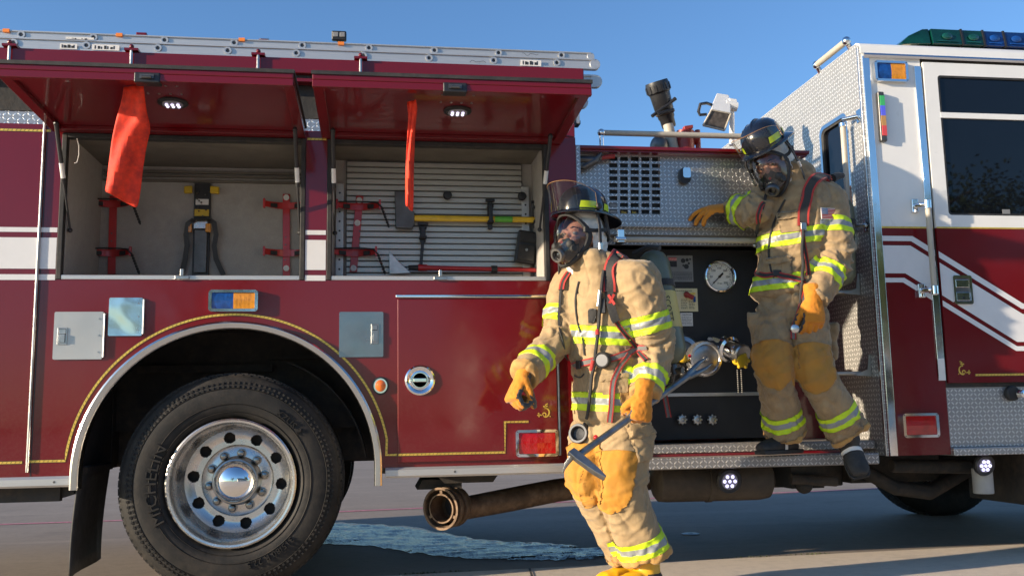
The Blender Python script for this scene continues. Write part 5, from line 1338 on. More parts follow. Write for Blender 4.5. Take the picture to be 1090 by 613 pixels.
def clear(name, tint, refl=.10, rough=.02):
    m = bpy.data.materials.new(name); m.use_nodes = True; nt = m.node_tree; nt.nodes.clear()
    o = nt.nodes.new('ShaderNodeOutputMaterial'); t = nt.nodes.new('ShaderNodeBsdfTransparent'); g_ = nt.nodes.new('ShaderNodeBsdfGlossy'); mx = nt.nodes.new('ShaderNodeMixShader'); lw = nt.nodes.new('ShaderNodeLayerWeight'); lw.inputs[0].default_value = .25
    ma = nt.nodes.new('ShaderNodeMath'); ma.operation = 'MULTIPLY_ADD'; ma.inputs[1].default_value = .55; ma.inputs[2].default_value = refl; nt.links.new(lw.outputs['Fresnel'], ma.inputs[0])
    t.inputs[0].default_value = (*tint, 1); g_.inputs['Roughness'].default_value = rough
    nt.links.new(ma.outputs[0], mx.inputs[0]); nt.links.new(t.outputs[0], mx.inputs[1]); nt.links.new(g_.outputs[0], mx.inputs[2]); nt.links.new(mx.outputs[0], o.inputs[0]); return m
M['visor'] = clear('amber_tinted_visor', (.92, .89, .83), .03); M['lens_clear'] = clear('mask_lens', (.62, .63, .66), .07)
M['visor_edge'] = mat('visor_edge', (.36, .18, .06), .3, coat=.5)

def ell(c, a, b_, r1, r2, n=24):
    return [Vector(c)+Vector(a)*r1*math.cos(2*PI*k/n)+Vector(b_)*r2*math.sin(2*PI*k/n) for k in range(n)]
def solid(mb, rings_, n=24):
    """closed loft of (centre, axis a, axis b, ra, rb) with rounded ends"""
    R = []
    c, a, b_, ra, rb = rings_[0]; c2 = rings_[1][0]; d = (Vector(c)-Vector(c2)).normalized()
    R.append(ell(Vector(c)+d*min(ra, rb)*.35, a, b_, ra*.45, rb*.45, n)); R.append(ell(Vector(c)+d*min(ra, rb)*.2, a, b_, ra*.82, rb*.82, n))
    for q in rings_: R.append(ell(*q, n=n))
    c, a, b_, ra, rb = rings_[-1]; c2 = rings_[-2][0]; d = (Vector(c)-Vector(c2)).normalized()
    R.append(ell(Vector(c)+d*min(ra, rb)*.2, a, b_, ra*.82, rb*.82, n)); R.append(ell(Vector(c)+d*min(ra, rb)*.35, a, b_, ra*.45, rb*.45, n))
    return mb.rings(R)
def limb(mb, pts, radii, n=20, flat_end=False):
    """tapered round limb through joints, spheres at the joints keep bends full"""
    P_ = []; R_ = []
    for i in range(len(pts)-1):
        for k in range(5): t = k/5; P_.append(Vector(pts[i]).lerp(Vector(pts[i+1]), t)); R_.append(radii[i]*(1-t)+radii[i+1]*t)
    P_.append(Vector(pts[-1])); R_.append(radii[-1])
    for _ in range(3):
        Q = [P_[0]]+[(P_[i-1]+P_[i]*2+P_[i+1])/4 for i in range(1, len(P_)-1)]+[P_[-1]]; P_ = Q
    mb.tube(P_, R_, n)
    mb.sphere(P_[0], R_[0]*.98, n, 10)
    if not flat_end: mb.sphere(P_[-1], R_[-1]*.98, n, 10)
    return mb
def remesh(mb, voxel, smooth_n=4, fold=None, lam=.5):
    """union of the closed pieces of mb as one continuous surface; fold(p, n) -> offset"""
    me = bpy.data.meshes.new('t'); me.from_pydata([tuple(v) for v in mb.v], [], mb.f)
    bm = bmesh.new(); bm.from_mesh(me); bmesh.ops.recalc_face_normals(bm, faces=bm.faces); bm.to_mesh(me); bm.free()
    ob = bpy.data.objects.new('t', me); COL.objects.link(ob)
    r = ob.modifiers.new('r', 'REMESH'); r.mode = 'VOXEL'; r.voxel_size = voxel
    dg = bpy.context.evaluated_depsgraph_get(); ev = ob.evaluated_get(dg); m2 = bpy.data.meshes.new_from_object(ev)
    bpy.data.objects.remove(ob)
    n = len(m2.vertices); co_ = np.empty(n*3); m2.vertices.foreach_get('co', co_); co_ = co_.reshape(-1, 3)
    ed = np.empty(len(m2.edges)*2, dtype=np.int64); m2.edges.foreach_get('vertices', ed); ed = ed.reshape(-1, 2)
    deg = np.bincount(ed.ravel(), minlength=n).astype(float)[:, None]
    def lap(c, k, l):
        for _ in range(k):
            s = np.zeros_like(c)
            for d in range(3): s[:, d] = np.bincount(ed[:, 0], c[ed[:, 1], d], n)+np.bincount(ed[:, 1], c[ed[:, 0], d], n)
            c = c+(s/np.maximum(deg, 1)-c)*l
        return c
    co_ = lap(co_, smooth_n, lam); m2.vertices.foreach_set('co', co_.ravel()); m2.update()
    if fold:
        nr = np.empty(n*3); m2.vertices.foreach_get('normal', nr); nr = nr.reshape(-1, 3)
        off = np.array([fold(Vector(p), Vector(q)) for p, q in zip(co_, nr)])
        co_ = co_+nr*off[:, None]; co_ = lap(co_, 1, .35); m2.vertices.foreach_set('co', co_.ravel()); m2.update()
    return m2
def put(me, name, mats, parent, smooth=True, kind=None):
    """world-space mesh -> object under parent"""
    off = wloc(parent); me.transform(Matrix.Translation(-off))
    for m_ in (mats if isinstance(mats, list) else [mats]): me.materials.append(M[m_])
    if smooth: me.polygons.foreach_set('use_smooth', [True]*len(me.polygons))
    me.name = name; o = bpy.data.objects.new(name, me); COL.objects.link(o); o.parent = parent; return o
def ridge(v): return 1-abs(2*v)
def folder(segs, joints, amp=1.0, seed=0, drape=.010):
    """cloth folds: rings of creases near joints, long drapes between them"""
    segs = [(Vector(a), Vector(b_)) for a, b_ in segs]; S = Vector((seed*3.7, seed*1.3, seed*2.1))
    def f(p, n):
        best = None
        for a, b_ in segs:
            d = b_-a; L2 = d.dot(d); t = max(0, min(1, (p-a).dot(d)/L2)); q = a+d*t; ds = (p-q).length
            if best is None or ds < best[0]: best = (ds, d.normalized(), (p-a).dot(d)/math.sqrt(L2))
        _, d, s = best
        across = p-d*p.dot(d)
        w = 0
        for j, sg, am in joints:
            w = max(w, am*math.exp(-((p-j).length/sg)**2))
        wob = noise.noise(p*4+S)*.35
        r1 = ridge(noise.noise(d*(p.dot(d)*19+wob*12)+across*5.5+S))        # crease rings
        r1b = ridge(noise.noise(d*(p.dot(d)*15-p.dot(d.orthogonal())*9)+across*4+S*2))
        r2 = noise.noise(d*p.dot(d)*2.6+across*11+S*1.7)                     # long drapes
        r3 = noise.noise(p*9+S*.3)
        r4 = ridge(noise.noise(p*22+S*.9))
        o1 = d.orthogonal()
        r5 = ridge(noise.noise(d*(p.dot(d)*4.5+p.dot(o1)*5)+across*8+S*2.9)); r6 = ridge(noise.noise(d*(p.dot(d)*13+wob*10)+across*4+S*4.1))
        cr = -.034*max(0, r5-.80)*(1-.5*w)-.075*max(0, r6-.78)*(w*.9+.12)
        return amp*((r1**2-.35)*.030*w+(r1b**2-.3)*.019*(w*.6+.32)+r2*drape*1.4*(1-.4*w)+r3*.005+(r4**2-.3)*.0025+cr)
    return f
def cut(me_obj, planes, near=None, keep_R=None, off=.0025, bis=(), name='band', mats=('lime',), parent=None, mfun=None, test=None, smooth=0):
    """piece of a garment's surface between planes [(point, normal keep-side)], lifted off it"""
    bm = bmesh.new(); bm.from_mesh(me_obj.data); O = wloc(me_obj); bm.transform(Matrix.Translation(O))
    if near is not None: bmesh.ops.delete(bm, geom=[f for f in bm.faces if (f.calc_center_median()-near).length > keep_R], context='FACES')
    for c, n in planes:
        bmesh.ops.bisect_plane(bm, geom=bm.verts[:]+bm.edges[:]+bm.faces[:], plane_co=c, plane_no=n, clear_inner=True)
    if test: bmesh.ops.delete(bm, geom=[f for f in bm.faces if not test(f)], context='FACES')
    for c, n in bis: bmesh.ops.bisect_plane(bm, geom=bm.verts[:]+bm.edges[:]+bm.faces[:], plane_co=c, plane_no=n)
    bm.normal_update()
    for _ in range(smooth): bmesh.ops.smooth_vert(bm, verts=[v for v in bm.verts if not v.is_boundary], factor=.5, use_axis_x=True, use_axis_y=True, use_axis_z=True)
    bm.normal_update()
    for v in bm.verts: v.co += v.normal*off
    # skirt so the edge has thickness
    be = [e for e in bm.edges if e.is_boundary]
    r = bmesh.ops.extrude_edge_only(bm, edges=be)
    vs = [g_ for g_ in r['geom'] if isinstance(g_, bmesh.types.BMVert)]
    for v in vs: v.co -= v.normal*(off+.003) if v.normal.length > .1 else Vector((0, 0, 0))
    bm.normal_update()
    if mfun:
        for f in bm.faces: f.material_index = mfun(f.calc_center_median())
    me = bpy.data.meshes.new(name); bm.to_mesh(me); bm.free()
    if not len(me.polygons): return None
    return put(me, name, list(mats), parent)
def band(ob, c, axis, hw, R, parent, name='reflective_band', off=.003, test=None):
    c, axis = Vector(c), Vector(axis).normalized()
    third = hw*.36
    def mf(p): return 1 if abs((p-c).dot(axis)) < third else 0
    return cut(ob, [(c-axis*hw, axis), (c+axis*hw, -axis)], c, R, off, [(c-axis*third, axis), (c+axis*third, axis)], name, ('lime', 'silver'), parent, mf, test)
def bvh(*obs):
    vs = []; fs = []
    for o in obs:
        b0 = len(vs); O = wloc(o); vs += [v.co+O for v in o.data.vertices]; fs += [[b0+i for i in p.vertices] for p in o.data.polygons]
    return BVHTree.FromPolygons(vs, fs)
def hit(tree, px, py, back=None):
    d = (cF*CF + cR*(px-CCX) - cU*(py-CCY)).normalized(); h = tree.ray_cast(CPOS, d)
    if h[0] is None:
        best = None
        for k in range(40):
            q = CPOS+d*(3.8+k*.05); r_ = tree.find_nearest(q)
            if best is None or r_[3] < best[3]: best = r_
        h = best
    return h[0], h[1]
def spl(pts, n=6):
    out = []; P_ = [pts[0]]+list(pts)+[pts[-1]]
    for i in range(1, len(P_)-2):
        a, b_, c, d = (Vector(q) for q in P_[i-1:i+3])
        for k in range(n):
            t = k/n; out.append(.5*((2*b_)+(c-a)*t+(2*a-5*b_+4*c-d)*t*t+(3*b_-a-3*c+d)*t**3))
    out.append(Vector(P_[-1])); return out
def surf_strap(tree, px, w_, mats, parent, name, lift=.006, t=.003, edge=None):
    """strap laid on the clothing through picture-measured spots"""
    pts = []; nr = []
    for x, y in spl([Vector((a, b_, 0)) for a, b_ in px], 5) and [(v.x, v.y) for v in spl([Vector((a, b_, 0)) for a, b_ in px], 5)]:
        p, n = hit(tree, x, y)
        if n.dot(CPOS-p) < 0: n = -n
        pts.append(p+n*lift); nr.append(n)
    for _ in range(3):
        pts = [pts[0]]+[(pts[i-1]+pts[i]*2+pts[i+1])/4 for i in range(1, len(pts)-1)]+[pts[-1]]
        nr = [nr[0]]+[(nr[i-1]+nr[i]*2+nr[i+1]).normalized() for i in range(1, len(nr)-1)]+[nr[-1]]
    g = MB(); g.mat(0).strap(pts, nr, w_, t)
    if edge:
        for s in (-1, 1):
            q = []
            for i, p in enumerate(pts):
                d = (pts[min(i+1, len(pts)-1)]-pts[max(i-1, 0)]).normalized(); sd = d.cross(nr[i]).normalized(); q.append(p+sd*s*(w_-edge)+nr[i]*.0012)
            g.mat(1).strap(q, nr, edge, t)
    return g.build(name, mats, parent), pts, nr
def surf_tube(tree, px, r, m_, parent, name, lift=.008):
    pts = []
    for v in spl([Vector((a, b_, 0)) for a, b_ in px], 5):
        p, n = hit(tree, v.x, v.y); n = -n if n.dot(CPOS-p) < 0 else n; pts.append(p+n*(lift+r))
    for _ in range(3): pts = [pts[0]]+[(pts[i-1]+pts[i]*2+pts[i+1])/4 for i in range(1, len(pts)-1)]+[pts[-1]]
    g = MB(); g.tube(pts, r, 8); return g.build(name, m_, parent)

def hand(parent, W, D, N, side, curls, sc=1.15, spread=(8, 2, -3, -9), thumb=(40, 25, 20, .4), cuff=.05):
    """gloved hand. W wrist, D towards knuckles, N palm normal, side +1 if the thumb lies along D x N"""
    D = Vector(D).normalized(); N = Vector(N); N = (N-D*N.dot(D)).normalized(); S = D.cross(N)*side
    g = MB(); W = Vector(W)
    rs = [(-cuff, .040, .034), (-.01, .035, .029), (.02, .036, .021), (.05, .043, .020), (.08, .045, .018), (.095, .042, .016)]
    solid(g, [(W+D*x*sc, S, N, a*sc, b_*sc) for x, a, b_ in rs], 18)
    offs = (.031, .011, -.010, -.029); lens = (.92, 1.0, .95, .78)
    for i in range(4):
        o_ = W+(D*(.086-.006*abs(i-1.2))+S*offs[i])*sc
        base = (D*math.cos(rad(spread[i]))+S*math.sin(rad(spread[i]))).normalized()
        ang = 0; pts = [o_-base*.02*sc, o_]; p = o_
        for k, (L_, c_) in enumerate(zip((.044, .029, .024), curls[i])):
            ang += rad(c_); d = base*math.cos(ang)+N*math.sin(ang); p = p+d*L_*lens[i]*sc; pts.append(p)
        limb(g, pts, [.0115*sc, .0125*sc, .0118*sc, .0110*sc, .0098*sc], 12)
    a, c1, c2, opp = thumb
    t0 = W+(D*.020+S*.026+N*.006)*sc
    base = (D*math.cos(rad(a))+S*math.sin(rad(a))+N*opp).normalized()
    in_ = (N*.7-S*.6+D*.2).normalized()
    p = t0; pts = [p]; ang = 0
    for L_, c_ in ((.045, 0), (.034, c1), (.027, c2)):
        ang += rad(c_); d = (base*math.cos(ang)+in_*math.sin(ang)).normalized(); p = p+d*L_*sc; pts.append(p)
    limb(g, pts, [.018*sc, .0150*sc, .0135*sc, .0115*sc], 12)
    me = remesh(g, .0042, 3, lambda p, n: (ridge(noise.noise(p*38))-.5)*.0022+noise.noise(p*90)*.0008)
    o = put(me, 'glove', ['glove', 'glove_dark'], parent)
    for pl in me.polygons:
        if pl.normal.dot(N) > .30 or (pl.normal.dot(S) > .8 and (pl.center+wloc(o)-W).dot(D) > .08): pl.material_index = 1
    return o

def frame(f, up=Z, roll=0):
    f = Vector(f).normalized(); l = Z.cross(f).normalized() if abs(f.z) < .99 else Vector((0, 1, 0)); u = f.cross(l).normalized()
    if roll: R_ = Matrix.Rotation(rad(roll), 3, f); l, u = R_@l, R_@u
    return f, l, u

def head_parts(root, C, f, roll=0, hs=1.0, visor=(0, 0), seed=0, Hoff=(0, 0, 0), hz=.122):
    """hood, mask and helmet round head centre C looking along f"""
    f, l, u = frame(f, roll=roll)
    hs = 1.22
    def q(x, y, z): return C+(f*x+l*y+u*z)*hs
    # hood
    g = MB(); solid(g, [(q(-.015, 0, .112), f, l, .075, .065), (q(-.016, 0, .07), f, l, .110, .092), (q(-.020, 0, .0), f, l, .128, .102), (q(-.022, 0, -.05), f, l, .126, .100), (q(-.028, 0, -.10), f, l, .112, .094), (q(-.042, 0, -.15), f, l, .100, .096), (q(-.045, 0, -.19), f, l, .100, .108)], 28)
    me = remesh(g, .006, 2, lambda p, n: noise.noise(p*14)*.006+(ridge(noise.noise(Vector((p.x*16, p.y*16, p.z*34))))-.5)*.006)
    hd = put(me, 'hood', 'hood', root)
    O_ = wloc(hd); bmh = bmesh.new(); bmh.from_mesh(me)
    def inop(fc):
        v = fc.calc_center_median()+O_-C; x, y, z = v.dot(f)/hs, v.dot(l)/hs, v.dot(u)/hs
        return x > .02 and (y/.081)**2+((z+.018)/.100)**2 < 1
    bmesh.ops.delete(bmh, geom=[fc for fc in bmh.faces if inop(fc)], context='FACES'); bmh.to_mesh(me); bmh.free()
    # opening of the hood: face piece set into it
    prof = [(.098, .0, .082, 0)]
    g = MB(); n = 36; ring0 = []
    def rim(t, grow=0, fx=0):
        y = math.cos(t)*(.083+grow); z = math.sin(t)*(.103+grow)-.018
        if z < 0: y *= 1-.20*(z/-.11)
        x = .110-.053*abs(y/.08)**1.8-.020*max(0, -z/.09)*0+fx
        return q(x, y, z)
    rr_ = [[rim(2*PI*k/n, a, b_) for k in range(n)] for a, b_ in ((.006, -.012), (.009, .002), (.004, .010), (-.004, .006), (-.005, -.006))]
    g.rings(rr_, cap=False, close=True); g.build('mask_rim', 'rubber', root)
    # lens bubble
    g = MB(); vs = []; R_ = 14; Nn = 36
    for i in range(R_+1):
        s = i/R_
        for k in range(Nn):
            t = 2*PI*k/Nn; p = rim(t, -.004, .008); cc = q(.140, 0, -.045); e = (cc-p); vs.append(p+Vector(e)*(1-(1-s)**1.0)*1.0 if False else p.lerp(cc, s)+f*hs*.030*math.sin(PI*min(s, .999))**.8*(1-s*.5))
    g.add(vs, [(i*Nn+k, i*Nn+(k+1) % Nn, (i+1)*Nn+(k+1) % Nn, (i+1)*Nn+k) for i in range(R_) for k in range(Nn)]); g.build('mask_lens', 'lens_clear', root)
    # nose cup and breathing port
    g = MB(); solid(g, [(q(.07, 0, -.050), l, u, .058, .058), (q(.10, 0, -.050), l, u, .054, .054), (q(.120, 0, -.056), l, u, .046, .044), (q(.138, 0, -.070), l, u, .033, .030)], 20)
    g.sphere(q(.115, .038, -.04), .020*hs, 12, 8).sphere(q(.115, -.038, -.04), .020*hs, 12, 8); g.sphere(q(.110, 0, -.026), .014*hs, 10, 8)
    put(remesh(g, .004, 2), 'nose_cup', 'rubber', root)
    pc, pf = q(.142, 0, -.080), (f*.93-u*.36).normalized()
    g = MB(); g.lathe(pc, pf, [(-.02, .034), (.000, .038), (.014, .038), (.020, .034), (.020, .024), (.010, .022), (.004, .018)], 30, cap=False); g.build('breathing_port', 'dark_steel', root)
    g = MB(); g.lathe(pc, pf, [(.006, .023), (.006, 0)], 24); g.build('port_bore', 'under', root)
    g = MB()
    for s in (1, -1): g.lathe(q(.112, s*.048, -.058), (f*.45+l*s).normalized(), [(0, .018), (.014, .018), (.018, .014), (.018, 0)], 18)
    g.build('side_port', 'rubber', root, split=True)
    g = MB(); g.lathe(q(.135, .010, -.030), (f+l*.3).normalized(), [(0, .0075), (.003, .0075), (.003, 0)], 16); g.build('mask_badge', 'ink_red', root)
    # mask harness straps
    g = MB()
    for s in (1, -1):
        g.strap([q(.07, s*.078, .02), q(.03, s*.095, .02), q(-.03, s*.104, .03)], [l*s]*3, .009, .0025)
        g.obox(q(.068, s*.080, .02), f*.012, l*.006, u*.012)
    g.build('mask_strap', 'rubber', root, split=True)
    def q2(x, y, z): return C+(f*x+l*y+u*z)*1.22
    # helmet
    f2, l2, u2 = f, l, u
    hs = 1.04; Hc = q(-.010, 0, hz)+(f*Hoff[0]+u*Hoff[2])
    def h(x, y, z): return Hc+(f2*x+l2*y+u2*z)*hs
    n = 48
    def shell(a, z, t): return h(math.cos(t)*a*1.20-.004, math.sin(t)*a*.98, z)
    g = MB(); prf = [(.112, -.020), (.1125, .0), (.111, .030), (.106, .058), (.094, .084), (.074, .105), (.045, .118), (.015, .123), (.001, .1235)]
    g.rings([[shell(a, z, 2*PI*k/n) for k in range(n)] for a, z in prf])
    ho = g.build('helmet', 'helmet', root)
    g = MB()   # raised centre ridge and side ribs
    for s, wd in ((0, .010), (.045, .005), (-.045, .005)):
        pts = []
        for k in range(15):
            a = PI*(.10+.80*k/14); pts.append(h(math.cos(a)*.130-.004, s*math.sin(a)**.5, .004+math.sin(a)*.1215*(1-abs(s)*1.8)))
        g.tube(pts, wd*hs, 8)
    g.build('ridge', 'helmet', ho)
    g = MB(); # brim
    def br(t, e, z):
        c_, s_ = math.cos(t), math.sin(t); ext = .030+.055*max(0, -c_)**1.5+.012*max(0, c_)**2
        R0 = .112; x = c_*(R0*1.20+ext*e)-.004; y = s_*(R0*.98+ext*e*.9)
        dz = -.018*max(0, -c_)*e-.004*e+.008*abs(s_)*e*0
        return h(x, y, z+dz)
    g.rings([[br(2*PI*k/n, e, z) for k in range(n)] for e, z in ((-.12, -.018), (.3, -.018), (.8, -.022), (1.0, -.026), (1.04, -.022), (1.0, -.017), (.8, -.013), (.3, -.008), (-.12, -.006))], cap=False, close=True)
    g.build('brim', 'helmet', ho)
    # lime trapezoid markings
    for s in (1, -1):
        for t0, t1 in ((38, 80), (98, 126), (146, 168)):
            vs = []; K = 6
            for j, (z, sh) in enumerate(((-.002, 0), (.014, 1.5), (.030, 3))):
                for k in range(K+1):
                    t = rad(s*(t0+sh+(t1-t0-2*sh)*k/K)); a = .1135 if z < .01 else .1130
                    vs.append(shell(a+.0015, z, t))
            g = MB(); g.add(vs, [(j*(K+1)+k, j*(K+1)+k+1, (j+1)*(K+1)+k+1, (j+1)*(K+1)+k) for j in range(2) for k in range(K)]); g.build('helmet_marking', 'lime', ho)
    # flipped-up visor
    va, vx = visor
    g = MB(); vs = []; K, J = 22, 8; pv = h(.02, 0, .01)
    Rv = Matrix.Rotation(rad(va), 3, l2)
    for j in range(J+1):
        for k in range(K+1):
            t = rad(-82+164*k/K); zz = .0+.135*(j/J)*(1-.55*(abs(k/K-.5)*2)**2.5*(j/J)); rx = .158+.004*(j/J)
            p = f2*(math.cos(t)*rx)+l2*(math.sin(t)*.126)+u2*zz
            vs.append(pv+Rv@(p*hs))
    g.add(vs, [(j*(K+1)+k, j*(K+1)+k+1, (j+1)*(K+1)+k+1, (j+1)*(K+1)+k) for j in range(J) for k in range(K)]); vo = g.build('visor', 'visor', ho)
    g = MB(); g.tube([vs[J*(K+1)+k] for k in range(K+1)], .0013, 6)
    g.tube([vs[j*(K+1)] for j in range(J+1)], .0018, 6); g.tube([vs[j*(K+1)+K] for j in range(J+1)], .0018, 6); g.build('visor_edge', 'visor_edge', vo)
    g = MB()
    for s in (1, -1): g.lathe(h(.018, s*.112, .008), l2*s, [(0, .016), (.010, .016), (.014, .010), (.014, 0)], 16)
    g.build('visor_pivot', 'black', ho, split=True)
    # neck protector (ear cover) and chin strap
    g = MB(); vs = []; K, J = 26, 6
    for j in range(J+1):
        for k in range(K+1):
            t = rad(104+152*k/K); e = j/J; fl = 1+.10*e+.05*noise.noise(Vector((k*.5, j*.4, seed)))
            vs.append(h(math.cos(t)*.128*fl-.006, math.sin(t)*.106*fl, -.018-.115*e*(.55+.45*(1-math.cos(t))/2)+.004*math.sin(k*1.3)*e))
    g.add(vs, [(j*(K+1)+k, j*(K+1)+k+1, (j+1)*(K+1)+k+1, (j+1)*(K+1)+k) for j in range(J) for k in range(K)]); eo = g.build('ear_cover', 'web_black', ho); s_ = eo.modifiers.new('t', 'SOLIDIFY'); s_.thickness = .005
    g = MB()
    for s in (1, -1):
        pts = [h(.030, s*.112, -.02), q2(.020, s*.112, .04), q2(.016, s*.112, -.06), q2(.020, s*.106, -.115), q2(.024, s*.104, -.165)]
        g.strap(pts, [l*s]*5, .009, .0025)
    g.build('chin_strap', 'web_black', ho, split=True)
    g = MB()
    g.obox(q2(.018, .113, -.045), f*.012, l*.006, u*.018).obox(q2(.018, -.113, -.045), f*.012, l*.006, u*.018); g.build('strap_buckle', 'steel', ho, bevel=.002, split=True)
    return q, h

def body_mesh(root, C, f, roll, neck, sp, Larm, Rarm, Lleg, Rleg, la):
    """one continuous figure under the clothes, with a shaped face"""
    f, l, u = frame(f, roll=roll)
    def q(x, y, z): return C+(f*x+l*y+u*z)*1.10
    g = MB(); solid(g, [(q(-.01, 0, .085), f, l, .062, .055), (q(-.005, 0, .05), f, l, .092, .072), (q(0, 0, .01), f, l, .096, .074), (q(.008, 0, -.03), f, l, .086, .068), (q(.020, 0, -.07), f, l, .064, .056), (q(.028, 0, -.098), f, l, .042, .040)], 24)
    g.tube([q(.088, 0, .022), q(.102, 0, .002), q(.114, 0, -.020)], [.008, .011, .014], 10); g.sphere(q(.113, 0, -.022), .015, 10, 8)
    for s in (1, -1):
        g.sphere(q(.092, s*.036, -.022), .026, 12, 8); g.sphere(q(-.005, s*.076, -.005), .020, 10, 8, (1, .5, 1.5)); g.tube([q(.086, s*.012, .034), q(.088, s*.034, .038), q(.074, s*.054, .030)], .009, 8)
    g.sphere(q(.092, 0, -.052), .020, 12, 8, (.6, 1.3, .5)); g.sphere(q(.084, 0, -.088), .020, 10, 8)
    limb(g, [q(-.02, 0, -.06), neck], [.056, .062])
    solid(g, [(p, la, Z.cross(la)*-1, a*.8, b_*.72) for p, a, b_ in sp], 20)
    for arm in (Larm, Rarm): limb(g, [neck, arm[0], arm[1], arm[2]], [.055, .058, .044, .032])
    for leg in (Lleg, Rleg): limb(g, leg, [.085, .060, .042])
    o = put(remesh(g, .0075, 2), 'body', 'skin', root)
    for s in (1, -1):
        g = MB(); c = q(.083, s*.032, .014); g.mat(0).sphere(c, .0105, 16, 12); d = (f+l*s*.05-u*.05).normalized(); g.mat(1).lathe(c, d, [(.0105, .0062), (.0128, .0052), (.0132, 0)], 16); g.build('eye', ['eye', 'iris'], root)
        g = MB(); g.tube([q(.097, s*.016, .037), q(.0975, s*.033, .041), q(.085, s*.052, .034)], [.002, .0034, .002], 6); g.build('eyebrow', 'hair', root)
        g = MB(); g.tube([q(.0965, s*.020, .020), q(.099, s*.032, .0245), q(.093, s*.045, .018)], .0022, 6); g.build('eyelid', 'skin', root)
    return o
def jacket(root, sp, la, fa, neck, Larm, Rarm, seed, m_='tan', arm_r=(.092, .090, .078, .068), collar=None, hemflare=1.0):
    g = MB(); solid(g, [(p, la, fa, a, b_) for p, a, b_ in sp], 32)
    for arm in (Larm, Rarm):
        limb(g, [neck-Z*.06+(arm[0]-neck)*.30, arm[0]], [.105, arm_r[0]*1.02]); limb(g, [arm[0], arm[0].lerp(arm[1], .5), arm[1], arm[1].lerp(arm[2], .55), arm[2]], [arm_r[0], arm_r[1], arm_r[2], (arm_r[2]+arm_r[3])/2, arm_r[3]], flat_end=True)
    if collar: solid(g, [(collar[0], la, fa, collar[2], collar[2]), (collar[1], la, fa, collar[3], collar[3])], 24)
    mid = sp[len(sp)//2][0]
    segs = [(sp[0][0], sp[-1][0])]+[(a[0], a[1]) for a in (Larm, Rarm)]+[(a[1], a[2]) for a in (Larm, Rarm)]
    waist = sp[2][0]
    J = [(a[1], .12, 1.25) for a in (Larm, Rarm)]+[(a[1].lerp(a[2], .5), .09, .7) for a in (Larm, Rarm)]+[(a[0]-Z*.10, .10, .7) for a in (Larm, Rarm)]+[(waist, .16, .75)]
    me = remesh(g, .0075, 5, folder(segs, J, 1.0, seed))
    return put(me, 'jacket', m_, root)
def trousers(root, pel, la, fa, Lleg, Rleg, seed, m_='tan', rr=(.130, .118, .108, .112), pw=(.185, .145)):
    g = MB(); solid(g, [(pel+Z*.12, la, fa, pw[0]*.9, pw[1]*.95), (pel+Z*.04, la, fa, pw[0], pw[1]), (pel-Z*.04, la, fa, pw[0]*.98, pw[1]), (pel-Z*.09, la, fa, pw[0]*.80, pw[1]*.85)], 28)
    for leg in (Lleg, Rleg): limb(g, [leg[0], leg[0].lerp(leg[1], .5), leg[1], leg[1].lerp(leg[2], .5), leg[2]], [rr[0], (rr[0]+rr[1])/2, rr[1], rr[2], rr[3]], flat_end=True)
    segs = [(a[0], a[1]) for a in (Lleg, Rleg)]+[(a[1], a[2]) for a in (Lleg, Rleg)]
    J = [(a[1], .13, .5) for a in (Lleg, Rleg)]+[(a[2], .12, .9) for a in (Lleg, Rleg)]+[(a[0], .13, .7) for a in (Lleg, Rleg)]
    return put(remesh(g, .0075, 5, folder(segs, J, 1.1, seed+5, .014)), 'trousers', m_, root)
def boot(root, ankle, D, up, toe_l=.20, m_='rubber', toe_m=None, bandz=None, w_=1.0):
    """ankle point, D toe direction, up shaft direction"""
    D, up = Vector(D).normalized(), Vector(up).normalized(); S = D.cross(up).normalized(); up = S.cross(D).normalized() if False else up
    fu = S.cross(D).normalized()
    sole = ankle-fu*.085
    g = MB(); limb(g, [ankle+up*.16, ankle, ankle-fu*.02], [.062*w_, .056*w_, .056*w_])
    solid(g, [(sole-D*.065+fu*.035, S, fu, .034*w_, .040), (sole-D*.03+fu*.048, S, fu, .044*w_, .052), (sole+D*.05+fu*.045, S, fu, .045*w_, .050), (sole+D*.12+fu*.038, S, fu, .052*w_, .040), (sole+D*.17+fu*.034, S, fu, .050*w_, .034), (sole+D*.195+fu*.030, S, fu, .036*w_, .026)], 22)
    o = put(remesh(g, .006, 4, lambda p, n: (ridge(noise.noise(p*16))-.5)*.003), 'boot', [m_, toe_m or m_], root)
    if toe_m:
        for pl in o.data.polygons:
            if (pl.center+wloc(o)-ankle).dot(D) > .05: pl.material_index = 1
    g = MB()
    sl = [(-.10, .030), (-.09, .042), (-.03, .046), (.02, .043), (.07, .046), (.13, .053), (.18, .050), (.205, .036)]
    pl = [(x, y*w_) for x, y in sl]+[(x, -y*w_) for x, y in sl[::-1]]
    g.prism(pl, sole-fu*.004, D, S, fu*.022); g.build('sole', 'rubber', o, bevel=.004)
    return o, sole, fu

def pocket(ob, tree, px, py, hw, hh, parent, tilt=0, off=.007, flap=True, mats='tan', name='pocket'):
    p, n = hit(tree, px, py); n = -n if n.dot(CPOS-p) < 0 else n
    ez = (Z-n*Z.dot(n)).normalized(); ex = ez.cross(n); ex = -ex if ex.x < 0 else ex
    R_ = Matrix.Rotation(rad(tilt), 3, n); ex, ez = R_@ex, R_@ez
    def pl(cx, cz, a, b_): c = p+ex*cx+ez*cz; return [(c-ex*a, ex), (c+ex*a, -ex), (c-ez*b_, ez), (c+ez*b_, -ez)]
    tst = lambda f: f.normal.dot(n) > .15
    cut(ob, pl(0, 0, hw, hh), p, max(hw, hh)*1.8, off, (), name, (mats,), parent, test=tst)
    if flap: cut(ob, pl(0, hh*.78, hw*1.06, hh*.30), p, max(hw, hh)*2.2, off+.006, (), name+'_flap', (mats,), parent, test=tst)
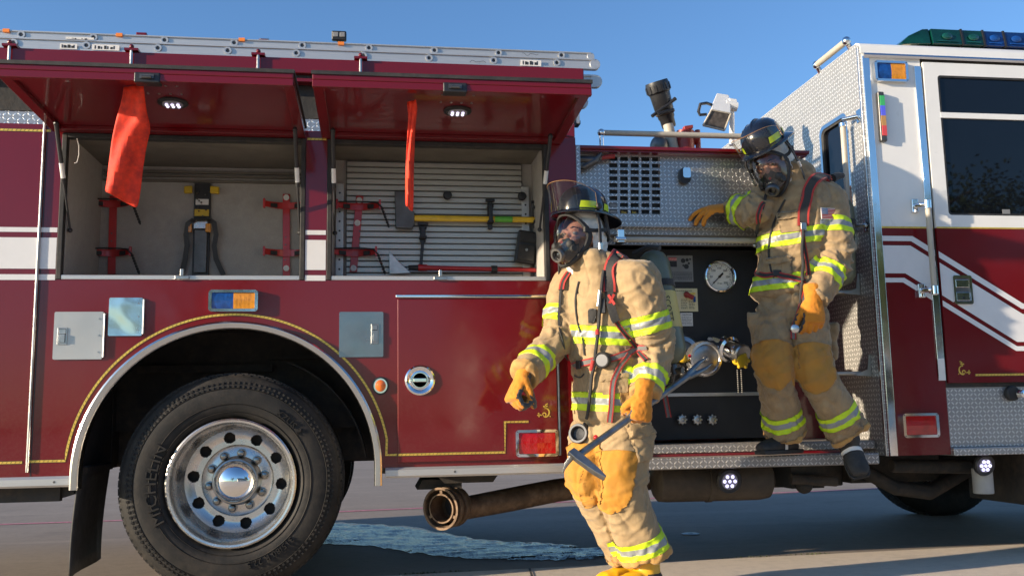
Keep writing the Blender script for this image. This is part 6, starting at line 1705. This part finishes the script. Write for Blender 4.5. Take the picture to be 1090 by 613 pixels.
# ================= firefighter walking =================
def person1():
    root = empty('person', (1.18, -.46, 0), 'firefighter in tan turnout gear walking past the truck with a steel pry bar', 'person', 'firefighters in turnout gear')
    fa = Vector((-.76, -.65, 0)).normalized(); la = Z.cross(fa)           # la = his left
    yc = -.45
    hip = A(650, 449, yc); pel = A(648, 448, yc)
    neck = A(640, 282, yc)
    sp = [(A(651, 447, yc), .195, .165), (A(649, 425, yc), .195, .165), (A(646, 388, yc), .180, .150), (A(641, 350, yc), .200, .165), (A(639, 320, yc), .205, .165), (A(641, 298, yc), .180, .140), (A(643, 286, yc), .110, .10)]
    Ls, Le, Lw = A(681, 300, yc-.17), A(700, 374, yc-.14), A(687, 421, yc-.24)
    Rs, Re, Rw = A(607, 305, yc+.12), A(593, 362, yc+.05), A(557, 400, yc-.14)
    Lh, Lk, La = A(664, 462, yc-.07), A(660, 519, yc-.13), A(688, 590, yc-.06)
    Rh, Rk, Ra = A(638, 462, yc+.06), A(627, 511, yc-.0), A(672, 584, yc+.10)
    C = A(613, 241, yc-.02)+Vector((.035, .03, -.062)); ff = Vector((-.80, -.60, .02))
    body_mesh(root, C, ff, 0, neck, [(p, a*.8, b_*.8) for p, a, b_ in sp], (Ls, Le, Lw), (Rs, Re, Rw), (Lh, Lk, La), (Rh, Rk, Ra), la)
    jk = jacket(root, sp, la, fa, neck, (Ls, Le, Lw), (Rs, Re, Rw), 3, arm_r=(.108, .106, .090, .072), collar=(A(641, 294, yc-.0), A(632, 275, yc-.01), .144, .130))
    tr = trousers(root, A(650, 456, yc), la, fa, (Lh, Lk, La), (Rh, Rk, Ra), 4, rr=(.138, .118, .118, .127))
    q, h = head_parts(root, C, ff, 0, 1.0, visor=(10, 0), seed=1, hz=.136)
    # bands
    ua = (Le-Ls).normalized(); band(jk, Ls.lerp(Le, .58), ua, .042, .155, root)
    band(jk, Le.lerp(Lw, .66), (Lw-Le), .042, .125, root)
    band(jk, Rs.lerp(Re, .62), (Re-Rs), .038, .13, root, test=lambda f: (f.calc_center_median()-Rs.lerp(Re, .62)).dot(la) < .05)
    band(jk, Re.lerp(Rw, .62), (Rw-Re), .042, .12, root)
    cpl = sp[3][0]-Z*.03; nl = (Ls-Le)
    def notarm(f):
        p = f.calc_center_median()
        for a, b_ in ((Ls, Le), (Le, Lw), (Rs, Re), (Re, Rw)):
            d = b_-a; t = max(0, min(1, (p-a).dot(d)/d.dot(d)))
            if (p-(a+d*t)).length < .118: return False
        return True
    band(jk, A(641, 357, yc), Z+la*.10, .042, .30, root, test=notarm)
    band(jk, A(649, 428, yc), Z+la*.06-fa*.04, .042, .34, root, test=notarm)
    band(tr, Lk.lerp(La, .80), (La-Lk), .040, .20, root, test=lambda f: (f.calc_center_median()-Lk.lerp(La, .80)).length < .155)
    # yellow leg fronts
    for (hh, kk, aa) in ((Lh, Lk, La), (Rh, Rk, Ra)):
        ax_ = (kk-hh).normalized(); c0, c1 = hh.lerp(kk, .42), kk.lerp(aa, .42)
        fr = (fa-ax_*fa.dot(ax_)).normalized()
        cut(tr, [(c0, ax_), (c1, -(aa-kk).normalized()), (kk+fr*.040, fr)], kk, .27, .004, (), 'knee_patch', ('pad_yellow',), root, smooth=3,
            test=lambda f, kk=kk, hh=hh, aa=aa: min((f.calc_center_median()-kk).length, (f.calc_center_median()-hh.lerp(kk, .5)).length, (f.calc_center_median()-kk.lerp(aa, .35)).length) < .185)
    for ob, a, b_, R_ in ((jk, Le, Lw, .12), (jk, Re, Rw, .12)):
        d = (b_-a).normalized(); cut(ob, [(b_-d*.028, d)], b_, R_, .0035, (), 'cuff_binding', ('cuff_leather',), root)
    for a, b_ in ((Lk, La), (Rk, Ra)):
        d = (b_-a).normalized(); cut(tr, [(b_-d*.030, d)], b_, .17, .004, (), 'cuff_binding', ('cuff_leather',), root)
    # flaps and pockets
    T_ = bvh(jk)
    surf_strap(T_, [(598, 302), (596, 325), (595, 345), (599, 368), (603, 384)], .006, 'web_black', root, 'zipper', .007, .002)
    surf_strap(T_, [(617, 300), (613, 318), (615, 340), (620, 360), (623, 378)], .004, 'web_black', root, 'flap_edge', .006, .002)
    surf_strap(T_, [(607, 405), (609, 425), (612, 440)], .004, 'tan2', root, 'pocket_edge', .003, .003)
    surf_tube(T_, [(612, 400), (618, 402), (622, 398)], .0035, 'web_black', root, 'pocket_slot', 0)
    pocket(jk, T_, 655, 408, .055, .042, root, 4)
    pocket(jk, T_, 632, 335, .016, .030, root, 0, .010, False, 'web_black', 'radio_pouch')
    T3 = bvh(tr); pocket(tr, T3, 688, 472, .060, .075, root, 6, .010)
    # boots
    td = Vector((-.93, -.36, 0))
    for an, yy_ in ((La, 0), (Ra, 0)):
        a2 = Vector((an.x, an.y, .12)); o, so_, fu = boot(root, a2, td, Z, m_='boot_yellow', w_=1.12)
        c = a2+Z*.045
        cut(o, [(c, Z), (c+Z*.022, -Z)], c, .12, .003, (), 'boot_stripe', ('rubber',), root); c = a2-Z*.03
        cut(o, [(c, Z), (c+Z*.020, -Z), (a2+td*.03, -td)], c, .14, .003, (), 'boot_stripe', ('rubber',), root)
    # gloves
    bar0, bar1 = A(612, 487, yc-.37), A(752, 386, yc-.15)     # line of the pry bar
    bd = (bar1-bar0).normalized()
    hc = A(682, 437, yc-.31)
    Wl = Lw+(hc-Lw)*.30
    Dl = Vector((-.20, -.10, -1)).normalized()
    hand(root, A(685, 420, yc-.285), Dl, Vector((-.10, 1, 0)), -1, [(70, 84, 60)]*4, sc=1.24, thumb=(42, 45, 35, .8))
    hand(root, A(556, 401, yc-.145), Vector((-.48, -.28, -.85)), Vector((.80, .25, -.35)), 1, [(52, 78, 55), (60, 80, 60), (64, 82, 60), (68, 82, 60)], sc=1.36, thumb=(22, 55, 45, .9))
    # breathing set
    t0, t1 = A(696, 282, yc+.15), A(713, 372, yc+.08)
    d = (t1-t0).normalized(); L_ = (t1-t0).length
    g = MB(); g.lathe(t0, d, [(-.075, .012), (-.070, .035), (-.050, .062), (-.02, .078), (0, .082), (L_, .082), (L_+.025, .078), (L_+.055, .058), (L_+.07, .03), (L_+.075, .02)], 32); cy = g.build('air_cylinder', 'cylinder', root)
    g = MB(); g.lathe(t0+d*L_*.36, d, [(0, .0825), (0, .0838), (L_*.42, .0838), (L_*.42, .0825)], 32, cap=False); g.build('cylinder_label', 'cyl_label', cy)
    g = MB(); g.lathe(t0+d*L_*.22, d, [(0, .0825), (0, .087), (.035, .087), (.035, .0825)], 32, cap=False); g.build('cylinder_strap', 'web_black', cy)
    tow = (CPOS-t0); tow = (tow-d*tow.dot(d)).normalized(); sd = d.cross(tow); tow2 = (tow*.92+sd*(-.38 if sd.x < 0 else .38)).normalized(); sd2 = d.cross(tow2)
    g = MB(); text(g, 'SCOTT', t0+d*L_*.57+tow2*.0843-sd2*.012*(1 if sd2.x > 0 else -1), d, -sd2 if d.cross(-sd2).dot(tow2) > 0 else sd2, .042, .001); g.build('cylinder_lettering', 'ink', cy, smooth=False)
    g = MB(); text(g, 'SAFETY', t0+d*L_*.57+tow2*.0838+sd2*.030*(1 if sd2.x < 0 else -1), d, -sd2 if d.cross(-sd2).dot(tow2) > 0 else sd2, .017, .001); g.build('cylinder_lettering', 'ink_red', cy, smooth=False)
    g = MB(); bk_ = A(668, 300, yc+.05)
    g.prism([(-.09, 0), (.09, 0), (.11, -.42), (-.11, -.42)], A(680, 285, yc+.10), la, Z, -fa*.03); g.build('back_frame', 'black', root, bevel=.01)
    g = MB(); a = A(690, 268, yc+.10); g.tube([a-la*.09+Z*.0, a+Z*.025, a+la*.07+Z*.01], .014, 8); g.build('top_loop', 'web_black', root)
    g = MB(); e = t1+d*.08; g.cyl(e, e+d*.05, .022, n=14).cyl(e+d*.03-la*.05, e+d*.03+la*.05, .016, n=12).tube([e+d*.04, e+d*.09-la*.02, e+d*.12-la*.08+Z*.04], .009, 8); g.build('cylinder_valve', 'dark_steel', root)
    # harness on the jacket
    W2 = ['web_black', 'web_red']
    o, pts, nr = surf_strap(T_, [(668, 263), (659, 267), (652, 280), (649, 297), (648, 312)], .030, W2, root, 'shoulder_strap', .012, .006, edge=.005)
    surf_strap(T_, [(648, 310), (650, 325), (655, 342)], .019, W2, root, 'strap_pad', .012, .005)
    surf_strap(T_, [(655, 342), (664, 355), (677, 370), (688, 384)], .011, W2, root, 'lower_strap', .006, .003, edge=.002)
    surf_strap(T_, [(606, 291), (600, 300), (598, 310)], .014, W2, root, 'far_strap', .008, .004, edge=.004)
    surf_strap(T_, [(611, 388), (620, 387), (632, 383), (648, 382), (662, 378), (676, 372), (688, 370)], .016, ['web_grey', 'web_red'], root, 'waist_belt', .008, .003, edge=.003)
    surf_strap(T_, [(668, 378), (660, 388), (653, 404), (651, 425), (649, 448)], .013, ['web_grey', 'web_red'], root, 'belt_tail', .014, .002, edge=.003)
    g = MB()
    for px, py, s in ((651, 318, 1), (651, 318, -1)):
        p, n = hit(T_, px, py); e = (la*.7+Z*s).normalized()*.030; g.obox(p+n*.024, e, n*.004, e.cross(n).normalized()*.006)
    g.build('harness_star', 'web_red', root)
    for px, py, w_, h_, nm in ((676, 371, .020, .022, 'belt_buckle'), (619, 388, .016, .020, 'belt_buckle'), (643, 327, .012, .035, 'strap_buckle')):
        p, n = hit(T_, px, py); g = MB(); g.obox(p+n*.020, n.cross(Z).normalized()*w_, n*.005, Z*h_); g.build(nm, 'black', root, bevel=.003)
    p, n = hit(T_, 643, 383); g = MB(); g.lathe(p+n*.012, n, [(0, .040), (.018, .040), (.026, .034), (.022, .030), (.022, 0)], 28); go = g.build('pressure_dial', 'rubber', root)
    g = MB(); g.lathe(p+n*.032, n, [(0, .030), (.003, .028), (.004, 0)], 24); g.build('dial_face', 'label_grey', go)
    # hose down the front
    surf_tube(T_, [(643, 290), (641, 310), (640, 335), (637, 360), (634, 380), (632, 402), (630, 430), (628, 446)], .0085, 'rubber', root, 'air_hose', .014)
    for (pa_, pb2_, m_) in (((640, 312), (639, 325), 'steel'), ((633, 382), (632, 396), 'web_red'), ((638, 350), (637, 357), 'web_red')):
        a, n = hit(T_, *pa_); b_, n2 = hit(T_, *pb2_); g = MB(); g.cyl(a+n*.024, b_+n2*.024, .011, n=12); g.build('hose_sleeve', m_, root)
    T2 = bvh(tr, jk)
    p, n = hit(T2, 617, 462); n = (n+Vector((0, -1, .1))).normalized(); g = MB(); g.lathe(p+n*.004, n, [(0, .046), (.022, .048), (.030, .040), (.026, .034), (.010, .026), (.008, 0)], 30); ro = g.build('regulator', 'black', root)
    g = MB(); g.lathe(p+n*.03, n, [(0, .046), (.004, .044), (.004, .036), (0, .034)], 30, cap=False); g.build('regulator_ring', 'label_grey', ro)
    a, n3 = hit(T2, 627, 448); g = MB(); g.tube([a+n3*.03, p+n*.03+Vector((.05, -.005, .02)), p+n*.02+Vector((.03, 0, -.005))], .009, 8); g.build('hose_end', 'rubber', root)
    a, n3 = hit(T2, 632, 465); g = MB(); g.sphere(a+n3*.02, .014, 10, 8); g.build('red_button', 'red_lens', root)
    # loose strap behind
    g = MB(); g.strap([A(702, 396, yc-.02), A(706, 412, yc-.0), (A(709, 428, yc-.0)), A(712, 444, yc-.01)], (0, -1, 0), .012, .002); g.build('loose_strap', 'web_grey', root)
    g = MB()
    for s in (-1, 1): g.strap([A(702+s*2.2, 396, yc-.024), A(706+s*2.2, 412, yc-.004), (A(709+s*2.2, 428, yc-.004)), A(712+s*2.2, 444, yc-.014)], (0, -1, 0), .0025, .002)
    g.build('strap_edge', 'web_red', root, split=True)
    # neck flap, collar edge
    # steel pry bar: a thing of its own
    pb = empty('pry_bar', tuple((bar0+bar1)/2), 'long steel pry bar held by the walking firefighter', 'pry bar')
    g = MB(); S_ = bar0+bd*.03; E_ = bar1-bd*.13
    rr_ = []
    _, u_, v_ = basis(bd)
    g.tube([S_.lerp(E_, t) for t in (0, .2, .6, 1)], [.0165, .0155, .0150, .0165], 8); g.build('shaft', 'blued_steel', pb, bevel=.001)
    g = MB(); tow = (CPOS-bar1).normalized(); sdv = bd.cross(tow).normalized()
    for s in (-1, 1):       # forked claw
        pr2 = [E_+sdv*s*.006, E_+bd*.05+sdv*s*.014+tow*.004, E_+bd*.10+sdv*s*.020-tow*.004, E_+bd*.155+sdv*s*.019-tow*.03]
        g.tube(pr2, [.014, .013, .011, .004], 8)
    put(remesh(g, .0035, 2), 'claw', 'blued_steel', pb)
    g = MB(); ad = (A(642, 507, yc-.42)-A(609, 481, yc-.36)).normalized()
    c0_ = A(611, 483, yc-.375)
    g.rings([[c0_+ad*s+u*a+w2*b_ for a, b_ in ((-1, -1), (1, -1), (1, 1), (-1, 1))] for s, u, w2 in ((-.02, bd*.018, bd.cross(ad).normalized()*.018), (.03, bd*.020, bd.cross(ad).normalized()*.017), (.12, bd*.014, bd.cross(ad).normalized()*.020), (.172, bd*.005, bd.cross(ad).normalized()*.021))]); g.build('adze', 'blued_steel', pb, bevel=.003)
    g = MB(); pk = (A(600, 494, yc-.34)-c0_).normalized(); g.tube([c0_, c0_+pk*.05-Z*.01, c0_+pk*.08-Z*.03], [.016, .011, .003], 8); g.build('pick', 'blued_steel', pb)
    return root
person1()

# ================= firefighter on the running step =================
def person2():
    root = empty('person', (2.30, -.08, .61), 'firefighter in tan turnout gear standing on the running step beside the cab', 'person', 'firefighters in turnout gear')
    fa = Vector((-.42, -.91, 0)).normalized(); la = Z.cross(fa)
    yc = -.10
    neck = A(848, 188, yc)
    sp = [(A(838, 312, yc), .205, .160), (A(839, 297, yc), .195, .150), (A(841, 280, yc), .185, .145), (A(846, 250, yc), .205, .155), (A(849, 222, yc), .215, .160), (A(850, 202, yc), .195, .140), (A(850, 190, yc), .120, .11)]
    Ls, Le, Lw = A(882, 213, yc-.04), A(891, 276, yc-.12), A(867, 318, yc-.18)
    Rs, Re, Rw = A(815, 213, yc+.07), A(805, 226, yc+.03), A(779, 222, yc+.09)
    Re = A(801, 226, yc-.03)
    Lh, Lk, La = A(857, 330, yc-.03), A(867, 396, yc-.15), A(902, 460, yc-.05)
    Rh, Rk, Ra = A(826, 330, yc+.02), A(824, 394, yc-.10), A(836, 464, yc+.05)
    C = A(823, 174, yc-.05); ff = Vector((-.66, -.70, -.58)); rl = 13
    body_mesh(root, C, ff, rl, neck, [(p, a*.8, b_*.8) for p, a, b_ in sp], (Ls, Le, Lw), (Rs, Re, Rw), (Lh, Lk, La), (Rh, Rk, Ra), la)
    jk = jacket(root, sp, la, fa, neck, (Ls, Le, Lw), (Rs, Re, Rw), 8, m_='tan2', arm_r=(.100, .100, .092, .078), collar=(A(848, 196, yc), A(842, 180, yc-.01), .135, .122))
    tr = trousers(root, A(840, 328, yc), la, fa, (Lh, Lk, La), (Rh, Rk, Ra), 11, m_='tan2', rr=(.112, .102, .098, .108), pw=(.178, .14))
    q, h = head_parts(root, C, ff, rl, 1.0, visor=(14, 0), seed=2)
    band(jk, Ls.lerp(Le, .50), (Le-Ls), .042, .145, root)
    band(jk, Le.lerp(Lw, .40), (Lw-Le), .042, .125, root)
    band(jk, Re.lerp(Rw, .55), (Rw-Re), .040, .115, root)
    def notarm(f):
        p = f.calc_center_median()
        for a, b_ in ((Ls, Le), (Le, Lw), (Rs, Re), (Re, Rw)):
            d = b_-a; t = max(0, min(1, (p-a).dot(d)/d.dot(d)))
            if (p-(a+d*t)).length < .112: return False
        return True
    band(jk, A(845, 256, yc), Z-la*.10, .042, .32, root, test=notarm); band(jk, A(838, 302, yc), Z-la*.02, .042, .34, root, test=notarm)
    band(tr, Rk.lerp(Ra, .72), (Ra-Rk), .040, .17, root, test=lambda f: (f.calc_center_median()-Rk.lerp(Ra, .72)).length < .14)
    band(tr, Lk.lerp(La, .68), (La-Lk), .040, .17, root, test=lambda f: (f.calc_center_median()-Lk.lerp(La, .68)).length < .14)
    for (hh, kk, aa) in ((Lh, Lk, La), (Rh, Rk, Ra)):
        ax_ = (kk-hh).normalized(); fr = (fa-ax_*fa.dot(ax_)).normalized()
        cut(tr, [(kk-ax_*.13, ax_), (kk+(aa-kk).normalized()*.135, -(aa-kk).normalized()), (kk+fr*.015, fr)], kk, .20, .004, (), 'knee_patch', ('pad_amber',), root, smooth=4, test=lambda f, kk=kk, hh=hh, aa=aa: min((f.calc_center_median()-hh.lerp(kk, .75)).length, (f.calc_center_median()-kk).length, (f.calc_center_median()-kk.lerp(aa, .25)).length) < .135)
    for ob, a, b_, R_ in ((jk, Le, Lw, .12), (jk, Re, Rw, .11)):
        d = (b_-a).normalized(); cut(ob, [(b_-d*.014, d)], b_, R_, .0035, (), 'cuff_binding', ('tan2',), root)
    for a, b_ in ((Lk, La), (Rk, Ra)):
        d = (b_-a).normalized(); cut(tr, [(b_-d*.022, d)], b_, .16, .004, (), 'cuff_binding', ('cuff_leather',), root)
    # cargo pockets
    for c, w_, h_, s in ((A(880, 364, yc+.02), .085, .115, 1), (A(806, 352, yc+.03), .055, .11, -1)):
        g = MB(); g.obox(c, la*w_*.6, fa*.05, Z*h_*.9); g.obox(c+Z*h_*.55+la*s*.01, la*w_*.66, fa*.058, Z*h_*.34)
        put(remesh(g, .008, 7, lambda p, n: noise.noise(p*13)*.012+(ridge(noise.noise(p*21))-.5)*.008), 'cargo_pocket', 'tan2', root)
    T_ = bvh(jk)
    surf_strap(T_, [(815, 208), (811, 222), (806, 240), (802, 256)], .008, 'web_black', root, 'zipper', .008, .002)
    surf_strap(T_, [(836, 213), (828, 228), (822, 245), (819, 262), (820, 282), (824, 296)], .005, 'web_black', root, 'flap_edge', .007, .002)
    pocket(jk, T_, 841, 236, .050, .052, root, 4, .007, True, 'tan2')
    pocket(jk, T_, 831, 283, .055, .045, root, 2, .006, True, 'tan2')
    p, n = hit(T_, 801, 262); g = MB(); g.sphere(p+n*.012, .013, 10, 8); g.build('snap_hook', 'steel', root)
    surf_tube(T_, [(833, 225), (840, 228), (850, 230)], .003, 'tan', root, 'pocket_edge', 0)
    # boots
    ra2 = Vector((Ra.x, Ra.y-.0, zstep+.10)); o, _, _ = boot(root, ra2, Vector((-.90, -.40, 0)), Z)
    c = ra2; cut(o, [(ra2+Vector((-.9, -.4, 0))*.045, Vector((-.9, -.4, -.25))), (ra2+Vector((-.9, -.4, 0))*.062, -Vector((-.9, -.4, -.25)))], c, .2, .002, (), 'boot_stripe', ('paper',), root)
    toe = Vector((.02, -.58, -.81)); la2 = La+Vector((.0, -.0, -.03)); o, _, _ = boot(root, la2, toe, Vector((-.15, .25, .95)), w_=1.12)
    cut(o, [(la2+toe*.060, toe), (la2+toe*.080, -toe)], la2, .2, .002, (), 'boot_stripe', ('paper',), root)
    # gloves
    hand(root, A(779, 222, .0), Vector((-1, .22, -.03)), Vector((.0, .5, -1)), 1 if False else -1, [(14, 22, 18), (8, 26, 20), (18, 28, 22), (26, 30, 24)], sc=1.38, spread=(10, 3, -4, -12), thumb=(30, 12, 10, .35), cuff=.05)
    hand(root, A(866, 318, yc-.20), Vector((-.06, -.10, -1)), Vector((.0, 1, 0)), -1, [(26, 40, 30), (30, 44, 34), (34, 46, 34), (38, 48, 34)], sc=1.36, thumb=(28, 14, 12, .35))
    # shoulder flag
    p, n = hit(T_, 880.5, 228); n = -n if n.dot(CPOS-p) < 0 else n; ex = Vector((0, 0, 1)).cross(n).normalized(); ex = -ex if ex.x < 0 else ex; ez = n.cross(ex); ez = -ez if ez.z < 0 else ez
    fg = MB(); p = p+n*.010; fg.mat(0).obox(p, ex*.047, n*.002, ez*.031)
    for k in range(7):
        fg.mat(1).obox(p+n*.0028+ez*(.0245-.00815*k), ex*.044, n*.0008, ez*.0024)
    fg.mat(2).obox(p+n*.0034-ex*.025+ez*.012, ex*.019, n*.0008, ez*.0155)
    fg.mat(0)
    for r_ in range(4):
        for c_ in range(5): fg.obox(p+n*.0044-ex*(.039-.007*c_)+ez*(.022-.0066*r_), ex*.0011, n*.0004, ez*.0011)
    fg.build('flag_patch', ['paper', 'web_red', mat('flag_blue', (.05, .12, .26), .7)], root, smooth=False)
    # breathing set
    t0 = A(894, 225, yc+.20); g = MB(); g.lathe(t0, (-.05, 0, -1), [(-.085, .01), (-.078, .04), (-.055, .064), (-.02, .078), (.02, .082), (.38, .082), (.42, .06), (.44, .02)], 32); cy = g.build('air_cylinder', 'cylinder', root)
    g = MB(); g.lathe(t0-Z*.06, (0, 0, -1), [(0, .0825), (0, .087), (.03, .087), (.03, .0825)], 32, cap=False); g.build('cylinder_strap', 'web_black', cy)
    g = MB(); g.prism([(-.10, 0), (.10, 0), (.11, -.42), (-.11, -.42)], A(868, 205, yc+.16), la, Z, -fa*.03); g.build('back_frame', 'black', root, bevel=.01)
    W2 = ['web_black', 'web_red']
    surf_strap(T_, [(884, 192), (873, 189), (863, 196), (858, 210), (855, 225), (854, 240)], .030, W2, root, 'shoulder_strap', .012, .007, edge=.005)
    g = MB(); a = A(886, 190, yc+.02); g.tube([a, a+Vector((.04, .02, .02)), a+Vector((.085, .04, .028))], [.025, .022, .016], 10); g.build('strap_yoke', 'web_black', root)
    surf_strap(T_, [(854, 240), (855, 255), (858, 275), (861, 293)], .010, W2, root, 'lower_strap', .006, .003, edge=.002)
    surf_strap(T_, [(811, 216), (808, 226), (806, 236)], .012, W2, root, 'far_strap', .010, .004, edge=.003)
    surf_strap(T_, [(803, 290), (815, 294), (828, 293), (842, 296), (858, 300)], .015, W2, root, 'waist_belt', .010, .003, edge=.003)
    p, n = hit(T_, 828, 293); g = MB(); g.obox(p+n*.018, ex*.026, n*.006, Z*.016); g.build('belt_buckle', 'black', root, bevel=.003)
    p, n = hit(T_, 856, 243); g = MB(); g.obox(p+n*.022, ex*.018, n*.010, Z*.022); g.build('strap_buckle', 'steel', root, bevel=.004)
    surf_tube(T_, [(855, 246), (853, 262), (853, 280), (852, 300)], .009, 'rubber', root, 'air_hose', .016)
    T2 = bvh(jk, tr); surf_tube(T2, [(852, 300), (851, 318), (850, 332)], .008, 'rubber', root, 'air_hose', .012)
    surf_strap(T2, [(855, 312), (851, 328), (846, 345), (843, 361)], .014, ['web_grey', 'web_red'], root, 'belt_tail', .022, .003, edge=.003)
    # pull cord on the glove
    c = A(846, 350, yc-.22); g = MB(); g.lathe(c, (-.4, -1, 0), [(0, .022), (.014, .022), (.018, .016), (.018, 0)], 20); g.build('pressure_dial', 'alu_wheel', root)
zstep = z3
person2()
